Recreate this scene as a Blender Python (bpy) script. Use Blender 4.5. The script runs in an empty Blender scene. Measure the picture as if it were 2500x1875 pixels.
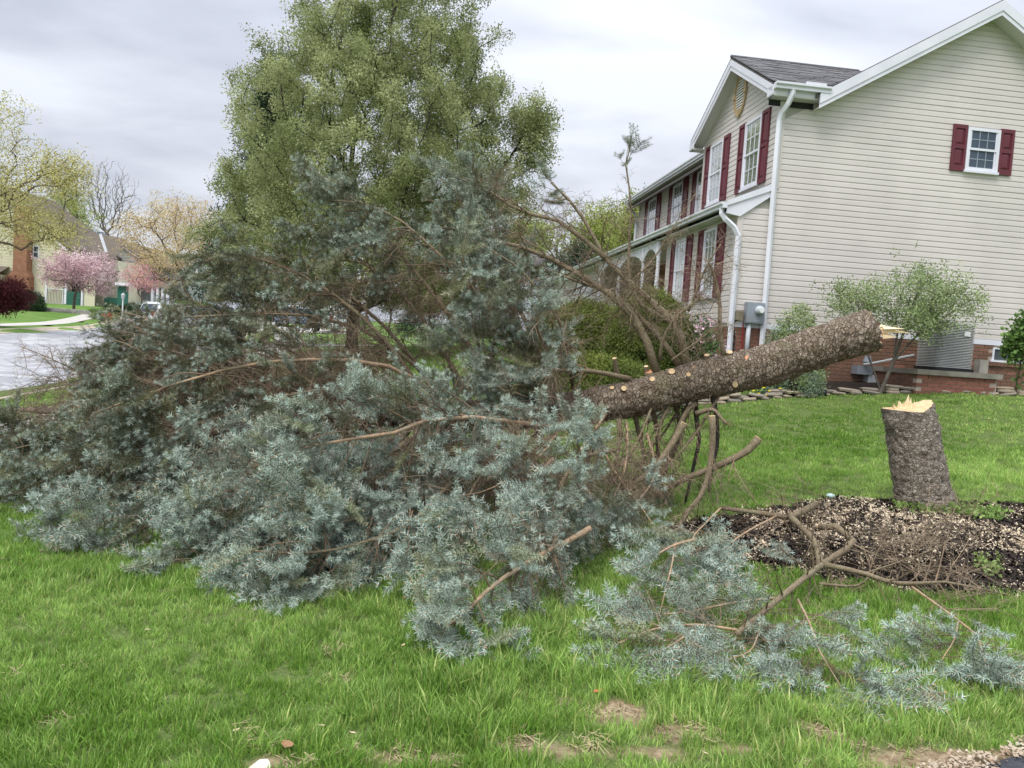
import bpy, math, random
import numpy as np
from mathutils import Matrix, Vector

rng = np.random.default_rng(7)
random.seed(7)
scene = bpy.context.scene
COL = scene.collection

# ------------------------------------------------------------------ camera, sky, sun, exposure
FPX, EYE = 1880.0, 1.6
PITCH, ROLL = math.atan(105 / 1880.0), math.atan(.067)
FW = np.array([0, math.cos(PITCH), -math.sin(PITCH)])
_r0 = np.array([1., 0, 0]); _u0 = np.cross(_r0, FW)
RT = _r0 * math.cos(ROLL) + _u0 * math.sin(ROLL)
UP = -_r0 * math.sin(ROLL) + _u0 * math.cos(ROLL)
CAM = np.array([0, 0, EYE])
cd = bpy.data.cameras.new('camera'); co = bpy.data.objects.new('camera', cd); COL.objects.link(co)
cd.sensor_width = 36; cd.lens = 36 * FPX / 2500; cd.clip_end = 3000; cd.clip_start = .05
m = Matrix((tuple(RT), tuple(UP), tuple(-FW))).transposed().to_4x4(); m.translation = Vector(CAM)
co.matrix_world = m
scene.camera = co

SUN_EL, SUN_AZ = math.radians(58), math.radians(215)       # soft sun behind thin cloud, behind and left of the viewer
world = bpy.data.worlds.new('World'); scene.world = world; world.use_nodes = True
nt = world.node_tree; nt.nodes.clear()
N = nt.nodes.new; Lk = nt.links.new
wo = N('ShaderNodeOutputWorld'); bg = N('ShaderNodeBackground'); bg.inputs[1].default_value = .1
sky = N('ShaderNodeTexSky'); sky.sky_type = 'NISHITA'; sky.sun_disc = False
sky.sun_elevation = SUN_EL; sky.sun_rotation = SUN_AZ; sky.air_density = 1.0; sky.dust_density = 3
tc = N('ShaderNodeTexCoord'); sep = N('ShaderNodeSeparateXYZ'); Lk(tc.outputs['Generated'], sep.inputs[0])
# cloud layer: project the direction on a plane overhead so that the bands flatten towards the horizon
ad = N('ShaderNodeMath'); ad.operation = 'MAXIMUM'; ad.inputs[1].default_value = 0; Lk(sep.outputs[2], ad.inputs[0])
ad2 = N('ShaderNodeMath'); ad2.operation = 'ADD'; ad2.inputs[1].default_value = .16; Lk(ad.outputs[0], ad2.inputs[0])
dv = N('ShaderNodeVectorMath'); dv.operation = 'DIVIDE'; cmb = N('ShaderNodeCombineXYZ')
for i in range(3): Lk(ad2.outputs[0], cmb.inputs[i])
Lk(tc.outputs['Generated'], dv.inputs[0]); Lk(cmb.outputs[0], dv.inputs[1])
mp = N('ShaderNodeMapping'); mp.inputs['Scale'].default_value = (.8, 1.1, .6); mp.inputs['Rotation'].default_value = (0, 0, .5)
Lk(dv.outputs[0], mp.inputs[0])
n1 = N('ShaderNodeTexNoise'); n1.inputs['Scale'].default_value = 1.25; n1.inputs['Detail'].default_value = 5; n1.inputs['Roughness'].default_value = .5; n1.inputs['Distortion'].default_value = .35
Lk(mp.outputs[0], n1.inputs['Vector'])
rp = N('ShaderNodeValToRGB'); e = rp.color_ramp.elements
e[0].position = .36; e[0].color = (3.0, 3.2, 3.75, 1); e[1].position = .62; e[1].color = (4.75, 5.0, 5.5, 1)
Lk(n1.outputs[0], rp.inputs[0])
# overcast sky: brighter towards the zenith
gr = N('ShaderNodeMapRange'); gr.inputs['From Min'].default_value = 0; gr.inputs['From Max'].default_value = 1
gr.inputs['To Min'].default_value = .98; gr.inputs['To Max'].default_value = 3.2; zp = N('ShaderNodeMath'); zp.operation = 'POWER'; zp.inputs[1].default_value = 2; Lk(ad.outputs[0], zp.inputs[0]); Lk(zp.outputs[0], gr.inputs[0])
mu = N('ShaderNodeVectorMath'); mu.operation = 'SCALE'; Lk(rp.outputs[0], mu.inputs[0]); Lk(gr.outputs[0], mu.inputs['Scale'])
mx = N('ShaderNodeMix'); mx.data_type = 'RGBA'; mx.inputs[0].default_value = .96
Lk(sky.outputs[0], mx.inputs[6]); Lk(mu.outputs[0], mx.inputs[7])
Lk(mx.outputs[2], bg.inputs[0]); Lk(bg.outputs[0], wo.inputs[0])

sd = bpy.data.lights.new('sun', 'SUN'); so = bpy.data.objects.new('sun', sd); COL.objects.link(so)
sd.energy = 1.5; sd.angle = math.radians(25); sd.color = (1, .96, .9)
sv = Vector((math.sin(SUN_AZ) * math.cos(SUN_EL), math.cos(SUN_AZ) * math.cos(SUN_EL), math.sin(SUN_EL)))
so.rotation_euler = sv.to_track_quat('Z', 'Y').to_euler()

vs = scene.view_settings
scene.display_settings.display_device = 'sRGB'
vs.view_transform = 'Standard'; vs.look = 'None'; vs.gamma = 1; vs.use_curve_mapping = False
vs.exposure = 0.8
scene.cycles.max_bounces = 5; scene.cycles.diffuse_bounces = 3; scene.cycles.transparent_max_bounces = 8
scene.cycles.glossy_bounces = 2; scene.cycles.transmission_bounces = 3

# ------------------------------------------------------------------ helpers
def ray(px, py): return FW + RT * (px - 1250) / FPX - UP * (py - 937.5) / FPX
def at_y(px, py, Y):
    d = ray(px, py); return CAM + d * (Y / d[1])
def at_plane(px, py, P0, n):
    d = ray(px, py); return CAM + d * (((np.array(P0) - CAM) @ n) / (d @ n))

# terrain: smooth surface through measured heights
CTRL = np.array([(0, 0, 0), (-3, 2, 0), (3, 2, 0), (-6, 3, -.02), (6, 4, .05), (-2, 5, 0), (1, 5, .02), (3, 5, .07), (3.9, 7.2, .28), (5.8, 7, .33),
    (0, 7.5, .12), (-3, 7.5, .03), (-5.8, 8.7, -.04), (-4, 12, .15), (0, 11, .42), (3.5, 12.3, .82), (4.6, 12.9, .98), (5.6, 13.1, 1.08), (6.9, 13.2, 1.2), (10, 14, 1.25),
    (8, 9, .75), (12, 8, .9), (0, 14.5, .65), (-4.4, 22, 1.0), (3.8, 14.5, 1.18), (2.8, 20, 1.35), (2, 30, 1.5), (5, 17, 1.3), (8, 20, 1.4), (-9.3, 14, .0), (-12, 30, .42),
    (-21.3, 32, .56), (-26, 48, .8), (-17, 12, -.02), (-20, 50, .85), (-10.4, 31, .6), (-8, 20, .35), (-9, 41, .85), (-33, 75, 2.25), (-48, 76, 2.25), (-25, 64, 1.5),
    (-20, 82, 2.1), (0, 62, 1.7), (30, 60, 2.2), (60, 110, 3), (-80, 110, 3.2), (-60, 32, .8), (-40, 42, 1.0), (-32, 14, .1), (-60, 0, -.3), (60, 0, .9), (0, -25, -.1), (-50, -30, -.3), (50, -30, .3), (30, 20, 1.4), (0, 150, 3.5), (-150, 60, 3), (150, 60, 3)], float)
_c2 = 6.0
def _phi(d2): return np.sqrt(d2 + _c2)
_A = _phi(((CTRL[:, None, :2] - CTRL[None, :, :2]) ** 2).sum(-1)) + np.eye(len(CTRL)) * -.02
_W = np.linalg.solve(_A, CTRL[:, 2] - .5)
def vnoise(x, y, scale, seed=0):
    x = np.asarray(x, float) * scale + seed * 17.3; y = np.asarray(y, float) * scale + seed * 9.1
    xi = np.floor(x).astype(int); yi = np.floor(y).astype(int); fx = x - xi; fy = y - yi
    fx = fx * fx * (3 - 2 * fx); fy = fy * fy * (3 - 2 * fy)
    def h(a, b):
        n = (a * 374761393 + b * 668265263 + seed * 974711) & 0x7fffffff
        n = (n ^ (n >> 13)) * 1274126177 & 0x7fffffff
        return ((n ^ (n >> 16)) & 0xffff) / 65535.0
    return (h(xi, yi) * (1 - fx) + h(xi + 1, yi) * fx) * (1 - fy) + (h(xi, yi + 1) * (1 - fx) + h(xi + 1, yi + 1) * fx) * fy
MULCH = (4.05, 6.28, 2.75, 1.1)
def mulch_r(x, y):
    dx = (x - MULCH[0]) / MULCH[2]; dy = (y - MULCH[1] - .05 * (x - MULCH[0])) / MULCH[3]
    return np.sqrt(dx * dx + dy * dy) + .12 * (vnoise(x, y, 1.7, 3) - .5)
def gz(x, y):
    x = np.asarray(x, float); y = np.asarray(y, float); s = x.shape
    xf = np.clip(x.ravel(), -160, 160); yf = np.clip(y.ravel(), -60, 160)
    z = np.zeros(len(xf))
    for i in range(0, len(xf), 20000):
        d2 = (xf[i:i + 20000, None] - CTRL[None, :, 0]) ** 2 + (yf[i:i + 20000, None] - CTRL[None, :, 1]) ** 2
        z[i:i + 20000] = _phi(d2) @ _W
    fade = np.exp(-((xf / 9) ** 2 + ((yf - 5) / 9) ** 2)); z += .5 + fade * ((vnoise(xf, yf, .8, 1) - .5) * .05 + (vnoise(xf, yf, 3.1, 2) - .5) * .02)
    mr = mulch_r(xf, yf)
    z += .07 * np.clip(1.1 - mr, 0, 1)
    return z.reshape(s)
def g1(x, y): return float(gz(np.array([x]), np.array([y]))[0])
def at_ground(px, py, h=0.0):
    d = ray(px, py); t = 1.0
    for _ in range(400):
        p = CAM + d * t
        gap = p[2] - h - g1(p[0], p[1])
        if gap < .003: break
        t += max(gap * .6 / max(-d[2], .15), .01) if t < 200 else 1
    return CAM + d * t

class MB:
    def __init__(s): s.v = []; s.f = []; s.n = 0
    def add(s, V, F):
        V = np.asarray(V, float).reshape(-1, 3); F = np.asarray(F, int)
        s.v.append(V); s.f.append(F + s.n); s.n += len(V); return s
    def box(s, x0, x1, y0, y1, z0, z1, fr=None):
        V = np.array([(x, y, z) for x in (x0, x1) for y in (y0, y1) for z in (z0, z1)], float)
        if fr is not None: V = fr[0] + V @ np.array(fr[1])
        return s.add(V, [(0, 1, 3, 2), (4, 6, 7, 5), (0, 4, 5, 1), (2, 3, 7, 6), (0, 2, 6, 4), (1, 5, 7, 3)])
    def prism(s, poly, d, fr=None, caps=True):
        """poly: points (3D) in order; d: extrusion vector"""
        P = np.asarray(poly, float); n = len(P); V = np.vstack([P, P + np.asarray(d, float)])
        if fr is not None: V = fr[0] + V @ np.array(fr[1])
        b = s.n; s.v.append(V); s.n += 2 * n
        s.f.append(np.array([(i, (i + 1) % n, n + (i + 1) % n, n + i) for i in range(n)]) + b)
        if caps: s.f.append([list(b + np.arange(n))[::-1], list(b + n + np.arange(n))])
        return s
    def tubes(s, P, R, sides=3, caps=False):
        """P: (n,k,3) R: (n,k)"""
        P = np.asarray(P, float); R = np.asarray(R, float)
        n, k, _ = P.shape
        T = np.empty_like(P); T[:, 1:-1] = P[:, 2:] - P[:, :-2]; T[:, 0] = P[:, 1] - P[:, 0]; T[:, -1] = P[:, -1] - P[:, -2]
        T /= np.linalg.norm(T, axis=2, keepdims=True) + 1e-9
        ov = P[:, -1] - P[:, 0]; ax = np.eye(3)[np.argmin(np.abs(ov), axis=1)]
        A = np.cross(T, ax[:, None, :]); A /= np.linalg.norm(A, axis=2, keepdims=True) + 1e-9
        B = np.cross(T, A)
        th = np.arange(sides) * 2 * np.pi / sides
        V = P[:, :, None] + R[:, :, None, None] * (A[:, :, None] * np.cos(th)[None, None, :, None] + B[:, :, None] * np.sin(th)[None, None, :, None])
        idx = np.arange(n * k * sides).reshape(n, k, sides)
        a = idx[:, :-1]; b = np.roll(a, -1, 2); d = idx[:, 1:]; c = np.roll(d, -1, 2)
        F = np.stack([a, b, c, d], -1).reshape(-1, 4)
        base = s.n; s.add(V.reshape(-1, 3), F)
        if caps:
            for i in range(n):
                s.f.append([list(base + idx[i, 0])[::-1], list(base + idx[i, -1])])
        return s
    def tube(s, pts, r, sides=6, caps=True):
        pts = np.asarray(pts, float); r = np.broadcast_to(np.asarray(r, float), (len(pts),))
        return s.tubes(pts[None], r[None], sides, caps)
    def lathe(s, prof, c=(0, 0, 0), axis=None, sides=16):
        """prof: list of (r, h) along axis"""
        axis = np.array([0, 0, 1.]) if axis is None else np.asarray(axis, float) / np.linalg.norm(axis)
        return s.tubes(np.array([[np.asarray(c) + axis * h for r, h in prof]]), np.array([[max(r, 1e-4) for r, h in prof]]), sides, True)
    def mesh(s, name, smooth=False):
        me = bpy.data.meshes.new(name)
        if not s.v: return me
        V = np.vstack(s.v); L = []; T = []
        for F in s.f:
            if isinstance(F, np.ndarray): L.append(F.ravel()); T.append(np.full(len(F), F.shape[1]))
            else:
                for q in F: L.append(np.array(q)); T.append(np.array([len(q)]))
        L = np.concatenate(L); T = np.concatenate(T)
        me.vertices.add(len(V)); me.vertices.foreach_set('co', V.ravel())
        me.loops.add(len(L)); me.loops.foreach_set('vertex_index', L)
        me.polygons.add(len(T)); st = np.zeros(len(T), int); st[1:] = np.cumsum(T)[:-1]
        me.polygons.foreach_set('loop_start', st); me.polygons.foreach_set('loop_total', T)
        me.update(calc_edges=True); me.validate()
        me.polygons.foreach_set('use_smooth', [smooth] * len(me.polygons))
        return me
    def build(s, name, mat, parent=None, smooth=False, origin=None, **kw):
        if origin is not None: s.v = [v - np.asarray(origin) for v in s.v]
        return link(name, s.mesh(name, smooth), mat, parent, loc=origin, **kw)

def link(name, me, mat=None, parent=None, loc=None, label=None, cat=None, group=None, kind=None):
    o = bpy.data.objects.new(name, me); COL.objects.link(o)
    if mat is not None and me is not None and len(me.materials) == 0: me.materials.append(mat)
    if loc is not None: o.location = Vector(loc)
    if parent is not None:
        o.parent = parent
        if loc is not None:
            o.location = Vector(loc) - absloc(parent)
        else: o.location = -absloc(parent)
    tag(o, label, cat, group, kind); return o
def absloc(o):
    v = Vector(o.location); p = o.parent
    while p is not None: v += Vector(p.location); p = p.parent
    return v
def tag(o, label=None, cat=None, group=None, kind=None):
    if label: o['label'] = label
    if cat: o['category'] = cat
    if group: o['group'] = group
    if kind: o['kind'] = kind
def thing(name, label, cat, loc=(0, 0, 0), group=None):
    return link(name, None, None, None, loc, label, cat, group)

# ---- materials
def mat(name, c1, c2=None, scale=6., rough=.8, bump=0., bscale=None, rnd=False, spec=.3, detail=5, trans=0., c3=None, metal=0, stretch=None, tone=False, vor=False, ramp=(.35, .65), bdist=.02, rndv=0.):
    m = bpy.data.materials.new(name); m.use_nodes = True; nt = m.node_tree; nd = nt.nodes; lk = nt.links.new
    p = nd['Principled BSDF']; p.inputs['Roughness'].default_value = rough; p.inputs['Specular IOR Level'].default_value = spec; p.inputs['Metallic'].default_value = metal
    c1 = tuple(c1) + (1,); colsock = None
    tcn = nd.new('ShaderNodeTexCoord'); vec = tcn.outputs['Object']
    if stretch:
        mpn = nd.new('ShaderNodeMapping'); mpn.inputs['Scale'].default_value = stretch; lk(vec, mpn.inputs[0]); vec = mpn.outputs[0]
    if c2 is not None:
        mxn = nd.new('ShaderNodeMix'); mxn.data_type = 'RGBA'; mxn.inputs[6].default_value = c1; mxn.inputs[7].default_value = tuple(c2) + (1,)
        if tone:
            at = nd.new('ShaderNodeAttribute'); at.attribute_type = 'INSTANCER'; at.attribute_name = 'tone'; lk(at.outputs['Fac'], mxn.inputs[0])
        elif rnd:
            oi = nd.new('ShaderNodeObjectInfo'); lk(oi.outputs['Random'], mxn.inputs[0])
        else:
            ns = nd.new('ShaderNodeTexNoise'); ns.inputs['Scale'].default_value = scale; ns.inputs['Detail'].default_value = detail; lk(vec, ns.inputs['Vector'])
            mr = nd.new('ShaderNodeMapRange'); mr.inputs[1].default_value = ramp[0]; mr.inputs[2].default_value = ramp[1]; lk(ns.outputs[0], mr.inputs[0]); lk(mr.outputs[0], mxn.inputs[0])
        colsock = mxn.outputs[2]
    if c3 is not None and colsock is not None:
        mx2 = nd.new('ShaderNodeMix'); mx2.data_type = 'RGBA'; mx2.inputs[7].default_value = tuple(c3) + (1,); lk(colsock, mx2.inputs[6])
        ns = nd.new('ShaderNodeTexNoise'); ns.inputs['Scale'].default_value = scale * .37 + 1.3; ns.inputs['Detail'].default_value = 4; lk(vec, ns.inputs['Vector'])
        mr = nd.new('ShaderNodeMapRange'); mr.inputs[1].default_value = .48; mr.inputs[2].default_value = .62; lk(ns.outputs[0], mr.inputs[0]); lk(mr.outputs[0], mx2.inputs[0])
        colsock = mx2.outputs[2]
    if rndv and colsock is not None:
        oi = nd.new('ShaderNodeObjectInfo'); hv = nd.new('ShaderNodeHueSaturation'); mr = nd.new('ShaderNodeMapRange')
        mr.inputs[3].default_value = 1 - rndv; mr.inputs[4].default_value = 1 + rndv; lk(oi.outputs['Random'], mr.inputs[0]); lk(mr.outputs[0], hv.inputs['Value']); lk(colsock, hv.inputs['Color']); colsock = hv.outputs[0]
    if colsock: lk(colsock, p.inputs['Base Color'])
    else: p.inputs['Base Color'].default_value = c1
    if bump:
        bn = nd.new('ShaderNodeBump'); bn.inputs['Strength'].default_value = bump; bn.inputs['Distance'].default_value = bdist
        if vor:
            t = nd.new('ShaderNodeTexVoronoi'); t.feature = 'DISTANCE_TO_EDGE'; t.inputs['Scale'].default_value = bscale
            mr = nd.new('ShaderNodeMapRange'); mr.inputs[2].default_value = .12; lk(t.outputs[0], mr.inputs[0]); h = mr.outputs[0]
        else:
            t = nd.new('ShaderNodeTexNoise'); t.inputs['Scale'].default_value = bscale or scale * 3; t.inputs['Detail'].default_value = 6; h = t.outputs[0]
        lk(vec, t.inputs['Vector']); lk(h, bn.inputs['Height']); lk(bn.outputs[0], p.inputs['Normal'])
    if trans:
        tr = nd.new('ShaderNodeBsdfTranslucent'); ms = nd.new('ShaderNodeMixShader'); ms.inputs[0].default_value = trans
        if colsock: lk(colsock, tr.inputs[0])
        else: tr.inputs[0].default_value = c1
        out = nd['Material Output']; lk(p.outputs[0], ms.inputs[1]); lk(tr.outputs[0], ms.inputs[2]); lk(ms.outputs[0], out.inputs[0])
    return m

def bark_mat(name, dark, mid, light, s=1.0, moss=None, stretch=(1, 1, .45), bump=1.0):
    m = bpy.data.materials.new(name); m.use_nodes = True; nt = m.node_tree; nd = nt.nodes; lk = nt.links.new
    p = nd['Principled BSDF']; p.inputs['Roughness'].default_value = .9; p.inputs['Specular IOR Level'].default_value = .2
    tcn = nd.new('ShaderNodeTexCoord'); mpn = nd.new('ShaderNodeMapping'); mpn.inputs['Scale'].default_value = stretch; lk(tcn.outputs['Object'], mpn.inputs[0])
    ds = nd.new('ShaderNodeTexNoise'); ds.inputs['Scale'].default_value = 9 * s; ds.inputs['Detail'].default_value = 4; lk(mpn.outputs[0], ds.inputs['Vector'])
    av = nd.new('ShaderNodeVectorMath'); av.operation = 'MULTIPLY_ADD'; lk(ds.outputs['Color'], av.inputs[0]); av.inputs[1].default_value = (.07 / s,) * 3; lk(mpn.outputs[0], av.inputs[2])
    v = nd.new('ShaderNodeTexVoronoi'); v.feature = 'DISTANCE_TO_EDGE'; v.inputs['Scale'].default_value = 30 * s; lk(av.outputs[0], v.inputs['Vector'])
    v2 = nd.new('ShaderNodeTexVoronoi'); v2.inputs['Scale'].default_value = 30 * s; lk(av.outputs[0], v2.inputs['Vector'])
    v3 = nd.new('ShaderNodeTexVoronoi'); v3.feature = 'DISTANCE_TO_EDGE'; v3.inputs['Scale'].default_value = 75 * s; lk(av.outputs[0], v3.inputs['Vector'])
    mr = nd.new('ShaderNodeMapRange'); mr.inputs[2].default_value = .13; mr.inputs[3].default_value = .22; lk(v.outputs['Distance'], mr.inputs[0])
    mr3 = nd.new('ShaderNodeMapRange'); mr3.inputs[2].default_value = .2; lk(v3.outputs['Distance'], mr3.inputs[0])
    fn = nd.new('ShaderNodeTexNoise'); fn.inputs['Scale'].default_value = 60 * s; fn.inputs['Detail'].default_value = 5; lk(mpn.outputs[0], fn.inputs['Vector'])
    # plate colours: mid to light by cell, dark in the cracks
    sx = nd.new('ShaderNodeSeparateColor'); lk(v2.outputs['Color'], sx.inputs[0])
    a = nd.new('ShaderNodeMix'); a.data_type = 'RGBA'; a.inputs[6].default_value = tuple(mid) + (1,); a.inputs[7].default_value = tuple(light) + (1,)
    am = nd.new('ShaderNodeMath'); am.operation = 'MULTIPLY'; lk(sx.outputs[0], am.inputs[0]); lk(fn.outputs[0], am.inputs[1]); am2 = nd.new('ShaderNodeMath'); am2.operation = 'MULTIPLY'; am2.inputs[1].default_value = 1.7; lk(am.outputs[0], am2.inputs[0]); am2.use_clamp = True
    lk(am2.outputs[0], a.inputs[0])
    b = nd.new('ShaderNodeMix'); b.data_type = 'RGBA'; b.inputs[6].default_value = tuple(dark) + (1,); lk(a.outputs[2], b.inputs[7])
    mm = nd.new('ShaderNodeMath'); mm.operation = 'MULTIPLY'; lk(mr.outputs[0], mm.inputs[0])
    mq = nd.new('ShaderNodeMapRange'); mq.inputs[3].default_value = .55; lk(mr3.outputs[0], mq.inputs[0]); lk(mq.outputs[0], mm.inputs[1]); lk(mm.outputs[0], b.inputs[0])
    col = b.outputs[2]
    if moss:
        ln = nd.new('ShaderNodeTexNoise'); ln.inputs['Scale'].default_value = 3.1; ln.inputs['Detail'].default_value = 8; ln.inputs['Roughness'].default_value = .65; lk(tcn.outputs['Object'], ln.inputs['Vector'])
        lr = nd.new('ShaderNodeMapRange'); lr.inputs[1].default_value = .55; lr.inputs[2].default_value = .7; lk(ln.outputs[0], lr.inputs[0])
        c = nd.new('ShaderNodeMix'); c.data_type = 'RGBA'; lk(lr.outputs[0], c.inputs[0]); lk(col, c.inputs[6]); c.inputs[7].default_value = tuple(moss) + (1,); col = c.outputs[2]
    lk(col, p.inputs['Base Color'])
    hs = nd.new('ShaderNodeMath'); hs.operation = 'MULTIPLY_ADD'; lk(mm.outputs[0], hs.inputs[0]); hs.inputs[1].default_value = 1.0; lk(fn.outputs[0], hs.inputs[2])
    hh = nd.new('ShaderNodeMath'); hh.operation = 'MULTIPLY_ADD'; lk(sx.outputs[1], hh.inputs[0]); hh.inputs[1].default_value = .5; lk(hs.outputs[0], hh.inputs[2])
    bn = nd.new('ShaderNodeBump'); bn.inputs['Strength'].default_value = bump; bn.inputs['Distance'].default_value = .02 / s; lk(hh.outputs[0], bn.inputs['Height']); lk(bn.outputs[0], p.inputs['Normal'])
    return m

def glass_mat(name, tint=(.85, .9, .9), fac=.06):
    m = bpy.data.materials.new(name); m.use_nodes = True; nd = m.node_tree.nodes; lk = m.node_tree.links.new; nd.remove(nd['Principled BSDF'])
    t = nd.new('ShaderNodeBsdfTransparent'); t.inputs[0].default_value = tuple(tint) + (1,); g = nd.new('ShaderNodeBsdfGlossy'); g.inputs['Roughness'].default_value = .04
    f = nd.new('ShaderNodeFresnel'); f.inputs[0].default_value = 1.35; ad = nd.new('ShaderNodeMath'); ad.operation = 'MULTIPLY_ADD'; ad.inputs[1].default_value = .5; ad.inputs[2].default_value = fac; ad.use_clamp = True; lk(f.outputs[0], ad.inputs[0])
    ms = nd.new('ShaderNodeMixShader'); lk(ad.outputs[0], ms.inputs[0]); lk(t.outputs[0], ms.inputs[1]); lk(g.outputs[0], ms.inputs[2]); lk(ms.outputs[0], nd['Material Output'].inputs[0]); return m

MT = dict(
    siding=mat('vinyl_siding', (.66, .61, .575), (.59, .545, .515), scale=1.1, rough=.55, c3=None, rndv=.03, stretch=(1, 1, .5), detail=8),
    wallback=mat('wall_backing', (.42, .40, .35)),
    trim=mat('white_trim', (.76, .76, .83), (.69, .69, .76), scale=2, rough=.4),
    gutter=mat('white_aluminium', (.77, .78, .84), (.68, .69, .74), scale=1.5, rough=.35),
    soffit=mat('soffit', (.62, .62, .58), rough=.5),
    maroon=mat('maroon_shutter', (.145, .034, .046), (.12, .028, .038), scale=5, rough=.45),
    brick=mat('brick', (.27, .125, .09), (.18, .09, .065), rnd=True, rough=.9, bump=.4, bscale=60),
    brickbrown=mat('brick_brown', (.24, .125, .085), (.15, .085, .06), rnd=True, rough=.9, bump=.4, bscale=60),
    brickred=mat('brick_red', (.31, .125, .09), (.21, .09, .065), rnd=True, rough=.9, bump=.4, bscale=60),
    mortar=mat('mortar', (.46, .38, .32), (.36, .30, .25), scale=14, rough=.95, bump=.3, bscale=90),
    brickfar=mat('brick_far', (.33, .16, .10), (.26, .12, .08), scale=3, rough=.9),
    shingle=mat('asphalt_shingle', (.165, .16, .165), (.10, .098, .102), rnd=True, rough=.95, bump=.5, bscale=120),
    roofing=mat('roofing', (.13, .115, .11), (.10, .09, .085), scale=20, rough=.95),
    roofbrown=mat('brown_roofing', (.145, .12, .095), (.11, .09, .07), scale=4, rough=.95),
    glass=glass_mat('window_glass'),
    darkglass=mat('dark_glass', (.07, .095, .13), (.05, .07, .10), scale=2, rough=.25, spec=.25),
    curtain=mat('green_curtain', (.62, .68, .48), (.40, .46, .30), scale=3, stretch=(14, 14, .3), rough=.9),
    lace=mat('lace_curtain', (.42, .48, .42), (.22, .26, .23), scale=3, stretch=(10, 10, .4), rough=.9),
    darkroom=mat('dark_room', (.07, .085, .10), (.045, .055, .07), scale=2, rough=.6),
    vent=mat('tan_vent', (.50, .38, .23), (.42, .31, .18), scale=5, rough=.6),
    louver=mat('white_louver', (.78, .76, .7), rough=.5),
    concrete=mat('concrete', (.40, .37, .32), (.30, .28, .25), scale=5, rough=.9, bump=.3, bscale=50),
    slab=mat('aged_slab', (.30, .28, .24), (.20, .18, .15), scale=4, rough=.9, bump=.3, bscale=60),
    walk=mat('sidewalk', (.50, .475, .43), (.42, .40, .365), scale=1.3, rough=.9),
    curb=mat('curb', (.48, .41, .31), (.40, .34, .26), scale=1.7, rough=.9),
    asphalt=mat('asphalt', (.34, .34, .36), (.27, .27, .29), scale=1.1, rough=.95, bump=.2, bscale=60, detail=9, c3=(.44, .44, .45)),
    blacktop=mat('blacktop', (.07, .075, .09), (.05, .05, .06), scale=30, rough=.9, bump=.6, bscale=140),
    metal=mat('grey_metal', (.33, .36, .41), (.28, .31, .35), scale=4, rough=.45, metal=.3),
    hvac=mat('hvac_metal', (.58, .58, .55), (.50, .50, .48), scale=3, rough=.5, metal=.2),
    black=mat('black_plastic', (.02, .02, .022), rough=.5),
    darkgap=mat('dark_recess', (.035, .035, .035), rough=.8),
    rust=mat('brown_box', (.22, .19, .13), (.17, .14, .10), scale=12, rough=.8),
    red=mat('red_paint', (.3, .03, .03), rough=.6),
    pvc=mat('grey_conduit', (.50, .53, .56), rough=.4),
    stone=mat('flat_stone', (.42, .34, .25), (.26, .23, .20), rnd=True, rough=.9, bump=.6, bscale=14),
    stonegrey=mat('grey_stone', (.36, .34, .31), (.24, .23, .22), rnd=True, rough=.9, bump=.6, bscale=14),
    soil=mat('dark_mulch', (.045, .032, .024), (.02, .015, .012), scale=25, rough=1, bump=1, bscale=60),
    wood=mat('fresh_wood', (.72, .54, .32), (.56, .38, .20), scale=14, rough=.75, bump=.5, bscale=60, stretch=(1, 1, 6)),
    woodpale=mat('pale_splinter', (.86, .70, .46), (.78, .58, .34), scale=20, rough=.75),
    woodred=mat('resin_wood', (.52, .20, .11), (.62, .34, .17), scale=22, rough=.6),
    trunkbark=bark_mat('spruce_bark', (.085, .058, .038), (.29, .215, .15), (.60, .50, .40), 1.0, moss=(.24, .21, .12)),
    stumpbark=bark_mat('stump_bark', (.14, .11, .085), (.42, .35, .28), (.66, .59, .50), .95, stretch=(1, 1, 1.25)),
    limbbark=bark_mat('limb_bark', (.09, .065, .04), (.27, .21, .13), (.42, .35, .24), 2.6, moss=(.27, .26, .15), stretch=(1, 1, 1), bump=.5),
    tanbark=mat('tan_bark', (.50, .34, .21), (.30, .21, .135), scale=18, rough=.85, bump=.5, bscale=90, c3=(.36, .28, .19)),
    twig=mat('brown_twig', (.25, .175, .11), (.13, .10, .07), scale=7, rough=.9),
    deadtwig=mat('dead_twig', (.33, .25, .165), (.14, .11, .08), rnd=True, rough=.9),
    bud=mat('tan_bud', (.42, .28, .17), rough=.8),
    darkbark=mat('dark_bark', (.055, .045, .038), (.03, .026, .022), scale=8, rough=.95, bump=.5),
    greybark=mat('grey_bark', (.16, .14, .12), (.10, .085, .075), scale=8, rough=.95),
    brownbark=mat('brown_bark', (.15, .11, .075), (.09, .07, .05), scale=8, rough=.95),
    white=mat('white_paint', (.78, .78, .78), rough=.4), carblack=mat('tyre', (.02, .02, .02), rough=.7),
    carwhite=mat('car_white', (.72, .74, .76), rough=.2, spec=.5), cardark=mat('car_grey', (.10, .11, .13), rough=.2, spec=.5), carblue=mat('car_blue', (.20, .26, .36), rough=.2, spec=.5),
    carglass=mat('car_glass', (.03, .04, .055), rough=.08, spec=.6), taillight=mat('tail_light', (.35, .02, .02), rough=.2), chrome=mat('wheel_metal', (.4, .4, .42), rough=.3, metal=.6),
    creamwall=mat('cream_siding', (.66, .62, .46), (.60, .56, .42), scale=1, rough=.6), greywall=mat('grey_siding', (.42, .43, .43), (.38, .39, .39), scale=1, rough=.6),
    green=mat('green_paint', (.03, .12, .09), rough=.5),
)

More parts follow.
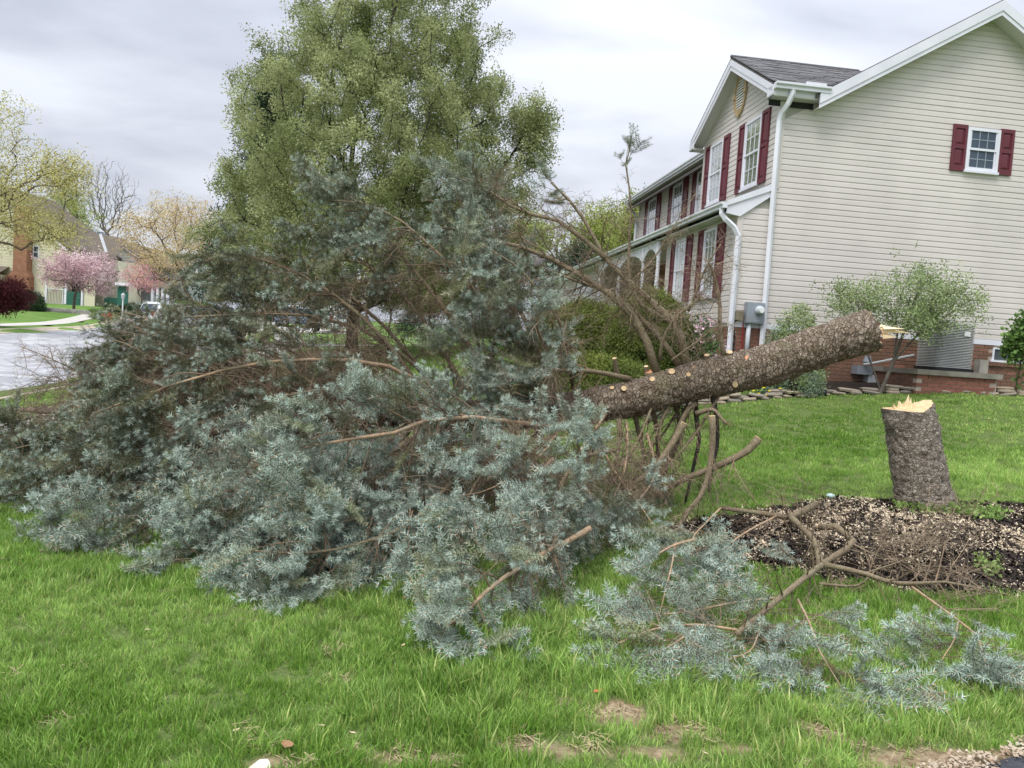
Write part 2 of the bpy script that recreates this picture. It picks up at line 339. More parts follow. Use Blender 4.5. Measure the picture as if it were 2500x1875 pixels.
# ------------------------------------------------------------------ road, ground
def polyoff(P, d):
    """offset of an open 2D polyline to its left by d"""
    P = np.asarray(P, float); T = np.gradient(P, axis=0); T /= np.linalg.norm(T, axis=1, keepdims=True)
    return P + np.stack([-T[:, 1], T[:, 0]], 1) * d
def smooth(P, n=60):
    P = np.asarray(P, float); out = []; Q = np.vstack([2 * P[0] - P[1], P, 2 * P[-1] - P[-2]])
    k = max(2, n // (len(P) - 1))
    for i in range(1, len(Q) - 2):
        t = np.linspace(0, 1, k, endpoint=False)[:, None]; a, b, c, d = Q[i - 1], Q[i], Q[i + 1], Q[i + 2]
        out.append(.5 * ((2 * b) + (-a + c) * t + (2 * a - 5 * b + 4 * c - d) * t ** 2 + (-a + 3 * b - 3 * c + d) * t ** 3))
    out.append(P[-1:]); return np.vstack(out)
NEAR = smooth([(-8.2, -25), (-8.8, 0), (-9.3, 12), (-10.3, 22), (-12.4, 32), (-16.2, 45), (-21.5, 60), (-30, 80), (-45, 105)], 120)
FAR = smooth([(-18.2, -25), (-18.6, 0), (-18.9, 12), (-19.7, 22), (-21.6, 32), (-26, 48), (-31.5, 63), (-40, 84), (-54, 108)], 120)
def between(x, y, L1, L2):
    return (x > np.interp(y, L1[:, 1], L1[:, 0])) & (x < np.interp(y, L2[:, 1], L2[:, 0]))
WALK = [polyoff(NEAR, -2.1), polyoff(NEAR, -3.5)]          # sidewalk on our side
FWALK = [polyoff(FAR, 3.0), polyoff(FAR, 1.7)]
def strip(L1, L2, nx, dz, drop=None):
    """sheet between two polylines that follows the ground"""
    V = []; n = len(L1)
    for i in range(nx + 1):
        P = L1 + (L2 - L1) * (i / nx); V.append(np.column_stack([P, gz(P[:, 0], P[:, 1]) + dz]))
    V = np.array(V).transpose(1, 0, 2); idx = np.arange(n * (nx + 1)).reshape(n, nx + 1)
    F = np.stack([idx[:-1, :-1], idx[:-1, 1:], idx[1:, 1:], idx[1:, :-1]], -1).reshape(-1, 4)
    return V.reshape(-1, 3), F
def in_drive(x, y):      # neighbour's driveway between road and lawn
    return (y > 31) & (y < 35.5) & (x > -13) & (x < -2)

# ground sheet: fine near the viewer
def grow(a0, a1, step, far, k=1.13):
    v = list(np.arange(a0, a1 + 1e-6, step)); s = step
    while v[-1] < far: s *= k; v.append(v[-1] + s)
    s = step
    while v[0] > -far: s *= k; v.insert(0, v[0] - s)
    return np.array(v)
gx = grow(-7.5, 8, .075, 700); gy = grow(1.8, 14, .075, 700)
X, Y = np.meshgrid(gx, gy)
Z = gz(X, Y)
roadmask = between(X, Y, FAR, NEAR)
roadin = between(X, Y, polyoff(FAR, -.35), polyoff(NEAR, .35))
Z = np.where(roadin, Z - .5, Z)
V = np.stack([X, Y, Z], -1).reshape(-1, 3)
idx = np.arange(X.size).reshape(X.shape)
F = np.stack([idx[:-1, :-1], idx[:-1, 1:], idx[1:, 1:], idx[1:, :-1]], -1).reshape(-1, 4)
gm = MB().add(V, F).mesh('ground', True)
def bare(x, y):
    """1 on worn soil, 0 in full grass"""
    x = np.asarray(x, float); y = np.asarray(y, float); b = np.zeros(x.shape)
    for (px, py, rx, ry) in BARE:
        c = BC[(px, py)]; b = np.maximum(b, np.exp(-(((x - c[0]) / rx) ** 2 + ((y - c[1]) / ry) ** 2) * .95))
    b = b * (.40 + .9 * vnoise(x, y, 6, 5)) + .35 * np.clip(vnoise(x, y, 9, 8) - .62, 0, 1) * (y < 3.9)
    return np.clip(b, 0, 1)
BARE = [(1500, 1740, .17, .13), (1400, 1715, .10, .06), (1650, 1790, .16, .10), (1330, 1830, .25, .08), (1960, 1770, .13, .06), (1000, 1850, .2, .08), (2080, 1740, .10, .05), (1930, 1640, .14, .06), (2260, 1700, .11, .06), (2280, 1720, .1, .06), (2470, 1640, .10, .06), (2420, 1860, .5, .10), (2330, 1875, .5, .08), (680, 1868, .13, .07), (2020, 1800, .15, .08), (1800, 1830, .12, .06), (2010, 1820, .2, .06), (1580, 1840, .2, .07)]
BC = {(q[0], q[1]): at_ground(q[0], q[1]) for q in BARE}
vx, vy = V[:, 0], V[:, 1]
at = gm.attributes.new('bare', 'FLOAT', 'POINT'); at.data.foreach_set('value', bare(vx, vy))
at = gm.attributes.new('mulch', 'FLOAT', 'POINT'); at.data.foreach_set('value', np.clip((1.04 - mulch_r(vx, vy)) * 9, 0, 1))
at = gm.attributes.new('thatch', 'FLOAT', 'POINT'); at.data.foreach_set('value', np.clip((24 - np.hypot(vx, vy)) / 7, 0, 1) * (np.abs(vx) < 22) * (vy > -3))
gmat = bpy.data.materials.new('lawn_ground'); gmat.use_nodes = True; nd = gmat.node_tree.nodes; lk = gmat.node_tree.links.new; pb = nd['Principled BSDF']; pb.inputs['Roughness'].default_value = .95; pb.inputs['Specular IOR Level'].default_value = .1
tcn = nd.new('ShaderNodeTexCoord')
def noisen(scale, detail=5, st=None):
    n = nd.new('ShaderNodeTexNoise'); n.inputs['Scale'].default_value = scale; n.inputs['Detail'].default_value = detail
    if st:
        mpn = nd.new('ShaderNodeMapping'); mpn.inputs['Scale'].default_value = st; lk(tcn.outputs['Object'], mpn.inputs[0]); lk(mpn.outputs[0], n.inputs['Vector'])
    else: lk(tcn.outputs['Object'], n.inputs['Vector'])
    return n.outputs[0]
def mixn(f, a, b, lo=0, hi=1):
    x = nd.new('ShaderNodeMix'); x.data_type = 'RGBA'; mr = nd.new('ShaderNodeMapRange'); mr.inputs[1].default_value = lo; mr.inputs[2].default_value = hi; lk(f, mr.inputs[0]); lk(mr.outputs[0], x.inputs[0])
    for i, c in ((6, a), (7, b)):
        if isinstance(c, tuple): x.inputs[i].default_value = c + (1,)
        else: lk(c, x.inputs[i])
    return x.outputs[2]
g_a = mixn(noisen(.55, 4), (.105, .195, .04), (.155, .25, .065), .38, .62)
g_b = mixn(noisen(55, 3), (.08, .145, .025), g_a, .3, .52)
g_c = mixn(noisen(.22, 3), g_b, (.20, .30, .07), .56, .74)
at1 = nd.new('ShaderNodeAttribute'); at1.attribute_name = 'bare'; at2 = nd.new('ShaderNodeAttribute'); at2.attribute_name = 'mulch'
at3 = nd.new('ShaderNodeAttribute'); at3.attribute_name = 'thatch'; thc = mixn(noisen(70, 4), (.07, .115, .028), (.15, .185, .065), .35, .65)
x_ = nd.new('ShaderNodeMix'); x_.data_type = 'RGBA'; lk(at3.outputs['Fac'], x_.inputs[0]); lk(g_c, x_.inputs[6]); lk(thc, x_.inputs[7]); g_c = x_.outputs[2]
soilc = mixn(noisen(30), (.20, .14, .085), (.36, .28, .18), .35, .65)
under = mixn(at1.outputs['Fac'], g_c, soilc, .25, .6)
final = mixn(at2.outputs['Fac'], under, (.03, .022, .017))
lk(final, pb.inputs['Base Color'])
bn = nd.new('ShaderNodeBump'); bn.inputs['Strength'].default_value = .9; bn.inputs['Distance'].default_value = .03; lk(noisen(40, 4), bn.inputs['Height']); lk(bn.outputs[0], pb.inputs['Normal'])
ground = link('ground', gm, gmat, kind='structure')

V, F = strip(FAR, NEAR, 10, .0); V[:, 2] -= .12
MB().add(V, F).build('road', MT['asphalt'], kind='structure', smooth=True)
def kerb(name, L, w, sgn):
    a, b = L, polyoff(L, sgn * w); n = len(L); za = gz(a[:, 0], a[:, 1])
    rows = [np.column_stack([a - (b - a) * .9, za - .45]), np.column_stack([a, za - .2]), np.column_stack([a, za - .10]), np.column_stack([a + (b - a) * .55, za - .07]), np.column_stack([a + (b - a) * .75, za + .015]), np.column_stack([b, za + .02]), np.column_stack([b, za - .2])]
    V = np.array(rows).transpose(1, 0, 2); k = len(rows); idx = np.arange(n * k).reshape(n, k)
    F = np.stack([idx[:-1, :-1], idx[:-1, 1:], idx[1:, 1:], idx[1:, :-1]], -1).reshape(-1, 4)
    MB().add(V.reshape(-1, 3), F).build(name, MT['curb'], kind='structure')
kerb('kerb', NEAR, .5, -1); kerb('kerb', FAR, .6, 1)
V, F = strip(WALK[0], WALK[1], 3, .012); MB().add(V, F).build('sidewalk', MT['walk'], kind='structure')
V, F = strip(FWALK[0], FWALK[1], 3, .02); MB().add(V, F).build('sidewalk', MT['walk'], kind='structure')
def quad_sheet(name, pts, m, dz, nx=12, ny=12, **k):
    a, b, c, d = [np.array(p, float) for p in pts]; V = []
    for i in range(nx + 1):
        for j in range(ny + 1):
            u, v = i / nx, j / ny; p = a * (1 - u) * (1 - v) + b * u * (1 - v) + c * u * v + d * (1 - u) * v
            V.append((p[0], p[1], g1(p[0], p[1]) + dz))
    idx = np.arange((nx + 1) * (ny + 1)).reshape(nx + 1, ny + 1)
    F = np.stack([idx[:-1, :-1], idx[:-1, 1:], idx[1:, 1:], idx[1:, :-1]], -1).reshape(-1, 4)
    return MB().add(V, F).build(name, m, **k)
quad_sheet('driveway', [(-12.3, 31), (-3, 33), (-3, 37), (-13, 35.4)], MT['walk'], .03, kind='structure')
quad_sheet('driveway', [(-20.5, 27), (-21.9, 31.5), (-34, 34), (-33, 29)], MT['walk'], .03, kind='structure')
quad_sheet('driveway', [(-24.6, 50), (-24, 62), (-13, 66), (-12, 58)], MT['walk'], .04, kind='structure')
# our own blacktop drive, only a corner of it shows
p1, p2 = at_ground(2370, 1892), at_ground(2530, 1840)
dvec = (p2 - p1)[:2]; dvec /= np.linalg.norm(dvec); nrm = np.array([dvec[1], -dvec[0]])
e0 = p1[:2] - dvec * .6; e1 = p2[:2] + dvec * 4
DRIVE = (e0, dvec, nrm)
quad_sheet('driveway', [e0, e1, e1 + nrm * 3, e0 + nrm * 3], MT['blacktop'], .018, 20, 14, kind='structure')
quad_sheet('mulch_line', [(-13, 38.6), (2, 38.2), (2, 39.0), (-13, 39.5)], MT['soil'], .03, kind='structure')

# ------------------------------------------------------------------ scatter: instances of small meshes on points (uncountable stuff)
_groups = {}
def src(name, mb, material, smooth=False):
    me = mb if isinstance(mb, bpy.types.Mesh) else mb.mesh(name, smooth)
    if len(me.materials) == 0: me.materials.append(material)
    return bpy.data.objects.new(name, me)        # never linked: only read by the node group
def scatter_group(key, sources):
    ng = bpy.data.node_groups.new(key, 'GeometryNodeTree')
    ng.interface.new_socket('Geometry', in_out='INPUT', socket_type='NodeSocketGeometry'); ng.interface.new_socket('Geometry', in_out='OUTPUT', socket_type='NodeSocketGeometry')
    n = ng.nodes.new; l = ng.links.new; gi = n('NodeGroupInput'); go = n('NodeGroupOutput'); j = n('GeometryNodeJoinGeometry')
    for s in sources:
        oi = n('GeometryNodeObjectInfo'); oi.transform_space = 'ORIGINAL'; oi.inputs['Object'].default_value = s; oi.inputs['As Instance'].default_value = False
        g = n('GeometryNodeGeometryToInstance'); l(oi.outputs['Geometry'], g.inputs[0]); l(g.outputs[0], j.inputs[0])
    ip = n('GeometryNodeInstanceOnPoints'); l(gi.outputs[0], ip.inputs['Points']); l(j.outputs[0], ip.inputs['Instance']); ip.inputs['Pick Instance'].default_value = True
    def na(name, t):
        a = n('GeometryNodeInputNamedAttribute'); a.data_type = t; a.inputs[0].default_value = name; return a.outputs[0]
    l(na('idx', 'INT'), ip.inputs['Instance Index']); e = n('FunctionNodeEulerToRotation'); l(na('rot', 'FLOAT_VECTOR'), e.inputs[0]); l(e.outputs[0], ip.inputs['Rotation']); l(na('scl', 'FLOAT'), ip.inputs['Scale'])
    l(ip.outputs[0], go.inputs[0]); _groups[key] = (ng, len(sources)); return ng
def scatter(name, key, P, rot, scl, tone, parent=None, mat_=None, idx=None, **kw):
    ng, ns = _groups[key]; n = len(P)
    P = np.asarray(P, float)
    me = bpy.data.meshes.new(name); me.vertices.add(n); me.vertices.foreach_set('co', P.ravel()); me.update()
    a = me.attributes.new('rot', 'FLOAT_VECTOR', 'POINT'); a.data.foreach_set('vector', np.ascontiguousarray(rot, dtype=np.float32).ravel())
    a = me.attributes.new('scl', 'FLOAT', 'POINT'); a.data.foreach_set('value', np.broadcast_to(scl, (n,)).astype(np.float32))
    a = me.attributes.new('tone', 'FLOAT', 'POINT'); a.data.foreach_set('value', np.broadcast_to(tone, (n,)).astype(np.float32))
    a = me.attributes.new('idx', 'INT', 'POINT'); a.data.foreach_set('value', (rng.integers(0, ns, n) if idx is None else idx).astype(np.int32))
    o = link(name, me, None, parent, kind=kw.pop('kind', 'stuff'), **kw)
    md = o.modifiers.new('scatter', 'NODES'); md.node_group = ng
    return o
def euler_from(Xa, Za):
    """XYZ euler whose local X axis is Xa and local Z near Za (arrays n,3)"""
    Xa = Xa / (np.linalg.norm(Xa, axis=1, keepdims=True) + 1e-9); Yv = np.cross(Za, Xa); Yv /= np.linalg.norm(Yv, axis=1, keepdims=True) + 1e-9; Zv = np.cross(Xa, Yv)
    ry = np.arcsin(np.clip(-Xa[:, 2], -1, 1)); rz = np.arctan2(Xa[:, 1], Xa[:, 0]); rx = np.arctan2(Yv[:, 2], Zv[:, 2])
    return np.stack([rx, ry, rz], 1)

# ------------------------------------------------------------------ the house
th = math.radians(7); HA = np.array([math.cos(th), math.sin(th), 0]); HB = np.array([-math.sin(th), math.cos(th), 0]); HZ = np.array([0, 0, 1.])
HO = np.array([4.574, 13.95, 0.])
SIDE = (HO, [HA, -HB, HZ])          # (along the side wall, out of it, up)
FRONT = (HO, [HB, -HA, HZ])         # (along the front, out of it, up); out = -s
HS = (HO, [HA, HB, HZ])             # plain house axes s, t, z
def hp(s, t, z): return HO + HA * s + HB * t + HZ * z
house = thing('house', 'large two-storey house with cream vinyl siding, maroon shutters and a brick foundation, behind the stump', 'house', HO)
SL = .60; RIDGE_S, RIDGE_Z = 3.70, 8.22; PITCHD = .1016
EZ = 2.12
def rake_z(s): return RIDGE_Z - .12 - SL * abs(s - RIDGE_S)
def board(fr, l0, l1, l0t, l1t, z, out, p=PITCHD):
    """one dutch-lap board: proud lip below, hollow below the next board"""
    pr = [(0, .0), (0, .013), (.74 * p, .010), (.84 * p, .004), (p * .99, .004), (p * .99, 0)]
    V = []
    for q, (dz, o) in enumerate(pr):
        f = dz / p; V.append((l0 + (l0t - l0) * f, out + o, z + dz))
    for q, (dz, o) in enumerate(pr):
        f = dz / p; V.append((l1 + (l1t - l1) * f, out + o, z + dz))
    V = fr[0] + np.array(V) @ np.array(fr[1]); mb = MB()
    mb.add(V, [(i, i + 1, i + 7, i + 6) for i in range(5)]); mb.f.append([[0, 1, 2, 3, 4, 5], [11, 10, 9, 8, 7, 6]])
    mb.build('siding_board', MT['siding'], house)
BACK_S = 6.9
z = EZ + .10
while z < RIDGE_Z - .2:              # side gable wall
    zt = z + PITCHD
    def lim(zz):
        hw = (RIDGE_Z - .12 - zz) / SL
        lo = -.75 if zz < 4.22 else -.14 if zz < 6.05 else .35
        return max(lo, RIDGE_S - hw), min(BACK_S, RIDGE_S + hw)
    a, b = lim(z), lim(zt); lo = max(a[0], -9)
    if b[1] > b[0]:
        lt = lo if b[0] - lo > .5 else b[0]; sm = rng.uniform(1.2, 5.2)
        if a[1] - lo > 3.2 and lo + .6 < sm < a[1] - .6: board(SIDE, lo, sm, lt, sm, z, .0016); board(SIDE, sm - .02, a[1], sm - .02, b[1], z, 0)
        else: board(SIDE, lo, a[1], lt, b[1], z, 0)
    z = zt
# base trim strip, backing walls
MB().box(-.75, BACK_S, 0, .02, EZ, EZ + .095, SIDE).build('base_trim', MT['trim'], house)
w = MB()
w.prism([(-.74, 0, EZ), (BACK_S, 0, EZ), (BACK_S, 0, rake_z(BACK_S)), (RIDGE_S, 0, rake_z(RIDGE_S)), (.3, 0, 6.1), (-.13, 0, 6.1), (-.13, 0, 4.6), (-.74, 0, 4.25)], (0, -.12, 0), SIDE)
w.box(.05, 3.7, -.0, .0 + .14, 4.3, 6.45, (HO, [HB, -HA, HZ]))
w.box(3.7, 12.0, -.89, -.75, 4.3, 6.5, FRONT)       # main front wall plane s=.75
w.box(.05, 3.9, .63, .75, EZ, 4.2, FRONT)
w.box(9.9, 18.7, .63, .75, 1.3, 4.2, FRONT)
w.build('wall', MT['wallback'], house)
MB().prism([(0.0, .13, 6.38), (3.7, .13, 6.38), (1.85, .13, 7.42)], (0, -.15, 0), FRONT).build('gable_wall', MT['wallback'], house)
def frontboards(t0, t1, z0, z1, out, gable=None):
    z = z0
    while z < z1:
        a0, a1, b0, b1 = t0, t1, t0, t1
        if gable and z + PITCHD > gable[2]:
            hw = lambda zz: max(0, (gable[1] - zz) / gable[3]); c = gable[0]
            a0, a1 = max(t0, c - hw(z)), min(t1, c + hw(z)); b0, b1 = max(t0, c - hw(z + PITCHD)), min(t1, c + hw(z + PITCHD))
        if a1 - a0 > .05: board(FRONT, a0, a1, b0, b1, z, out)
        z += PITCHD
frontboards(0, 3.7, 4.64, 7.3, .14, gable=(1.85, 7.44, 6.36, .56))
frontboards(3.7, 12.0, 5.0, 6.45, -.75)
frontboards(0, 3.9, EZ + .06, 4.15, .75)
frontboards(9.9, 18.7, 1.6, 4.15, .75)
# corner posts
for q in ((-.165, -.06, -.022, .08, 4.62, 6.15), (-.775, -.67, -.022, .08, EZ, 4.2), (-.16, -.08, 3.64, 3.72, 4.62, 6.4), (.73, .8, 11.93, 12.02, 5.0, 6.45), (-.775, -.7, 3.84, 3.92, EZ, 4.15), (-.775, -.7, 18.62, 18.72, 1.5, 4.15)):
    MB().box(*q, HS).build('corner_post', MT['siding'], house)
# main roof: slab, ridge along t
def roof_slab(name, m, s0, z0, s1, z1, t0, t1, th_=.09):
    return MB().prism([(s0, t0, z0), (s1, t0, z1), (s1, t0, z1 + th_), (s0, t0, z0 + th_)], (0, t1 - t0, 0), HS).build(name, m, house)
roof_slab('roof', MT['roofing'], .36, 8.16 - SL * (RIDGE_S - .36) + .02, RIDGE_S, 8.16 + .02, -.28, 12.3, .07)
roof_slab('roof', MT['roofing'], RIDGE_S, 8.18, 7.2, 8.18 - SL * (7.2 - RIDGE_S), -.28, 12.3, .07)
# rakes: two stepped boards, plus soffit
for sg in (1, -1):
    s_e = .42 if sg == 1 else 7.15
    z_e = 8.17 - SL * abs(RIDGE_S - s_e)
    MB().prism([(s_e, -.315, z_e - .12), (RIDGE_S, -.315, 8.17 - .12), (RIDGE_S, -.315, 8.17 + .06), (s_e, -.315, z_e + .06)], (0, .035, 0), HS).build('rake_board', MT['trim'], house)
    MB().prism([(s_e, -.30, z_e - .20), (RIDGE_S, -.30, 8.17 - .20), (RIDGE_S, -.30, 8.17 - .12), (s_e, -.30, z_e - .12)], (0, .02, 0), HS).build('rake_trim', MT['trim'], house)
    MB().prism([(s_e, -.28, z_e - .19), (RIDGE_S, -.28, 8.17 - .19), (RIDGE_S, -.28, 8.17 - .17), (s_e, -.28, z_e - .17)], (0, .27, 0), HS).build('soffit', MT['soffit'], house)
# cross gable over the bay
GP, GZ0, GE = 1.85, 7.50, 6.36; GS = (GZ0 - GE) / 2.06
sf = -.42
for sg, te in ((-1, -.21), (1, 3.91)):
    MB().prism([(sf, te, GE - .13), (sf, GP, GZ0 - .13), (sf, GP, GZ0), (sf, te, GE)], (.035, 0, 0), HS).build('rake_board', MT['trim'], house)
    MB().prism([(sf + .012, te, GE - .22), (sf + .012, GP, GZ0 - .22), (sf + .012, GP, GZ0 - .13), (sf + .012, te, GE - .13)], (.02, 0, 0), HS).build('rake_trim', MT['trim'], house)
    MB().prism([(sf + .03, te, GE - .14), (sf + .03, GP, GZ0 - .14), (sf + .03, GP, GZ0 - .12), (sf + .03, te, GE - .12)], (.26, 0, 0), HS).build('soffit', MT['soffit'], house)
    se = .5 if sg < 0 else .9
    V = HO + np.array([(sf, te, GE - .005), (se, te, GE - .005), (2.5, GP, GZ0 - .005), (sf, GP, GZ0 - .005), (sf, te, GE + .03), (se, te, GE + .03), (2.5, GP, GZ0 + .03), (sf, GP, GZ0 + .03)]) @ np.array(HS[1])
    MB().add(V, [(0, 1, 2, 3), (7, 6, 5, 4), (0, 4, 5, 1), (2, 6, 7, 3), (0, 3, 7, 4), (1, 5, 6, 2)]).build('roof', MT['roofing'], house)
# boxed eave returns of the bay
for te in (-.24, 3.72):
    MB().box(sf, .55 if te < 0 else .3, te, te + .24, GE - .20, GE - .17, HS).build('soffit', MT['soffit'], house)
    MB().box(sf, sf + .03, te, te + .24, GE - .20, GE - .02, HS).build('fascia', MT['trim'], house)
MB().box(sf + .04, .45, -.02, -.001, GE - .3, GE - .2, HS).build('fascia', MT['darkgap'], house)  # dark strip under the soffit: eave shade on the siding, put in as colour
# shingles on the near slope of the cross gable: parts that can be told apart
sh = MB().box(0, .30, 0, .16, 0, .007).mesh('shingle'); sh.materials.append(MT['shingle'])
nz = math.atan(GS); k = 0
Rz = Matrix.Rotation(th, 4, 'Z'); Rx = Matrix.Rotation(nz - .03, 4, 'X')
for row in range(17):
    up = .02 + row * .139; t = -.25 + up * math.cos(nz); zz = GE + .035 + (up - .0) * math.sin(nz) * .995
    if t > GP - .05: break
    s = sf - .28 + (row % 2) * .15 + rng.uniform(-.02, .02)
    s_end = .5 + (zz - 6.36) / .58
    while s < s_end:
        if s + .3 > sf:
            x0 = max(s, sf - .01)
            o = link('shingle', sh, None, house); P = hp(x0, t, zz + rng.uniform(0, .003))
            o.location = Vector(P) - Vector(HO); o.rotation_euler = (Rz @ Rx).to_euler(); o.scale = ((min(s + .295, s_end + .05) - x0) / .30, 1.05, rng.choice([1, 1, 1.9])); k += 1
        s += .3
MB().tube([hp(sf - .01, GP, GZ0 + .05), hp(2.3, GP, GZ0 + .05)], .035, 5).build('ridge_cap', MT['shingle'], house)
# gutters
def gutter_prof(a, z): return [(a, z), (a - .115, z), (a - .115, z - .035), (a - .085, z - .06), (a - .085, z - .105), (a, z - .105)]
def gutter(l0, l1, out, z, fr):
    P = [(l0, out - q[0], q[1]) for q in gutter_prof(0, z)]
    MB().prism(P, (l1 - l0, 0, 0), fr).build('gutter', MT['gutter'], house)
gutter(-.41, .60, .24, GE + .015, SIDE)
MB().box(-.40, .55, -.24, -.222, GE - .17, GE + .0, HS).build('fascia', MT['trim'], house)
MB().box(-.40, -.36, -.222, -.01, GE - .17, GE - .0, HS).build('fascia', MT['trim'], house)
MB().box(.14, .50, .30, .345, GE + .0, GE + .06, SIDE).build('gutter_patch', MT['trim'], house)
gutter(3.95, 12.35, -.40, 6.53, FRONT)
MB().box(3.72, 12.3, -.76, -.40, 6.40, 6.42, FRONT).build('soffit', MT['soffit'], house)
# pent roof and porch roof
pz = 4.27
MB().prism([(-1.0, -.02, pz - .02), (-.14, -.02, 4.64), (-.14, -.02, 4.68), (-1.0, -.02, pz + .02)], (0, 3.75, 0), HS).build('pent_roof', MT['roofing'], house)
MB().prism([(-1.0, 3.73, pz - .02), (.75, 3.73, 4.99), (.75, 3.73, 5.03), (-1.0, 3.73, pz + .02)], (0, 16.3, 0), HS).build('porch_roof', MT['roofing'], house)
MB().prism([(-1.0, -.05, pz - .16), (-.75, -.05, pz - .20), (-.16, -.05, 4.50), (-.16, -.05, 4.70), (-1.0, -.05, pz + .03)], (0, .03, 0), HS).build('pent_end_board', MT['trim'], house)
MB().prism([(-1.0, -.075, pz - .03), (-.16, -.075, 4.585), (-.16, -.075, 4.705), (-1.0, -.075, pz + .06)], (0, .025, 0), HS).build('pent_end_trim', MT['trim'], house)
gutter(-.06, 20.0, 1.0, pz + .03, FRONT)
MB().box(-.03, 20.0, .74, 1.0, pz - .16, pz - .14, FRONT).build('soffit', MT['soffit'], house)
MB().box(3.9, 10.0, -.75, .74, pz - .12, pz - .10, FRONT).build('porch_ceiling', MT['soffit'], house)
# downspouts
def downspout(pts, label=None):
    P = np.array([hp(*q) for q in pts]); mb = MB()
    mb.tubes(P[None], np.full((1, len(P)), .050), 4, True); mb.build('downspout', MT['gutter'], house)
downspout([(-.08, -.29, GE - .08), (-.08, -.29, GE - .16), (-.12, -.22, GE - .32), (-.17, -.10, GE - .45), (-.18, -.07, GE - .55), (-.18, -.07, 5.2), (-.17, -.07, 3.6), (-.15, -.07, 1.45)])
downspout([(-1.05, .06, pz - .07), (-1.05, .05, pz - .16), (-.98, 0, pz - .27), (-.84, -.05, pz - .40), (-.76, -.07, pz - .55), (-.76, -.07, 3.2), (-.755, -.07, 1.35)])
downspout([(-1.05, 19.8, pz - .07), (-1.05, 19.7, pz - .2), (-.85, 19.0, pz - .45), (-.8, 18.75, pz - .6), (-.8, 18.75, 1.6)])
downspout([(.35, 12.1, 6.42), (.4, 12.1, 6.3), (.62, 12.05, 6.1), (.68, 12.05, 5.9), (.68, 12.05, 5.0)])

def window(fr, l0, l1, z0, z1, out, cols=3, rows=2, back='curtain', shut=.36, shl=True, shr=True, fw=.055, dark=False):
    W = MB(); 
    for a in ((l0, l0 + fw, z0, z1), (l1 - fw, l1, z0, z1), (l0 + fw, l1 - fw, z1 - fw, z1), (l0 + fw, l1 - fw, z0, z0 + fw)): W.box(a[0], a[1], out, out + .055, a[2], a[3], fr)
    wo_ = W.build('window', MT['trim'], house)
    MB().box(l0 - .02, l1 + .02, out, out + .075, z0 - .045, z0 - .001, fr).build('sill', MT['trim'], wo_)
    i0, i1, j0, j1 = l0 + fw, l1 - fw, z0 + fw, z1 - fw; zm = (j0 + j1) / 2
    S = MB(); S.box(i0, i1, out + .03, out + .048, zm - .02, zm + .02, fr)
    for q in (0, 1):
        za, zb = (j0, zm - .02) if q == 0 else (zm + .02, j1)
        o2 = out + (.026 if q == 0 else .036)
        for e in ((i0, i0 + .03, za, zb), (i1 - .03, i1, za, zb)): S.box(e[0], e[1], o2 - .01, o2 + .008, e[2], e[3], fr)
        MB().add(fr[0] + np.array([(i0 + .03, o2, za), (i1 - .03, o2, za), (i1 - .03, o2, zb), (i0 + .03, o2, zb)]) @ np.array(fr[1]), [(0, 1, 2, 3)]).build('pane', MT['glass'] if not dark else MT['darkglass'], wo_)
        G = MB()
        for c in range(1, cols): x = i0 + .03 + (i1 - i0 - .06) * c / cols; G.box(x - .008, x + .008, o2 + .0005, o2 + .006, za, zb, fr)
        for r in range(1, rows): x = za + (zb - za) * r / rows; G.box(i0 + .03, i1 - .03, o2 + .0007, o2 + .0055, x - .008, x + .008, fr)
        G.build('muntin', MT['trim'] if not dark else MT['metal'], wo_)
    S.build('sash', MT['trim'], wo_)
    if back == 'dark':
        MB().box(i0, i1, out + .001, out + .008, j0, j1, fr).build('dark_interior', MT['darkroom'], wo_)
    else:
        n = 44; xs = np.linspace(i0, i1, n); ys = out + .008 + .006 * np.sin(np.arange(n) * 1.9) + .003 * np.sin(np.arange(n) * .7)
        V = np.array([(x, y, zz) for x, y in zip(xs, ys) for zz in (j0, j1)]); V = fr[0] + V @ np.array(fr[1])
        MB().add(V, [(2 * i, 2 * i + 1, 2 * i + 3, 2 * i + 2) for i in range(n - 1)]).build('curtain', MT[back], wo_)
    for ok, a, b in ((shl, l0 - shut - .005, l0 - .005), (shr, l1 + .005, l1 + .005 + shut)):
        if not ok: continue
        sb = MB(); za, zb = z0 - .03, z1 + .03; zm2 = za + (zb - za) * .52; st = .05; o0 = out + .017
        sb.box(a, b, o0, o0 + .012, za, zb, fr)
        for e in ((a, a + st, za, zb), (b - st, b, za, zb), (a + st, b - st, za, za + .09), (a + st, b - st, zb - .07, zb), (a + st, b - st, zm2 - .035, zm2 + .035)):
            sb.box(e[0], e[1], o0 + .012, o0 + .032, e[2], e[3], fr)
        s_ = sb.build('shutter', MT['maroon'], house)
        for (pa, pb_) in ((za + .09, zm2 - .035), (zm2 + .035, zb - .07)):
            r_ = MB(); x0, x1, y0, y1 = a + st + .018, b - st - .018, pa + .018, pb_ - .018
            V = [(x0, o0 + .012, y0), (x1, o0 + .012, y0), (x1, o0 + .012, y1), (x0, o0 + .012, y1), (x0 + .03, o0 + .026, y0 + .03), (x1 - .03, o0 + .026, y0 + .03), (x1 - .03, o0 + .026, y1 - .03), (x0 + .03, o0 + .026, y1 - .03)]
            V = fr[0] + np.array(V) @ np.array(fr[1]); r_.add(V, [(0, 1, 5, 4), (1, 2, 6, 5), (2, 3, 7, 6), (3, 0, 4, 7), (4, 5, 6, 7)]); r_.build('raised_panel', MT['maroon'], s_)
window(SIDE, 3.45, 4.10, 5.28, 6.05, 0, back='dark', shut=.28, dark=True)
window(FRONT, .66, 1.40, 4.84, 6.13, .14, back='curtain', shut=.30)
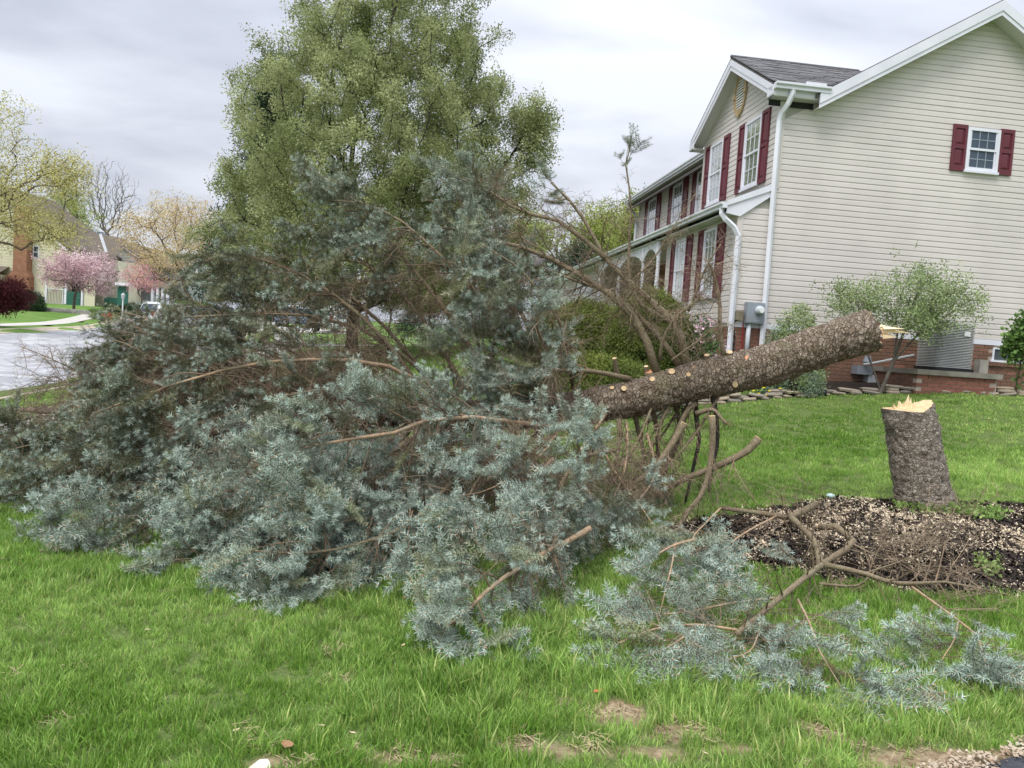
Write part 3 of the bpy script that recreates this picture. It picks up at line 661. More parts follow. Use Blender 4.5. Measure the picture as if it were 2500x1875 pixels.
window(FRONT, 2.50, 3.22, 4.84, 6.13, .14, back='lace', shut=.30)
window(FRONT, .87, 1.52, 2.70, 4.02, .75, back='curtain', shut=.35)
window(FRONT, 2.58, 3.22, 2.70, 4.02, .75, back='curtain', shut=.34)
for c in (6.05, 8.0, 10.4): window(FRONT, c - .42, c + .42, 5.1, 6.33, -.75, back='lace', shut=.38)
# oval vent in the gable
vt = MB(); cz, ct, ra, rb = 6.83, 1.84, .20, .31; o = .157
for k in range(28):
    a0, a1 = 2 * math.pi * k / 28, 2 * math.pi * (k + 1) / 28
    for (q, ww, h) in ((1.0, .05, .022), (1.22, .05, .035)):
        P = [(ct + ra * q * math.cos(a), o, cz + (rb * q if q == 1 else rb + .065) * math.sin(a)) for a in (a0, a1)]
        Q = [(ct + (ra * q + ww) * math.cos(a), o, cz + ((rb * q if q == 1 else rb + .065) + ww) * math.sin(a)) for a in (a1, a0)]
        vt.prism(P + Q, (0, h, 0), FRONT)
for (a, b, c, d) in ((-.035, .035, rb + .0, rb + .15), (-.035, .035, -rb - .14, -rb), (ra, ra + .12, -.045, .045), (-ra - .12, -ra, -.045, .045)): vt.box(ct + a, ct + b, o, o + .05, cz + c, cz + d, FRONT)
vo = vt.build('gable_vent', MT['vent'], house)
for k in range(11):
    zz = cz - rb + .03 + k * .054; hw = ra * math.sqrt(max(0, 1 - ((zz - cz + .012) / rb) ** 2))
    MB().box(ct - hw, ct + hw, o + .003, o + .018, zz, zz + .026, FRONT).build('louver', MT['louver'], vo)
MB().prism([(ct + ra * math.cos(a), o - .002, cz + rb * math.sin(a)) for a in np.linspace(0, 2 * math.pi, 24, endpoint=False)], (0, .004, 0), FRONT).build('vent_back', MT['darkgap'], vo)

# brick foundation: every brick that the side wall shows is a part
bk = MB().box(-.0975, .0975, -.012, .008, -.0285, .0285).mesh('brick'); bk.materials.append(MT['brickbrown'])
bk2 = MB().box(-.0975, .0975, -.012, .008, -.0285, .0285).mesh('brick'); bk2.materials.append(MT['brick'])
bk3 = MB().box(-.0975, .0975, -.012, .008, -.0285, .0285).mesh('brick'); bk3.materials.append(MT['brickred'])
MB().box(-.73, BACK_S, -.12, -.001, .7, EZ, SIDE).build('foundation', MT['mortar'], house)
MB().box(0.02, 3.9, .60, .729, .7, EZ, FRONT).build('foundation', MT['mortar'], house)
CZ = .0677; rest = MB(); count = 0
def brick_obj(parent, mesh, P, rz, po):
    o = link('brick', mesh, None, parent); o.location = Vector(P) - Vector(po); o.rotation_euler = (0, 0, rz)
for row in range(15):
    zc = EZ - .033 - row * CZ
    if zc < .95: break
    for k in range(-1, 30):
        s = -.63 + k * .2065 + (row % 2) * .103
        if s < -.72 or s > 5.4: continue
        if 4.36 < s < 5.05 and 1.80 < zc < 2.1: continue
        if zc > 1.1 and s > .9 and s < 5.0 and count < 225: brick_obj(house, bk if rng.random() < .85 else bk2, hp(s, -.0, zc), th, HO); count += 1
        elif s < .35 and zc > 1.5: brick_obj(house, bk2, hp(s, -.0, zc), th, HO); count += 1
        else: rest.box(s - .0975, s + .0975, -.004, .012, zc - .0285, zc + .0285, SIDE)
rest.build('brick', MT['brickbrown'], house, kind='stuff')
rest = MB()
for row in range(13):
    zc = EZ - .033 - row * CZ
    for k in range(19):
        t = .12 + k * .2065 + (row % 2) * .103
        if t > 3.8: continue
        rest.box(t - .0975, t + .0975, .729, .742, zc - .0285, zc + .0285, FRONT)
rest.build('brick', MT['brick'], house, kind='stuff')
# basement window
bw = MB()
for e in ((4.40, 4.43, 1.84, 2.08), (4.97, 5.0, 1.84, 2.08), (4.43, 4.97, 2.05, 2.08)): bw.box(e[0], e[1], .0, .03, e[2], e[3], SIDE)
bwo = bw.build('basement_window', MT['trim'], house)
MB().box(4.43, 4.97, .001, .01, 1.86, 2.05, SIDE).build('pane', MT['darkroom'], bwo); MB().box(4.36, 5.02, 0, .05, 1.81, 1.845, SIDE).build('sill', MT['trim'], bwo)
for k in range(9): MB().box(4.33 + k * .077, 4.40 + k * .077, .0, .05, 1.735, 1.80, SIDE).build('brick', MT['brickbrown'], bwo)
# porch: posts, arched valance, brick back wall, railing-high floor
for t in (4.05, 5.25, 7.55, 9.85):
    P = MB(); P.lathe([(.06, 0), (.06, .25), (.045, .3), (.055, .9), (.042, 1.5), (.05, 1.75), (.065, 1.8), (.065, 2.05)], hp(-.92, t, 2.05), sides=10); P.build('porch_post', MT['trim'], house)
for t0, t1 in ((4.1, 5.2), (5.3, 7.5), (7.6, 9.8)):
    pts = [(t0, .92, 4.13)] + [(t0 + (t1 - t0) * u, .92, 3.72 + .26 * math.sin(math.pi * u) ** .7) for u in np.linspace(0, 1, 14)] + [(t1, .92, 4.13)]
    MB().prism(pts, (0, .03, 0), FRONT).build('valance', MT['trim'], house)
MB().box(3.9, 10, -.80, -.74, 2.0, 4.2, FRONT).build('porch_wall', MT['brickfar'], house)
MB().box(9.92, 9.97, -.75, .74, 1.5, 4.2, FRONT).build('garage_side_wall', MT['siding'], house)
MB().box(3.85, 3.9, -.75, .74, 2.0, 4.2, FRONT).build('porch_side_wall', MT['siding'], house)
MB().box(3.9, 10, -.74, 1.0, 1.7, 2.02, FRONT).build('porch_floor', MT['concrete'], house)
d_ = MB().box(6.9, 7.9, -.74, -.70, 2.02, 4.05, FRONT).build('front_door', MT['maroon'], house); MB().box(7.82, 7.86, -.70, -.65, 2.9, 3.0, FRONT).build('handle', MT['chrome'], d_)
window(FRONT, 4.7, 5.6, 2.7, 3.95, -.74, back='dark', shut=.1, shl=False, shr=False)
gd = MB().box(11.5, 14.5, .752, .775, 1.55, 3.75, FRONT).build('garage_door', MT['trim'], house)
for r in range(4):
    for c in range(4): MB().box(11.58 + c * .73, 12.23 + c * .73, .775, .785, 1.62 + r * .54, 2.08 + r * .54, FRONT).build('door_panel', MT['trim'], gd)
# utilities at the corner
mbx = thing('meter_box', 'grey electric meter box with a round glass meter, fixed on the siding beside the downspout', 'meter', hp(-.45, -.05, 2.28))
b_ = MB().box(-.52, -.19, .018, .14, 2.20, 2.57, SIDE).build('box', MT['metal'], mbx)
MB().box(-.51, -.20, .14, .146, 2.22, 2.55, SIDE).build('cover', MT['metal'], mbx)
m_ = MB().lathe([(.085, 0), (.085, .03), (.07, .035), (.07, .09), (.055, .105), (.0, .11)], hp(-.29, -.146, 2.43), -HB, 20).build('meter', MT['pvc'], mbx, smooth=True)
MB().lathe([(.045, 0), (.045, .004)], hp(-.29, -.257, 2.43), -HB, 16).build('dial', MT['white'], m_)
MB().tube([hp(-.43, -.07, 2.2), hp(-.43, -.07, 1.5)], .04, 10).build('conduit', MT['pvc'], mbx, smooth=True)
tb = MB().box(-.70, -.55, .018, .09, 2.24, 2.40, SIDE).build('utility_box', MT['rust']); tag(tb, 'small weathered brown box on the siding left of the grey meter box', 'utility box')
cb = MB().tube([hp(-.66, -.05, 2.24), hp(-.72, -.06, 2.16), hp(-.70, -.06, 2.05), hp(-.66, -.03, 2.0), hp(-.655, -.03, 1.6), hp(-.65, -.03, 1.3)], .011, 5).build('cable', MT['black']); tag(cb, 'thin black cable running down the brick below the brown box', 'cable')
rc = MB().tube([hp(-.52, -.03, 2.2), hp(-.51, -.03, 1.8), hp(-.50, -.03, 1.4)], .012, 5).build('pipe', MT['red']); tag(rc, 'thin dark red pipe on the brick beside the meter conduit', 'pipe')
# HVAC on its brick platform
plat = thing('brick_platform', 'low brick platform with a concrete cap under the air conditioner', 'platform', hp(2.9, -.8, .9))
def pbox(s0, s1, t0, t1, z0, z1, n, m, par): return MB().box(s0, s1, t0, t1, z0, z1, HS).build(n, m, par)
pbox(2.06, 3.52, -1.28, -.02, .8, 1.50, 'core', MT['mortar'], plat)
pbox(2.02, 3.58, -1.34, -.02, 1.50, 1.585, 'cap_slab', MT['slab'], plat)
pbox(3.36, 3.52, -1.05, -.9, 1.585, 1.82, 'upright_slab', MT['concrete'], plat)
k = 0
for row in range(8):
    zc = 1.46 - row * CZ
    for q in range(8):
        s = 2.15 + q * .2065 + (row % 2) * .103
        if s > 3.44: continue
        brick_obj(plat, bk3, hp(s, -1.28, zc), th, absloc(plat)); k += 1
    for q in range(6):
        t = -1.18 + q * .2065 + (row % 2) * .1
        brick_obj(plat, bk, hp(2.06, t, zc), th - math.pi / 2, absloc(plat))
hv = thing('air_conditioner', 'tall grey air conditioner with horizontal louvers standing on the brick platform', 'air conditioner', hp(2.85, -.75, 1.585))
def rounded(s0, s1, t0, t1, r, z, n=5):
    P = []
    for (cx, cy, a0) in ((s1 - r, t1 - r, 0), (s0 + r, t1 - r, 90), (s0 + r, t0 + r, 180), (s1 - r, t0 + r, 270)):
        for q in range(n + 1): a = math.radians(a0 + 90 * q / n); P.append((cx + r * math.cos(a), cy + r * math.sin(a), z))
    return P
hs0, hs1, ht0, ht1 = 2.56, 3.34, -.98, -.38
MB().prism(rounded(hs0 + .03, hs1 - .03, ht0 + .03, ht1 - .03, .12, 1.60), (0, 0, .80), HS).build('coil', MT['darkgap'], hv)
MB().prism(rounded(hs0 - .02, hs1 + .02, ht0 - .02, ht1 + .02, .14, 1.587), (0, 0, .05), HS).build('base_pan', MT['black'], hv)
MB().prism(rounded(hs0, hs1, ht0, ht1, .14, 2.385), (0, 0, .045), HS).build('top_cover', MT['hvac'], hv)
for q in range(27):
    zz = 1.645 + q * .0275; A_ = rounded(hs0 - .002, hs1 + .002, ht0 - .002, ht1 + .002, .14, zz); B_ = rounded(hs0 + .018, hs1 - .018, ht0 + .018, ht1 - .018, .13, zz + .019); n = len(A_)
    V = HO + np.array(A_ + B_) @ np.array(HS[1]); MB().add(V, [(i, (i + 1) % n, n + (i + 1) % n, n + i) for i in range(n)]).build('louver', MT['hvac'], hv)
pbox(3.06, 3.17, ht0 - .012, ht0 - .008, 2.20, 2.28, 'label_plate', MT['white'], hv)
lp = MB().tube([hp(2.5, -.5, 1.83), hp(1.7, -.45, 1.62), hp(1.62, -.4, 1.6)], .018, 6).build('conduit_pipe', MT['pvc']); tag(lp, 'slanting grey conduit between the air conditioner and the brick wall', 'pipe')
eb = thing('electric_box', 'grey electrical boxes low on the brick wall left of the air conditioner', 'electric box', hp(1.8, -.1, 1.2))
pbox(1.62, 1.92, -.22, -.02, 1.42, 1.58, 'upper_box', MT['metal'], eb); pbox(1.86, 2.02, -.2, -.02, 1.22, 1.42, 'lower_box', MT['pvc'], eb); MB().lathe([(.06, 0), (.08, .05), (.05, .16)], hp(1.78, -.25, 1.6), sides=10).build('valve', MT['metal'], eb)
bp = MB().tube([hp(3.42, -.35, 1.9), hp(3.6, -.2, 1.97), hp(3.72, -.1, 1.99)], .035, 8).build('hose', MT['black']); tag(bp, 'short black insulated hose between the air conditioner and the brick', 'hose')

# ------------------------------------------------------------------ small plant meshes that get scattered
def needle_spray(seed, length=.20, nside=6, nl=.029, star=16, flat=1.):
    """a spruce twig with side shoots that end in starry tufts, every needle a blade; attribute age: 0 old, 1 new growth"""
    r = np.random.default_rng(seed); mb = MB(); V = []; A = []; stems = []
    main = np.array([[length * u, .012 * math.sin(u * 2.5 + seed), -.025 * u * u * (seed % 3)] for u in np.linspace(0, 1, 5)])
    stems.append((main, .0022))
    for i in range(nside):
        u = .15 + .75 * i / nside + r.uniform(-.04, .04); sd_ = 1 if i % 2 else -1
        p = np.array([np.interp(u, np.linspace(0, 1, 5), main[:, k]) for k in range(3)])
        L = length * r.uniform(.30, .50) * (1.2 - u * .5); an = r.uniform(.75, 1.15) * sd_; up = r.uniform(-.5, .6) * flat
        d = np.array([math.cos(an), math.sin(an), up]); d /= np.linalg.norm(d)
        q = np.array([p + d * L * v + np.array([.35 * L * v * v, 0, .1 * L * v * v]) for v in np.linspace(0, 1, 4)]); stems.append((q, .0016))
    for P, rad in stems:
        seg = np.linalg.norm(np.diff(P, axis=0), axis=1).sum(); n = int(seg / .0031); tip = star
        us = np.concatenate([np.linspace(.05, .97, n), np.linspace(.93, 1, tip)]); istip = np.arange(n + tip) >= n; k = len(P) - 1; n = n + tip
        f = us * k; i0 = np.clip(f.astype(int), 0, k - 1); fr = (f - i0)[:, None]
        C = P[i0] * (1 - fr) + P[i0 + 1] * fr; T = P[i0 + 1] - P[i0]; T /= np.linalg.norm(T, axis=1, keepdims=True)
        ph = np.arange(n) * 2.4 + r.uniform(0, 6); a = np.cross(T, [0, 0, 1.]); a /= np.linalg.norm(a, axis=1, keepdims=True) + 1e-9; b = np.cross(a, T)
        rad_ = a * np.cos(ph)[:, None] + b * (np.sin(ph)[:, None] + .12); fwd = np.where(istip, r.uniform(.2, 2.2, n), .5)
        D = rad_ + T * fwd[:, None]; D /= np.linalg.norm(D, axis=1, keepdims=True)
        ln = nl * r.uniform(.8, 1.15, n); w = np.cross(D, r.normal(size=(n, 3))); w /= np.linalg.norm(w, axis=1, keepdims=True)
        w *= .0019
        V.append(np.stack([C - w * .8, C + w * .8, C + D * ln[:, None] * .55 + w, C + D * ln[:, None] + w * .2], 1).reshape(-1, 3) if False else np.stack([C - w, C + w, C + D * ln[:, None] + w * .3, C + D * ln[:, None] - w * .3], 1).reshape(-1, 3))
        A.append(np.repeat(np.where(istip, 1.0, .02 + .62 * us ** 3) + r.uniform(-.15, .15, n), 4))
    V = np.vstack(V); mb.add(V, np.arange(len(V)).reshape(-1, 4)); A = np.concatenate(A)
    nst = mb.n
    for P, rad in stems: mb.tube(P, rad, 3, False)
    nf = sum(len(q) for q in mb.f)
    for P, rad in stems: d = P[-1] - P[-2]; d /= np.linalg.norm(d); mb.tube([P[-1], P[-1] + d * .006, P[-1] + d * .013], [.0028, .0036, .0012], 4, False)
    me = mb.mesh('needle_spray'); me.materials.clear()
    at = me.attributes.new('age', 'FLOAT', 'POINT'); vals = np.zeros(len(me.vertices)); vals[:nst] = A[:nst]; at.data.foreach_set('value', vals)
    mi = np.zeros(len(me.polygons), int); mi[nst // 4:] = 1; mi[nf:] = 2
    return me, mi
def needle_material(name, old, new, yellow):
    m = bpy.data.materials.new(name); m.use_nodes = True; nd = m.node_tree.nodes; lk = m.node_tree.links.new; p = nd['Principled BSDF']; p.inputs['Roughness'].default_value = .55; p.inputs['Specular IOR Level'].default_value = .35
    a = nd.new('ShaderNodeAttribute'); a.attribute_name = 'age'; t = nd.new('ShaderNodeAttribute'); t.attribute_type = 'INSTANCER'; t.attribute_name = 'tone'; oi = nd.new('ShaderNodeObjectInfo')
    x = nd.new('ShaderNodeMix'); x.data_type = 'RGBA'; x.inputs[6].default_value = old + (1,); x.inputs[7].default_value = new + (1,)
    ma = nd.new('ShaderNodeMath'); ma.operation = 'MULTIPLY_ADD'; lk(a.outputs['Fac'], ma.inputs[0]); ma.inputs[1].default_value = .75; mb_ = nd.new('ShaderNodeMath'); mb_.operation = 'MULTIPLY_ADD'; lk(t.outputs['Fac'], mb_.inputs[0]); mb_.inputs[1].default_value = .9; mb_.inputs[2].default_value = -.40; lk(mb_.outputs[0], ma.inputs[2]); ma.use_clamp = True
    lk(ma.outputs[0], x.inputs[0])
    y = nd.new('ShaderNodeMix'); y.data_type = 'RGBA'; y.inputs[7].default_value = yellow + (1,); mr = nd.new('ShaderNodeMapRange'); mr.inputs[1].default_value = .78; mr.inputs[2].default_value = 1; mr.inputs[4].default_value = .75; lk(oi.outputs['Random'], mr.inputs[0]); lk(mr.outputs[0], y.inputs[0]); lk(x.outputs[2], y.inputs[6])
    lk(y.outputs[2], p.inputs['Base Color']); return m
NEED = needle_material('spruce_needles', (.080, .094, .040), (.49, .61, .53), (.30, .31, .14))
sp_src = []
for sdd in range(7):
    me, mi = needle_spray(sdd, length=(.20, .16, .24, .18, .14, .30, .26)[sdd], nside=(6, 5, 8, 4, 4, 10, 8)[sdd], star=(14, 16, 8, 14, 16, 3, 3)[sdd], flat=(1, 1, .6, 1, 1, .15, .25)[sdd])
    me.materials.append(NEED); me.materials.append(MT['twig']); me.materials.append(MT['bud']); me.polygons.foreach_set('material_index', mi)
    sp_src.append(bpy.data.objects.new('needle_spray', me))
scatter_group('spray', sp_src)
def bare_spray(seed):
    r = np.random.default_rng(seed + 50); mb = MB(); L = .30
    def crv(p, d, L, n=5, g=-.5):
        P = [p]; d = np.array(d, float)
        for _ in range(n - 1): d = d + np.array([r.normal(0, .12), r.normal(0, .12), g * L / n * 3]); d /= np.linalg.norm(d); P.append(P[-1] + d * L / (n - 1))
        return np.array(P)
    m0 = crv(np.zeros(3), (1, 0, r.uniform(-.1, .4)), L, 6, r.uniform(-1, .3)); mb.tube(m0, np.linspace(.0028, .0011, 6), 3, False)
    for i in range(7):
        k = 1 + i * 4 // 7; p = m0[k] + (m0[k + 1] - m0[k]) * r.random(); an = r.uniform(.6, 1.2) * (1 if i % 2 else -1)
        q = crv(p, (math.cos(an), math.sin(an), r.uniform(-.5, .4)), r.uniform(.07, .18), 4, r.uniform(-1.5, .5)); mb.tube(q, np.linspace(.0017, .0008, 4), 3, False)
        if r.random() < .6:
            q2 = crv(q[2], (math.cos(an + .8), math.sin(an + .8), r.uniform(-.5, .3)), .06, 3); mb.tube(q2, np.linspace(.0012, .0007, 3), 3, False)
    return mb
scatter_group('bare', [src('bare_spray', bare_spray(i), MT['deadtwig']) for i in range(5)])

def leaf_clump(seed, n, R, ll, lw, flat=.0, spread=1.):
    r = np.random.default_rng(seed + 99); c = r.normal(size=(n, 3)) * R * .5; c[:, 2] *= .8
    d = c / (np.linalg.norm(c, axis=1, keepdims=True) + 1e-6) + r.normal(size=(n, 3)) * .7 * spread + np.array([0, 0, .3]); d /= np.linalg.norm(d, axis=1, keepdims=True)
    w = np.cross(d, r.normal(size=(n, 3))); w /= np.linalg.norm(w, axis=1, keepdims=True); nn = np.cross(d, w)
    L = ll * r.uniform(.7, 1.2, n)[:, None]; W = lw * .5
    V = np.stack([c, c + d * L * .5 + w * W + nn * W * .3, c + d * L, c + d * L * .5 - w * W + nn * W * .3], 1).reshape(-1, 3)
    i = np.arange(n) * 4
    return MB().add(V, np.concatenate([np.stack([i, i + 1, i + 2], 1), np.stack([i, i + 2, i + 3], 1)]))
def leafgroup(key, c1, c2, n, R, ll, lw, variants=4, trans=.25, **k):
    m_ = mat(key + '_leaf', c1, c2, tone=True, rough=.6, trans=trans, rndv=.28, spec=.25)
    return scatter_group(key, [src(key, leaf_clump(i * 7 + len(key), n, R, ll, lw, **k), m_) for i in range(variants)])
leafgroup('pear', (.165, .20, .062), (.49, .52, .265), 18, .13, .055, .034, trans=.4)
leafgroup('golden', (.50, .37, .18), (.66, .54, .30), 7, .30, .13, .08)
leafgroup('birch', (.42, .39, .13), (.60, .56, .26), 9, .24, .10, .055)
leafgroup('magnolia', (.55, .32, .38), (.84, .70, .70), 7, .22, .14, .10)
leafgroup('redbud', (.62, .26, .30), (.78, .46, .46), 6, .24, .10, .08)
leafgroup('redmaple', (.065, .012, .018), (.14, .030, .032), 18, .16, .10, .045)
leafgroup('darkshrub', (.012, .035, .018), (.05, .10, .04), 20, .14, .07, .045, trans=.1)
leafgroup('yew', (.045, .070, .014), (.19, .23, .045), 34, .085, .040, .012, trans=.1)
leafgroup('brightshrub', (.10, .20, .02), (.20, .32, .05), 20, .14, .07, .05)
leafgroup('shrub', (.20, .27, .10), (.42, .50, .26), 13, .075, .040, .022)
leafgroup('climber', (.09, .17, .04), (.20, .32, .09), 7, .06, .075, .06)
leafgroup('farleaf', (.22, .27, .06), (.44, .48, .14), 18, .42, .20, .13)
leafgroup('conifer', (.012, .030, .016), (.05, .085, .045), 30, .38, .20, .05, trans=.05)
leafgroup('rhodo', (.04, .085, .03), (.13, .20, .07), 9, .08, .09, .03)
leafgroup('pinkbloom', (.62, .36, .46), (.80, .66, .70), 9, .05, .045, .04)
leafgroup('weed', (.16, .26, .06), (.30, .40, .13), 9, .04, .045, .035)
leafgroup('palefern', (.22, .32, .22), (.35, .43, .32), 30, .07, .035, .008)

# grass clumps
def grass_clump(seed, n, R, h, w, lean=.5):
    r = np.random.default_rng(seed + 300); a = r.uniform(0, 6.28, n); rr = R * np.sqrt(r.random(n)); B = np.stack([rr * np.cos(a), rr * np.sin(a), np.full(n, -.008)], 1)
    az = r.uniform(0, 6.28, n); H = h * r.uniform(.45, 1.15, n); ln = lean * r.uniform(.05, 1, n) * H; o = np.stack([np.cos(az), np.sin(az), np.zeros(n)], 1)
    wd = np.stack([-np.sin(az + r.normal(0, .8, n)), np.cos(az + r.normal(0, .8, n)), np.zeros(n)], 1) * (w * r.uniform(.6, 1.2, n))[:, None] * .5
    m_ = B + o * (ln * .30)[:, None] + np.array([0, 0, 1]) * (H * .58)[:, None]; t_ = B + o * ln[:, None] + np.array([0, 0, 1]) * H[:, None]
    V = np.stack([B - wd, B + wd, m_ + wd * .85, m_ - wd * .85, t_], 1).reshape(-1, 3); i = np.arange(n) * 5
    mb = MB(); mb.add(V, np.stack([i, i + 1, i + 2, i + 3], 1)); mb.f.append(np.stack([i + 3, i + 2, i + 4], 1)); return mb
gmat1 = mat('grass_blade', (.150, .295, .040), (.39, .57, .16), tone=True, rough=.5, trans=.35, rndv=.22, spec=.3)
_nd = gmat1.node_tree.nodes; _lk = gmat1.node_tree.links.new; _at = _nd.new('ShaderNodeAttribute'); _at.attribute_name = 'blade'; _rp = _nd.new('ShaderNodeValToRGB')
_e = _rp.color_ramp.elements; _e[0].position = 0; _e[0].color = (.55, .62, .60, 1); _e[1].position = .85; _e[1].color = (1.25, 1.2, 1.1, 1); _q = _rp.color_ramp.elements.new(.96); _q.color = (1.7, 1.15, 1.8, 1)
_mm = _nd.new('ShaderNodeMix'); _mm.data_type = 'RGBA'; _mm.blend_type = 'MULTIPLY'; _mm.inputs[0].default_value = 1; _lk(_at.outputs['Fac'], _rp.inputs[0]); _pb = _nd['Principled BSDF']; _src = _pb.inputs['Base Color'].links[0].from_socket
_lk(_src, _mm.inputs[6]); _lk(_rp.outputs[0], _mm.inputs[7])
for _l in list(_src.links):
    if _l.to_node != _mm: _lk(_mm.outputs[2], _l.to_socket)
def blades(name, mb, n):
    me = mb.mesh(name); a = me.attributes.new('blade', 'FLOAT', 'POINT'); a.data.foreach_set('value', np.repeat(np.random.default_rng(n + len(name)).random(n), 5)); return me
strawm = mat('straw', (.44, .36, .21), (.28, .22, .13), rnd=True, rough=.9)
scatter_group('grass', [src('grass_clump', blades('grass_clump', grass_clump(i, 36, .05, .056, .0046, .9), 36), gmat1) for i in range(6)])
scatter_group('tallgrass', [src('tall_grass', blades('tall_grass', grass_clump(i + 20, 34, .05, .12, .0062, .8), 34), gmat1) for i in range(5)])
scatter_group('fargrass', [src('far_grass', blades('far_grass', grass_clump(i + 40, 26, .10, .05, .010, .6), 26), gmat1) for i in range(4)])
def flat_bits(seed, n, R, l, w):
    r = np.random.default_rng(seed + 700); a = r.uniform(0, 6.28, n); rr = R * np.sqrt(r.random(n)); B = np.stack([rr * np.cos(a), rr * np.sin(a), r.uniform(0, .012, n)], 1); az = r.uniform(0, 6.28, n)
    d = np.stack([np.cos(az), np.sin(az), r.normal(0, .3, n)], 1) * (l * r.uniform(.4, 1.2, n))[:, None] * .5; q = np.stack([-np.sin(az), np.cos(az), r.normal(0, .5, n)], 1) * (w * r.uniform(.5, 1.2, n))[:, None] * .5
    V = np.stack([B - d - q, B + d - q, B + d * .8 + q, B - d * .9 + q], 1).reshape(-1, 3); return MB().add(V, np.arange(4 * n).reshape(-1, 4))
scatter_group('straw', [src('straw', flat_bits(i, 26, .07, .07, .0035), strawm) for i in range(4)])
scatter_group('bark', [src('bark_chip', flat_bits(i + 9, 16, .05, .035, .014), mat('bark_chip_%d' % i, (.022, .017, .014), (.055, .042, .035), rnd=True, rough=.95)) for i in range(4)])
scatter_group('woodchip', [src('wood_chip', flat_bits(i + 19, 12, .05, .014, .007), mat('wood_chip_%d' % i, (.82, .69, .50), (.52, .42, .30), rnd=True, rough=.9)) for i in range(4)])
scatter_group('gravel', [src('gravel_bit', flat_bits(i + 29, 12, .05, .022, .016), mat('gravel_%d' % i, (.30, .20, .13), (.50, .43, .33), rnd=True, rough=.9)) for i in range(4)])

# ------------------------------------------------------------------ trees grown towards a cloud of crown points
def grow_tree(base, targets, bf=.35, trunk=None, r_tip=.006, expo=2.3, rmin=0., jit=.0):
    """greedy minimum spanning tree with a path-length penalty"""
    nodes = [np.array(base, float)] if trunk is None else [np.array(p, float) for p in trunk]
    par = [-1] + list(range(len(nodes) - 1)); pl = [0.]
    for i in range(1, len(nodes)): pl.append(pl[-1] + np.linalg.norm(nodes[i] - nodes[i - 1]))
    n0 = len(nodes); T = np.asarray(targets, float); n = len(T)
    Nn = np.array(nodes); best = np.full(n, 1e9); bp = np.zeros(n, int); bd = np.zeros(n)
    def relax(i):
        d = np.linalg.norm(T - nodes[i], axis=1); c = d + bf * (pl[i] + d); mk = c < best; best[mk] = c[mk]; bp[mk] = i; bd[mk] = d[mk]
    for i in range(max(0, n0 - 6) if n0 > 6 else 0, n0): relax(i)
    alive = np.ones(n, bool)
    for _ in range(n):
        j = int(np.argmin(np.where(alive, best, 1e12))); alive[j] = False; p = bp[j]; a = nodes[p]; b = T[j]; d = bd[j]
        k = min(3, int(d / .6)); prev = p
        for q in range(1, k + 1):
            mpt = a + (b - a) * q / (k + 1) + rng.normal(size=3) * d * .03; nodes.append(mpt); par.append(prev); pl.append(pl[prev] + np.linalg.norm(mpt - nodes[prev])); prev = len(nodes) - 1; relax(prev)
        nodes.append(b); par.append(prev); pl.append(pl[p] + d); relax(len(nodes) - 1)
    P = np.array(nodes); par = np.array(par); m_ = len(P); area = np.full(m_, 0.); ch = [[] for _ in range(m_)]
    for i in range(1, m_): ch[par[i]].append(i)
    order = np.argsort(-np.array(pl))
    for i in order:
        if not ch[i]: area[i] = r_tip ** expo
        if par[i] >= 0: area[par[i]] += area[i]
    R = area ** (1 / expo)
    return P, par, R, ch
def tree_mesh(P, par, R, ch, sides=5, minr=0.):
    mb = MB(); starts = [(0, -1)]
    while starts:
        i, frm = starts.pop(); chain = [i] if frm < 0 else [frm, i]; rr = [R[i]] if frm < 0 else [min(R[frm], R[i] * 1.15), R[i]]
        while ch[i]:
            c = sorted(ch[i], key=lambda q: -R[q]); 
            for q in c[1:]: starts.append((q, i))
            i = c[0]; chain.append(i); rr.append(R[i])
        if len(chain) > 1 and rr[0] >= minr:
            rr[-1] *= .6; mb.tube(P[chain], rr, sides if rr[0] > .03 else 4 if rr[0] > .012 else 3, False)
    return mb
def envelope(n, c, rx, ry, rz, shell=.55, top=1., seedv=0, bot=.0):
    """points in an egg-shaped crown, denser towards its skin; uneven outline"""
    out = []
    while len(out) < n:
        v = rng.normal(size=3); v /= np.linalg.norm(v); q = shell + (1 - shell) * rng.random() if rng.random() < .75 else rng.random() ** .5
        bump_ = .84 + .32 * vnoise(np.array([v[0] * 3 + 7]), np.array([v[1] * 2.2 + v[2] * 3.1]), 1., seedv + 4)[0]
        p = v * q * bump_
        if p[2] < 0: p[:2] *= 1 + bot * p[2]
        elif top < 1: p[:2] *= 1 - (1 - top) * p[2]
        out.append((c[0] + p[0] * rx, c[1] + p[1] * ry, c[2] + p[2] * rz))
    return np.array(out)
def leaves(name, key, P, R, rmax, n, sig, scale, parent, seedv=0, label=None):
    pts = P[(R < rmax)]
    if len(pts) == 0: return
    k = rng.integers(0, len(pts), n); Q = pts[k] + rng.normal(size=(n, 3)) * sig
    tone = np.clip(.5 + .8 * (vnoise(Q[:, 0] + Q[:, 1] * .6, Q[:, 2], 1.0 / max(.3, sig * 3), seedv) - .5) + rng.normal(0, .22, n), 0, 1)
    return scatter(name, key, Q, rng.uniform(0, 6.28, (n, 3)), rng.uniform(.7, 1.3, n) * scale, tone, parent, label=label)
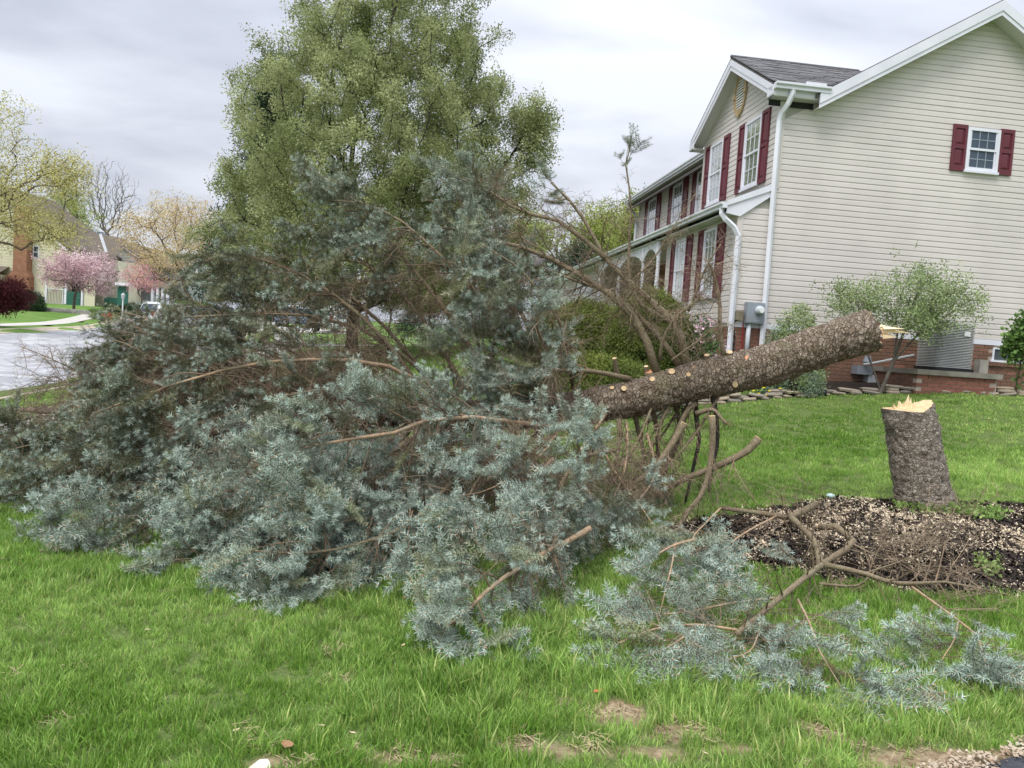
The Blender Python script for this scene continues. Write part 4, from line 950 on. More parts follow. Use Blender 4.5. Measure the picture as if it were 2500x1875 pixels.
def tree(name, label, cat, base, targets, key, nleaf, sig, scale, bark, leafname='foliage', bf=.35, trunk_h=1., r_tip=.006, group=None, sides=5, expo=2.3, rmax=None, minr=0., lean=(0, 0)):
    root = thing(name, label, cat, base, group); b = np.array(base, float)
    tr = [b + np.array([lean[0] * h, lean[1] * h, h]) for h in np.linspace(-.1, trunk_h, max(2, int(trunk_h / .35) + 1))]
    P, par, R, ch = grow_tree(base, targets, bf, tr, r_tip, expo)
    R[0] *= 1.25
    tree_mesh(P, par, R, ch, sides, minr).build('trunk', bark, root, smooth=True)
    if key: leaves(leafname, key, P, R, rmax or r_tip * 3, nleaf, sig, scale, root, seedv=len(label))
    return root, P, R
def gp(px, py_unused, d, dz=0):
    X_ = (px - 1250) / FPX * d; return np.array([X_, d, g1(X_, d) + dz])
def at_d(px, py, d): return at_y(px, py, d)

# the big pear tree behind the fallen spruce
b = gp(862, 0, 22); b[0] -= .1
cen = at_d(945, 440, 22)
T = np.vstack([envelope(1400, cen, 4.35, 4.2, 7.4, .5, seedv=2, bot=-.05, top=.62), envelope(380, at_d(850, 580, 22), 4.2, 3.4, 2.2, .3, seedv=5), envelope(50, at_d(1290, 330, 22), .8, 1.2, 1.1, .3, seedv=8)])
T = T[T[:, 2] > b[2] + 1.4]
tree('pear_tree', 'large pear tree in fresh olive green leaf standing behind the fallen spruce', 'tree', b, T, 'pear', 26000, .14, 1.08, MT['darkbark'], bf=.55, trunk_h=1.6, r_tip=.011, sides=6, rmax=.02)
# dark spruce partly hidden behind it
b = gp(640, 0, 33); T = []
for k in range(420):
    h = 1.2 + 10.6 * rng.random() ** .9; rr = (12.2 - h) * .30 * (.5 + .5 * rng.random()); a = rng.uniform(0, 6.28); T.append((b[0] + rr * math.cos(a), b[1] + rr * math.sin(a), b[2] + h))
root, P, R = tree('spruce_tree', 'dark spruce whose tips show left of the pear tree', 'tree', b, np.array(T), 'conifer', 1500, .28, 1.0, MT['darkbark'], bf=.2, trunk_h=11, r_tip=.01, rmax=.05)
# trees of the street, left
def crown_tree(name, label, px, d, cpx, cpy, rpx, rpy, key, nt, nl, sig, sc, bark, bf=.5, trunk_h=1.5, r_tip=.012, shell=.45, ysc=.8, cat='tree', rmax=None, bot=0., group=None):
    b = gp(px, 0, d); c = at_d(cpx, cpy, d); k = d / FPX
    T = envelope(nt, c, rpx * k, rpx * k * ysc, rpy * k, shell, seedv=int(px) % 9, bot=bot); T = T[T[:, 2] > b[2] + .35]
    return tree(name, label, cat, b, T, key, nl, sig, sc, bark, bf=bf, trunk_h=trunk_h, r_tip=r_tip, rmax=rmax, group=group)
crown_tree('maple_tree', 'multi-stemmed maple with golden new leaves behind the parked white car', 480, 55, 430, 585, 135, 115, 'golden', 420, 3000, .32, .8, MT['brownbark'], bf=.6, trunk_h=.8, r_tip=.014)
crown_tree('bare_tree', 'tall leafless tree rising behind the grey gabled house', 250, 112, 262, 490, 86, 100, None, 900, 0, 0, 0, MT['greybark'], bf=1.1, trunk_h=5, r_tip=.018, shell=.3)
crown_tree('bare_tree', 'small leafless tree behind the golden maple', 345, 90, 560, 570, 60, 60, None, 150, 0, 0, 0, MT['greybark'], bf=.7, trunk_h=3, r_tip=.02)
crown_tree('magnolia_tree', 'magnolia covered in pink and white blossom in front of the porch', 172, 62, 192, 662, 90, 56, 'magnolia', 300, 1900, .26, .85, MT['greybark'], bf=.4, trunk_h=.6, r_tip=.014, bot=-.1)
crown_tree('dogwood_tree', 'small tree with bright pink blossom against the grey gabled house', 352, 66, 345, 675, 42, 45, 'redbud', 110, 620, .25, .85, MT['greybark'], bf=.4, trunk_h=.8, r_tip=.012)
b = gp(-150, 0, 34); T = np.vstack([envelope(430, at_d(-25, 470, 34), 3.6, 3.0, 2.5, .3, seedv=3), envelope(130, at_d(-60, 300, 34), 2.3, 2.0, 1.7, .3, seedv=6), envelope(150, at_d(155, 430, 34), 1.25, 1.6, 1.15, .2, seedv=7), envelope(120, at_d(120, 560, 34), 1.9, 1.5, .7, .2, seedv=7)])
tree('birch_tree', 'birch with thin yellow-green spring leaves reaching in from the left edge', 'tree', b, T, 'birch', 3100, .26, .95, MT['brownbark'], bf=.5, trunk_h=3.2, r_tip=.010, lean=(.12, 0))
crown_tree('green_tree', 'pale green tree behind the left house, between its chimney and the bare tree', 180, 95, 165, 520, 70, 70, 'farleaf', 200, 600, .5, .8, MT['greybark'], r_tip=.02)
crown_tree('red_maple', 'low Japanese maple with dark red leaves at the left edge', -10, 36, -5, 722, 74, 40, 'redmaple', 160, 1700, .14, 1.0, MT['darkbark'], trunk_h=.5, r_tip=.008, bf=.4)
# shrubs and hedges: leafy volumes on a twiggy skeleton
def hedge(name, label, c, rx, ry, rz, key, n, sc, boxy=2.0, cat='hedge', tw=60, rot=0., flat=None):
    base = np.array([c[0], c[1], g1(c[0], c[1])]); root = thing(name, label, cat, base)
    v = rng.normal(size=(n, 3)); v /= (np.abs(v) ** boxy).sum(1, keepdims=True) ** (1 / boxy); v[:, 2] = np.abs(v[:, 2]) if flat is None else v[:, 2]
    q = np.where(rng.random(n) < .8, rng.uniform(.9, 1.02, n), rng.uniform(.55, .9, n)); u_ = v[:, 0] * 2 + 5; w_ = v[:, 1] * 2 + v[:, 2] * 2
    P = v * (q * (.93 + .14 * vnoise(u_, w_, 1.3, 6)))[:, None] * np.array([rx, ry, rz]); cs, sn = math.cos(rot), math.sin(rot)
    P = np.stack([P[:, 0] * cs - P[:, 1] * sn, P[:, 0] * sn + P[:, 1] * cs, P[:, 2]], 1) + base; zg = gz(P[:, 0], P[:, 1]); P[:, 2] = np.maximum(P[:, 2], zg + .03)
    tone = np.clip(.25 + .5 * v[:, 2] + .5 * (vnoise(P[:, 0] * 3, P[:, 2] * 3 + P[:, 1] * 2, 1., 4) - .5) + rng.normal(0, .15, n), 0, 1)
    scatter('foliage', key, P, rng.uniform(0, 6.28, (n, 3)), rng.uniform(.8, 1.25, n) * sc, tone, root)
    mb = MB(); sel = P[rng.integers(0, n, tw)]; st = base + np.stack([(sel[:, 0] - base[0]) * .25, (sel[:, 1] - base[1]) * .25, np.zeros(tw)], 1)
    A = np.stack([st, (st + sel) / 2 + rng.normal(size=(tw, 3)) * .04, sel], 1); mb.tubes(A, np.tile([.014, .009, .005], (tw, 1)), 4)
    mb.build('stems', MT['darkbark'], root, kind='stuff'); return root
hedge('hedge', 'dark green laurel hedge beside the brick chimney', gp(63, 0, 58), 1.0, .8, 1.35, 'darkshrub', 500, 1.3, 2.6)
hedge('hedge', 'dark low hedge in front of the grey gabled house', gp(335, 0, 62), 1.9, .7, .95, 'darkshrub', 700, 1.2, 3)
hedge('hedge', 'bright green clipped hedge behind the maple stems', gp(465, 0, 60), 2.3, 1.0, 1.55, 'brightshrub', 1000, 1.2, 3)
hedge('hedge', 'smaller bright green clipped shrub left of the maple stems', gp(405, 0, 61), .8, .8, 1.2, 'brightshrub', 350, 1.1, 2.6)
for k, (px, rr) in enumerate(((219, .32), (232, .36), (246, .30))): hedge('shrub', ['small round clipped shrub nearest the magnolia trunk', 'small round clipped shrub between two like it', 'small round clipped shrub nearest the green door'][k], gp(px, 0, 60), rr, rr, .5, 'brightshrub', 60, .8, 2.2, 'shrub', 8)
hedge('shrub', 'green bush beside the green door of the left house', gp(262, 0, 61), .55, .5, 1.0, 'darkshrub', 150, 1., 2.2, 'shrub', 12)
hedge('flower_bed', 'patch of red tulips and pale perennials at the lawn corner', gp(245, 0, 56), 1.0, .6, .45, 'shrub', 160, 2.5, 2, 'flower bed', 10)
tl = MB()
for k in range(16):
    p = gp(258 + rng.uniform(-14, 12), 0, 55.3 + rng.uniform(-.9, .4), rng.uniform(-.12, .08)); tl.tube([p, p + (0, 0, .35)], .01, 3, False); tl.lathe([(.0, 0), (.05, .03), (.055, .08), (.03, .12)], p + (0, 0, .35), sides=6)
tag(tl.build('tulips', mat('tulip', (.65, .05, .03), rough=.5), kind='stuff'))
# trees behind the house and the garden gap
crown_tree('green_tree', 'yellow-green tree rising behind the porch end of the house', 1500, 46, 1470, 590, 85, 80, 'farleaf', 260, 1000, .4, .6, MT['greybark'], r_tip=.014)
crown_tree('green_tree', 'yellow-green tree close to the upper gutter end of the house', 1580, 40, 1560, 570, 60, 95, 'farleaf', 200, 800, .35, .55, MT['greybark'], r_tip=.012)
crown_tree('green_tree', 'small bright green tree left of the dark conifers', 1290, 50, 1290, 590, 60, 60, 'farleaf', 160, 520, .4, .6, MT['greybark'], r_tip=.013)
for (px, d, h, w_, lab) in ((1400, 38, 5.0, 1.3, 'dark conifer with a rounded top behind the porch roof end'), (1345, 34, 3.6, 1.1, 'dark conifer beside the low garage end of the house'), (1200, 42, 4.2, 1.6, 'dark conifer seen through the bare spruce limbs'), (1050, 40, 3.2, 2.2, 'broad dark evergreen behind the upright spruce limbs')):
    b = gp(px, 0, d); T = []
    for k in range(130):
        hh = h * rng.random(); rr = w_ * math.sqrt(max(0, 1 - (hh / h) ** 2)) * (.6 + .4 * rng.random()); a = rng.uniform(0, 6.28); T.append((b[0] + rr * math.cos(a), b[1] + rr * math.sin(a), b[2] + .2 + hh))
    tree('conifer_tree', lab, 'tree', b, np.array(T), 'conifer', 800, .2, .55, MT['darkbark'], bf=.2, trunk_h=h * .8, r_tip=.01, rmax=.06)
crown_tree('bare_tree', 'thin leafless tree above the garage end of the house', 1330, 60, 1350, 560, 55, 45, None, 200, 0, 0, 0, MT['greybark'], bf=.6, trunk_h=2.5, r_tip=.012)
# yew hedges before the porch
for (px, d, rx, ry, rz, lab) in ((1578, 12.9, .78, .75, 1.72, 'large rounded yew in front of the first porch post'), (1425, 13.9, 1.15, .8, 1.55, 'rounded yew hedge left of the largest one, under the porch')):
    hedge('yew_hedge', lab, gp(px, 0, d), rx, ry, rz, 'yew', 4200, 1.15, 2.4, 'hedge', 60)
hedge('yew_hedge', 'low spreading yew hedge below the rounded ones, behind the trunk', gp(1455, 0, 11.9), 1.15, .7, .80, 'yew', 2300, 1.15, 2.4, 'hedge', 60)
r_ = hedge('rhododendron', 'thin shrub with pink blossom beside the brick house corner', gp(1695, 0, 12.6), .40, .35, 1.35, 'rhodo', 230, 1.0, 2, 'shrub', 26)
c = gp(1690, 0, 12.5); n = 60; v = rng.normal(size=(n, 3)) * np.array([.22, .2, .32]) + c + (0, 0, .95)
scatter('blossom', 'pinkbloom', v, rng.uniform(0, 6.28, (n, 3)), rng.uniform(.7, 1.2, n), rng.random(n), r_)
hedge('shrub', 'leafy shrub on the siding right of the meter box', gp(1935, 0, 13.1), .50, .35, 1.48, 'shrub', 620, 1.05, 2, 'shrub', 20)
hedge('shrub', 'pale blue-green plant leaning on the brick under the trunk', gp(1975, 0, 12.9), .22, .2, .45, 'palefern', 90, 1.1, 2, 'shrub', 8)
hedge('shrub', 'sprig of pale green needles beside the meter conduit', gp(1885, 0, 13.0), .22, .2, 1.25, 'palefern', 110, 1.1, 2, 'shrub', 8)
b = gp(2150, 0, 12.95); k = 12.9 / FPX
T = np.vstack([envelope(110, at_d(2235, 730, 12.75), 120 * k, .6, 88 * k, .35, seedv=4), envelope(45, at_d(2085, 740, 12.8), 75 * k, .45, 50 * k, .3, seedv=6), envelope(45, at_d(2335, 735, 12.8), 70 * k, .45, 62 * k, .3, seedv=1), envelope(25, at_d(2240, 800, 12.8), 70 * k, .4, 40 * k, .2, seedv=1)])
tree('garden_shrub', 'wide multi-stemmed shrub with light green leaves left of the air conditioner', 'shrub', b, T, 'shrub', 1250, .10, 1.0, MT['greybark'], bf=2.4, trunk_h=.05, r_tip=.0042, rmax=.011)
b = gp(2478, 0, 13.3); T = envelope(60, at_d(2492, 830, 13.2), .22, .22, .52, .3)
tree('climbing_shrub', 'leafy climbing shrub at the right edge beside the basement window', 'shrub', b, T, 'climber', 260, .06, 1.0, MT['brownbark'], trunk_h=.2, r_tip=.004, rmax=.02)

# ------------------------------------------------------------------ houses and cars across the street
def fhouse(name, label, d, px_l, px_r, m_wall, eave_z, ridge_z, depth, ridge_px=None, right_eave=None):
    pass
def frame_at(px, d, yaw=0.):
    o = gp(px, 0, d); c, s_ = math.cos(yaw), math.sin(yaw); return (np.array([o[0], o[1], o[2]]), [np.array([c, s_, 0]), np.array([-s_, c, 0]), HZ])
def prt(root, name, m, *boxes, fr=None):
    mb = MB()
    for b in boxes: mb.box(*b, fr)
    return mb.build(name, MT[m], root)
def far_window(root, fr, x0, x1, z0, z1, y=-.02):
    w_ = prt(root, 'window', 'trim', (x0, x1, y - .04, y, z0, z1), fr=fr); prt(w_, 'pane', 'darkroom', (x0 + .1, x1 - .1, y - .05, y - .042, z0 + .1, z1 - .1), fr=fr)
    prt(w_, 'muntin', 'trim', (x0 + .1, x1 - .1, y - .06, y - .052, (z0 + z1) / 2 - .04, (z0 + z1) / 2 + .04), fr=fr); return w_
k75 = 75 / FPX
fr = frame_at(60, 75); H1 = thing('house', 'cream house across the street with a tall brick chimney and a porch', 'house', fr[0])
def px2(px): return (px - 60) * k75
def zz2(py, px=60): return at_y(px, py, 75)[2] - fr[0][2]
# side wall with a gable whose ridge is out of frame, then the porch front
rx, rz = px2(-60), zz2(455)
ex, ez = px2(143), zz2(603, 143)
MB().prism([(px2(-260), 0, -1), (ex, 0, -1), (ex, 0, ez), (rx, 0, rz), (px2(-260), 0, ez)], (0, 9, 0), fr).build('wall', MT['creamwall'], H1)
MB().prism([(ex + .4, -.3, ez - .35), (rx, -.3, rz + .0), (rx, -.3, rz + .25), (ex + .4, -.3, ez - .1)], (0, .1, 0), fr).build('rake_board', MT['trim'], H1)
MB().prism([(ex + .5, -.3, ez - .15), (rx, -.3, rz + .2), (rx, -.3, rz + .4), (ex + .5, -.3, ez + .05)], (0, 12, 0), fr).build('roof', MT['roofbrown'], H1)
for k in range(36):
    z0 = -.2 + k * .28
    xr = ex if z0 < ez else max(rx, ex - (z0 - ez) / max(.01, (rz - ez)) * (ex - rx))
    if z0 > rz - .2: break
    MB().box(px2(-260), xr - .05, -.03, -.005, z0, z0 + .25, fr).build('siding_board', MT['creamwall'], H1)
ch = MB(); ch.box(px2(35), px2(68), -.91, -.035, zz2(664), zz2(505), fr); ch.prism([(px2(18), -.9, -.8), (px2(74), -.9, -.8), (px2(74), -.9, zz2(675)), (px2(68), -.9, zz2(662)), (px2(35), -.9, zz2(662)), (px2(18), -.9, zz2(680))], (0, .85, 0), fr)
chim = ch.build('chimney', MT['brickfar'], H1); prt(chim, 'chimney_cap', 'metal', (px2(37), px2(66), -.8, -.1, zz2(505), zz2(500)), fr=fr)
far_window(H1, fr, px2(69), px2(84), zz2(629), zz2(598)); far_window(H1, fr, px2(-60), px2(-45), zz2(629), zz2(598))
# set-back right part, roof and porch
MB().prism([(ex, 4, -1), (px2(225), 4, -1), (px2(225), 4, zz2(625, 225)), (ex, 4, zz2(610, 143))], (0, 5, 0), fr).build('wall', MT['creamwall'], H1)
MB().prism([(px2(100), 3.2, zz2(612, 120)), (px2(222), 3.2, zz2(625, 222)), (px2(196), 8, zz2(560, 196)), (px2(90), 8, zz2(540, 100))], (0, .15, .15), fr).build('roof', MT['roofbrown'], H1)
MB().prism([(px2(186), 3, zz2(562, 190)), (px2(190), 3, zz2(558, 190)), (px2(207), 3, zz2(605, 205)), (px2(203), 3, zz2(608, 205))], (0, .2, 0), fr).build('rake_board', MT['trim'], H1)
MB().prism([(px2(100), -.3, zz2(672, 100)), (px2(235), -.3, zz2(676, 235)), (px2(228), 4, zz2(655, 228)), (px2(104), 4, zz2(650, 104))], (0, .15, .15), fr).build('porch_roof', MT['roofbrown'], H1)
prt(H1, 'porch_interior', 'darkgap', (px2(104), px2(190), 1.6, 1.7, -.2, zz2(674, 150)), fr=fr); prt(H1, 'porch_floor', 'concrete', (px2(102), px2(160), -.1, 4, -1, .05), fr=fr)
prt(H1, 'porch_wall', 'creamwall', (px2(196), px2(222), 0, .1, -.6, zz2(676, 205)), fr=fr)
for q in (104, 152, 192): prt(H1, 'porch_post', 'trim', (px2(q) - .09, px2(q) + .09, -.1, .08, -.2, zz2(674, q)), fr=fr)
prt(H1, 'handrail', 'trim', (px2(105), px2(151), -.05, .03, zz2(706, 120), zz2(706, 120) + .08), fr=fr)
for q in range(12): prt(H1, 'baluster', 'trim', (px2(107 + q * 3.7) - .03, px2(107 + q * 3.7) + .03, -.03, .01, 0, zz2(706, 120)), fr=fr)
prt(H1, 'green_panel', 'green', (px2(155), px2(188), -.12, -.05, -.5, 1.3), fr=fr); prt(H1, 'green_door', 'green', (px2(264), px2(289), 1, 1.2, -.6, 2.2), (px2(228), px2(262), 1.3, 1.4, -.6, 1.0), fr=fr)
prt(H1, 'garage_roof', 'trim', (px2(262), px2(302), .6, 1.2, 2.25, 2.5), fr=fr)
prt(H1, 'window_air_unit', 'metal', (px2(84), px2(93), -.5, -.04, -.3, .9), fr=fr)
frL = frame_at(0, 72); H0 = prt(None, 'lean_to_roof', 'roofbrown', (0, 1, 0, 1, 0, 1), fr=frL); bpy.data.objects.remove(H0)
MB().prism([(px2(-90), -2.5, zz2(668, -60)), (px2(28), -2.5, zz2(672, 10)), (px2(12), -.04, zz2(652, 0)), (px2(-90), -.04, zz2(648, -60))], (0, .1, .12), fr).build('lean_to_roof', MT['roofbrown'], H1)
prt(H1, 'lean_to_wall', 'creamwall', (px2(-90), px2(10), -2.3, -.05, -1, zz2(672, 10)), fr=fr)
# low stone wall before the porch
lw = thing('stone_wall', 'low dark stone wall edging the planting bed under the magnolia', 'wall', gp(160, 0, 59)); stn = MB().prism([(-.16, -.1, -.05), (.15, -.12, -.06), (.17, -.08, .04), (-.14, -.1, .05)], (0, .2, 0)).mesh('stone'); stn.materials.append(MT['stonegrey'])
for row in range(3):
    for q in range(26):
        p = gp(92 + q * 4.7 + (row % 2) * 2, 0, 59.2 - .2 * math.sin(q * .25), .05 + row * .11); o = link('stone', stn, None, lw); o.location = Vector(p) - absloc(lw); o.scale = (rng.uniform(.35, .5), 1, 1.1)
# grey gabled house
k85 = 85 / FPX; fr = frame_at(265, 85); H2 = thing('house', 'pale grey house with a plain gable end and brown roof under the bare tree', 'house', fr[0])
def px3(px): return (px - 265) * k85
def zz3(py, px=265): return at_y(px, py, 85)[2] - fr[0][2]
MB().prism([(px3(232), 0, -1), (px3(352), 0, -1), (px3(352), 0, zz3(645, 352)), (px3(265), 0, zz3(588)), (px3(232), 0, zz3(606, 232))], (0, 8, 0), fr).build('wall', MT['greywall'], H2)
for q in range(22):
    z0 = -.6 + q * .33
    if z0 > zz3(592): break
    hw = 1 if z0 < zz3(645, 352) else (zz3(588) - z0) / (zz3(588) - zz3(645, 352))
    x1 = px3(265) + (px3(352) - px3(265)) * hw; x0 = px3(232) if z0 < zz3(606, 232) else px3(265) - (px3(265) - px3(232)) * (zz3(588) - z0) / (zz3(588) - zz3(606, 232))
    MB().box(x0, x1, -.03, -.004, z0, z0 + .30, fr).build('siding_board', MT['greywall'], H2)
MB().prism([(px3(265), -.3, zz3(586)), (px3(365), -.3, zz3(652, 365)), (px3(365), -.3, zz3(649, 365)), (px3(265), -.3, zz3(583))], (0, 9, 0), fr).build('roof', MT['roofbrown'], H2)
MB().prism([(px3(300), 3, zz3(607, 300)), (px3(365), 0, zz3(650, 365)), (px3(420), 1, zz3(655, 420)), (px3(395), 7, zz3(610, 395)), (px3(290), 7, zz3(592, 300))], (0, .1, .1), fr).build('roof', MT['roofbrown'], H2)
MB().prism([(px3(228), -.3, zz3(610, 228)), (px3(265), -.3, zz3(586)), (px3(265), -.3, zz3(582)), (px3(226), -.3, zz3(606, 228))], (0, .1, 0), fr).build('rake_board', MT['trim'], H2)
MB().prism([(px3(355), -.3, zz3(647, 355)), (px3(265), -.3, zz3(588)), (px3(265), -.3, zz3(584)), (px3(359), -.3, zz3(646, 355))], (0, .1, 0), fr).build('rake_board', MT['trim'], H2)
prt(H2, 'wall', 'greywall', (px3(352), px3(425), 2, 8, -1, zz3(655, 420)), fr=fr)
for q in (372, 392): far_window(H2, fr, px3(q), px3(q + 9), zz3(690, 380), zz3(668, 380), y=1.98)
MB().prism([(px3(342), -1.5, zz3(700, 345)), (px3(425), -1.5, zz3(706, 420)), (px3(415), 2, zz3(682, 415)), (px3(350), 2, zz3(676, 350))], (0, .1, .15), fr).build('porch_roof', MT['roofbrown'], H2)
for q in (376, 388, 400, 412): prt(H2, 'porch_post', 'trim', (px3(q) - .12, px3(q) + .12, -1.4, -1.1, -.6, zz3(702, 400)), fr=fr)
prt(H2, 'porch_interior', 'brickfar', (px3(345), px3(372), 1.7, 1.9, -.6, zz3(703, 380)), fr=fr); prt(H2, 'garage_door', 'darkroom', (px3(394), px3(415), 1.8, 1.95, -.6, 2.2), fr=fr)
fr = frame_at(224, 92); H3 = thing('brick_chimney', 'brick chimney with a metal cap beside the grey gable', 'chimney', fr[0]); kk = 92 / FPX
def zz4(py): return at_y(224, py, 92)[2] - fr[0][2]
prt(H3, 'stack', 'brickfar', (-12 * kk, 11 * kk, 0, 1.2, 0, zz4(572)), fr=fr); prt(H3, 'cap', 'metal', (-13 * kk, 10 * kk, -.1, 1.3, zz4(572), zz4(568)), (-10 * kk, 8 * kk, .1, 1, zz4(566), zz4(564)), fr=fr)
# house far right of the pear, behind the porch end
fr = frame_at(1345, 34); H4 = thing('house', 'small grey neighbouring house with white gutter, glimpsed between conifers and the garage end', 'house', fr[0]); kk = 34 / FPX
def zz5(py, px=1345): return at_y(px, py, 34)[2] - fr[0][2]
MB().box(-40 * kk, 6 * kk, 0, 4, -.5, zz5(660), fr).build('wall', MT['greywall'], H4); MB().prism([(-70 * kk, -.3, zz5(658)), (14 * kk, -.3, zz5(658)), (-10 * kk, 2, zz5(620)), (-70 * kk, 2, zz5(612))], (0, .1, .1), fr).build('roof', MT['roofing'], H4)
prt(H4, 'gutter', 'trim', (-40 * kk, 12 * kk, -.36, -.25, zz5(663), zz5(657)), fr=fr); prt(H4, 'downspout', 'trim', (3 * kk, 6 * kk, -.1, 0, -.5, zz5(660)), fr=fr)
# lamp post
lp_ = gp(291, 0, 57); L_ = thing('lamp_post', 'white garden lamp post with a small lantern beside the green door', 'lamp post', lp_)
MB().lathe([(.07, 0), (.05, .2), (.045, 1.5)], lp_, sides=8).build('post', MT['white'], L_); MB().lathe([(.06, 1.5), (.10, 1.55), (.13, 1.8), (.15, 1.82), (.03, 1.98)], lp_, sides=6).build('lantern', MT['pvc'], L_)
# parked cars
def car(label, px, d, yaw, paint, L=4.7, Wd=1.85, Hc=1.72):
    o = gp(px, 0, d); root = thing('parked_car', label, 'car', o, group='cars parked across the street'); c, s_ = math.cos(yaw), math.sin(yaw); fr = (o, [np.array([c, s_, 0]), np.array([-s_, c, 0]), HZ])
    prof = [(-.5, .28), (-.5, .62), (-.485, .98), (-.44, 1.05), (-.40, 1.60), (-.34, 1.70), (.02, 1.72), (.12, 1.62), (.24, 1.10), (.42, 1.00), (.49, .85), (.5, .35), (.46, .26)]
    n = len(prof); V = []
    for j, (yy, sc) in enumerate(((-.5, .93), (-.44, 1.0), (.44, 1.0), (.5, .93))):
        for (x, z) in prof:
            up = max(0, (z - 1.0) / .72); V.append((x * L * (1 - .02 * (sc < 1)), yy * Wd * (1 - .17 * up), z * Hc / 1.72 * (1 if z < 1 else sc * .03 + .97)))
    V = fr[0] + np.array(V) @ np.array(fr[1]); mb = MB().add(V, [(j * n + i, j * n + (i + 1) % n, (j + 1) * n + (i + 1) % n, (j + 1) * n + i) for j in range(3) for i in range(n)]); mb.f.append([list(range(n))[::-1], [3 * n + i for i in range(n)]])
    mb.build('body', MT[paint], root)
    for sd_ in (-1, 1):
        y0 = sd_ * Wd * .5
        for (a, b) in ((-.38, -.22), (-.20, -.02), (0, .16)):
            P = [(a * L, y0 * .99 + sd_ * .005, 1.08), (b * L, y0 * .99 + sd_ * .005, 1.08), ((b - .03 * (b > .1)) * L, y0 * .87 + sd_ * .005, 1.58), (a * L + .05, y0 * .87 + sd_ * .005, 1.58)]
            MB().prism(P, (0, sd_ * .012, 0), fr).build('window', MT['carglass'], root)
        for xx in (-.31, .32):
            w_ = MB().tube([fr[0] + fr[1][0] * xx * L + fr[1][1] * sd_ * (Wd * .5 - .2) + HZ * .34, fr[0] + fr[1][0] * xx * L + fr[1][1] * sd_ * (Wd * .5 + .01) + HZ * .34], .34, 18).build('wheel', MT['carblack'], root)
            MB().tube([fr[0] + fr[1][0] * xx * L + fr[1][1] * sd_ * (Wd * .5 + .011) + HZ * .34, fr[0] + fr[1][0] * xx * L + fr[1][1] * sd_ * (Wd * .5 + .02) + HZ * .34], .2, 12).build('rim', MT['chrome'], w_)
        MB().box(-.503 * L, -.48 * L, sd_ * Wd * .36 - .1, sd_ * Wd * .36 + .1, .85, 1.15, fr).build('tail_light', MT['taillight'], root)
    MB().prism([(-.462 * L, -.38 * Wd, 1.08), (-.462 * L, .38 * Wd, 1.08), (-.412 * L, .33 * Wd, 1.56), (-.412 * L, -.33 * Wd, 1.56)], (-.02, 0, 0), fr).build('rear_window', MT['carglass'], root)
    MB().box(-.512 * L, -.49 * L, -.42 * Wd, .42 * Wd, .35, .62, fr).build('bumper', MT['carblack'], root); return root
car('white sport utility car parked across the street in front of the bright hedge', 420, 50, 1.15, 'carwhite')
car('dark grey car parked further right behind the drooping spruce boughs', 545, 54, 1.0, 'cardark', Hc=1.45)
car('blue-grey car seen small between the dark lower boughs', 722, 66, .6, 'carblue', Hc=1.45)
car('white van-like car right of the blue-grey one', 812, 60, 1.4, 'white', L=5.0, Hc=2.0)

# ------------------------------------------------------------------ the fallen spruce
def spline(P, n):
    P = np.asarray(P, float); Q = np.vstack([2 * P[0] - P[1], P, 2 * P[-1] - P[-2]]); m_ = len(P) - 1
    out = []
    for u in np.linspace(0, m_, n):
        i = min(int(u), m_ - 1); t = u - i; a, b, c, d = Q[i], Q[i + 1], Q[i + 2], Q[i + 3]
        out.append(.5 * (2 * b + (c - a) * t + (2 * a - 5 * b + 4 * c - d) * t * t + (3 * b - a - 3 * c + d) * t ** 3))
    return np.array(out)
TP = np.array([(*at_y(2125, 808, 6.95)[:2], at_y(2125, 808, 6.95)[2]), tuple(at_y(2000, 846, 6.97)), tuple(at_y(1850, 897, 7.0)), tuple(at_y(1700, 930, 7.05)), tuple(at_y(1500, 982, 7.15)), tuple(at_y(1250, 1010, 7.3)), (-1.4, 7.5, .78), (-3.2, 7.9, .62), (-4.8, 8.4, .50), (-6.1, 8.9, .42)])
TRK = spline(TP, 200); tl_ = np.concatenate([[0], np.cumsum(np.linalg.norm(np.diff(TRK, axis=0), axis=1))]); TLEN = tl_[-1]
def trk(u):
    x = u * TLEN; return np.array([np.interp(x, tl_, TRK[:, k]) for k in range(3)])
def trad(u): return float(np.interp(u, [0, .1, .3, .5, .75, 1], [.180, .176, .148, .118, .07, .012]))
spruce = thing('fallen_spruce', 'big blue spruce snapped at the base and fallen to the left across the lawn', 'tree', (TRK[100][0], TRK[100][1], g1(TRK[100][0], TRK[100][1])))
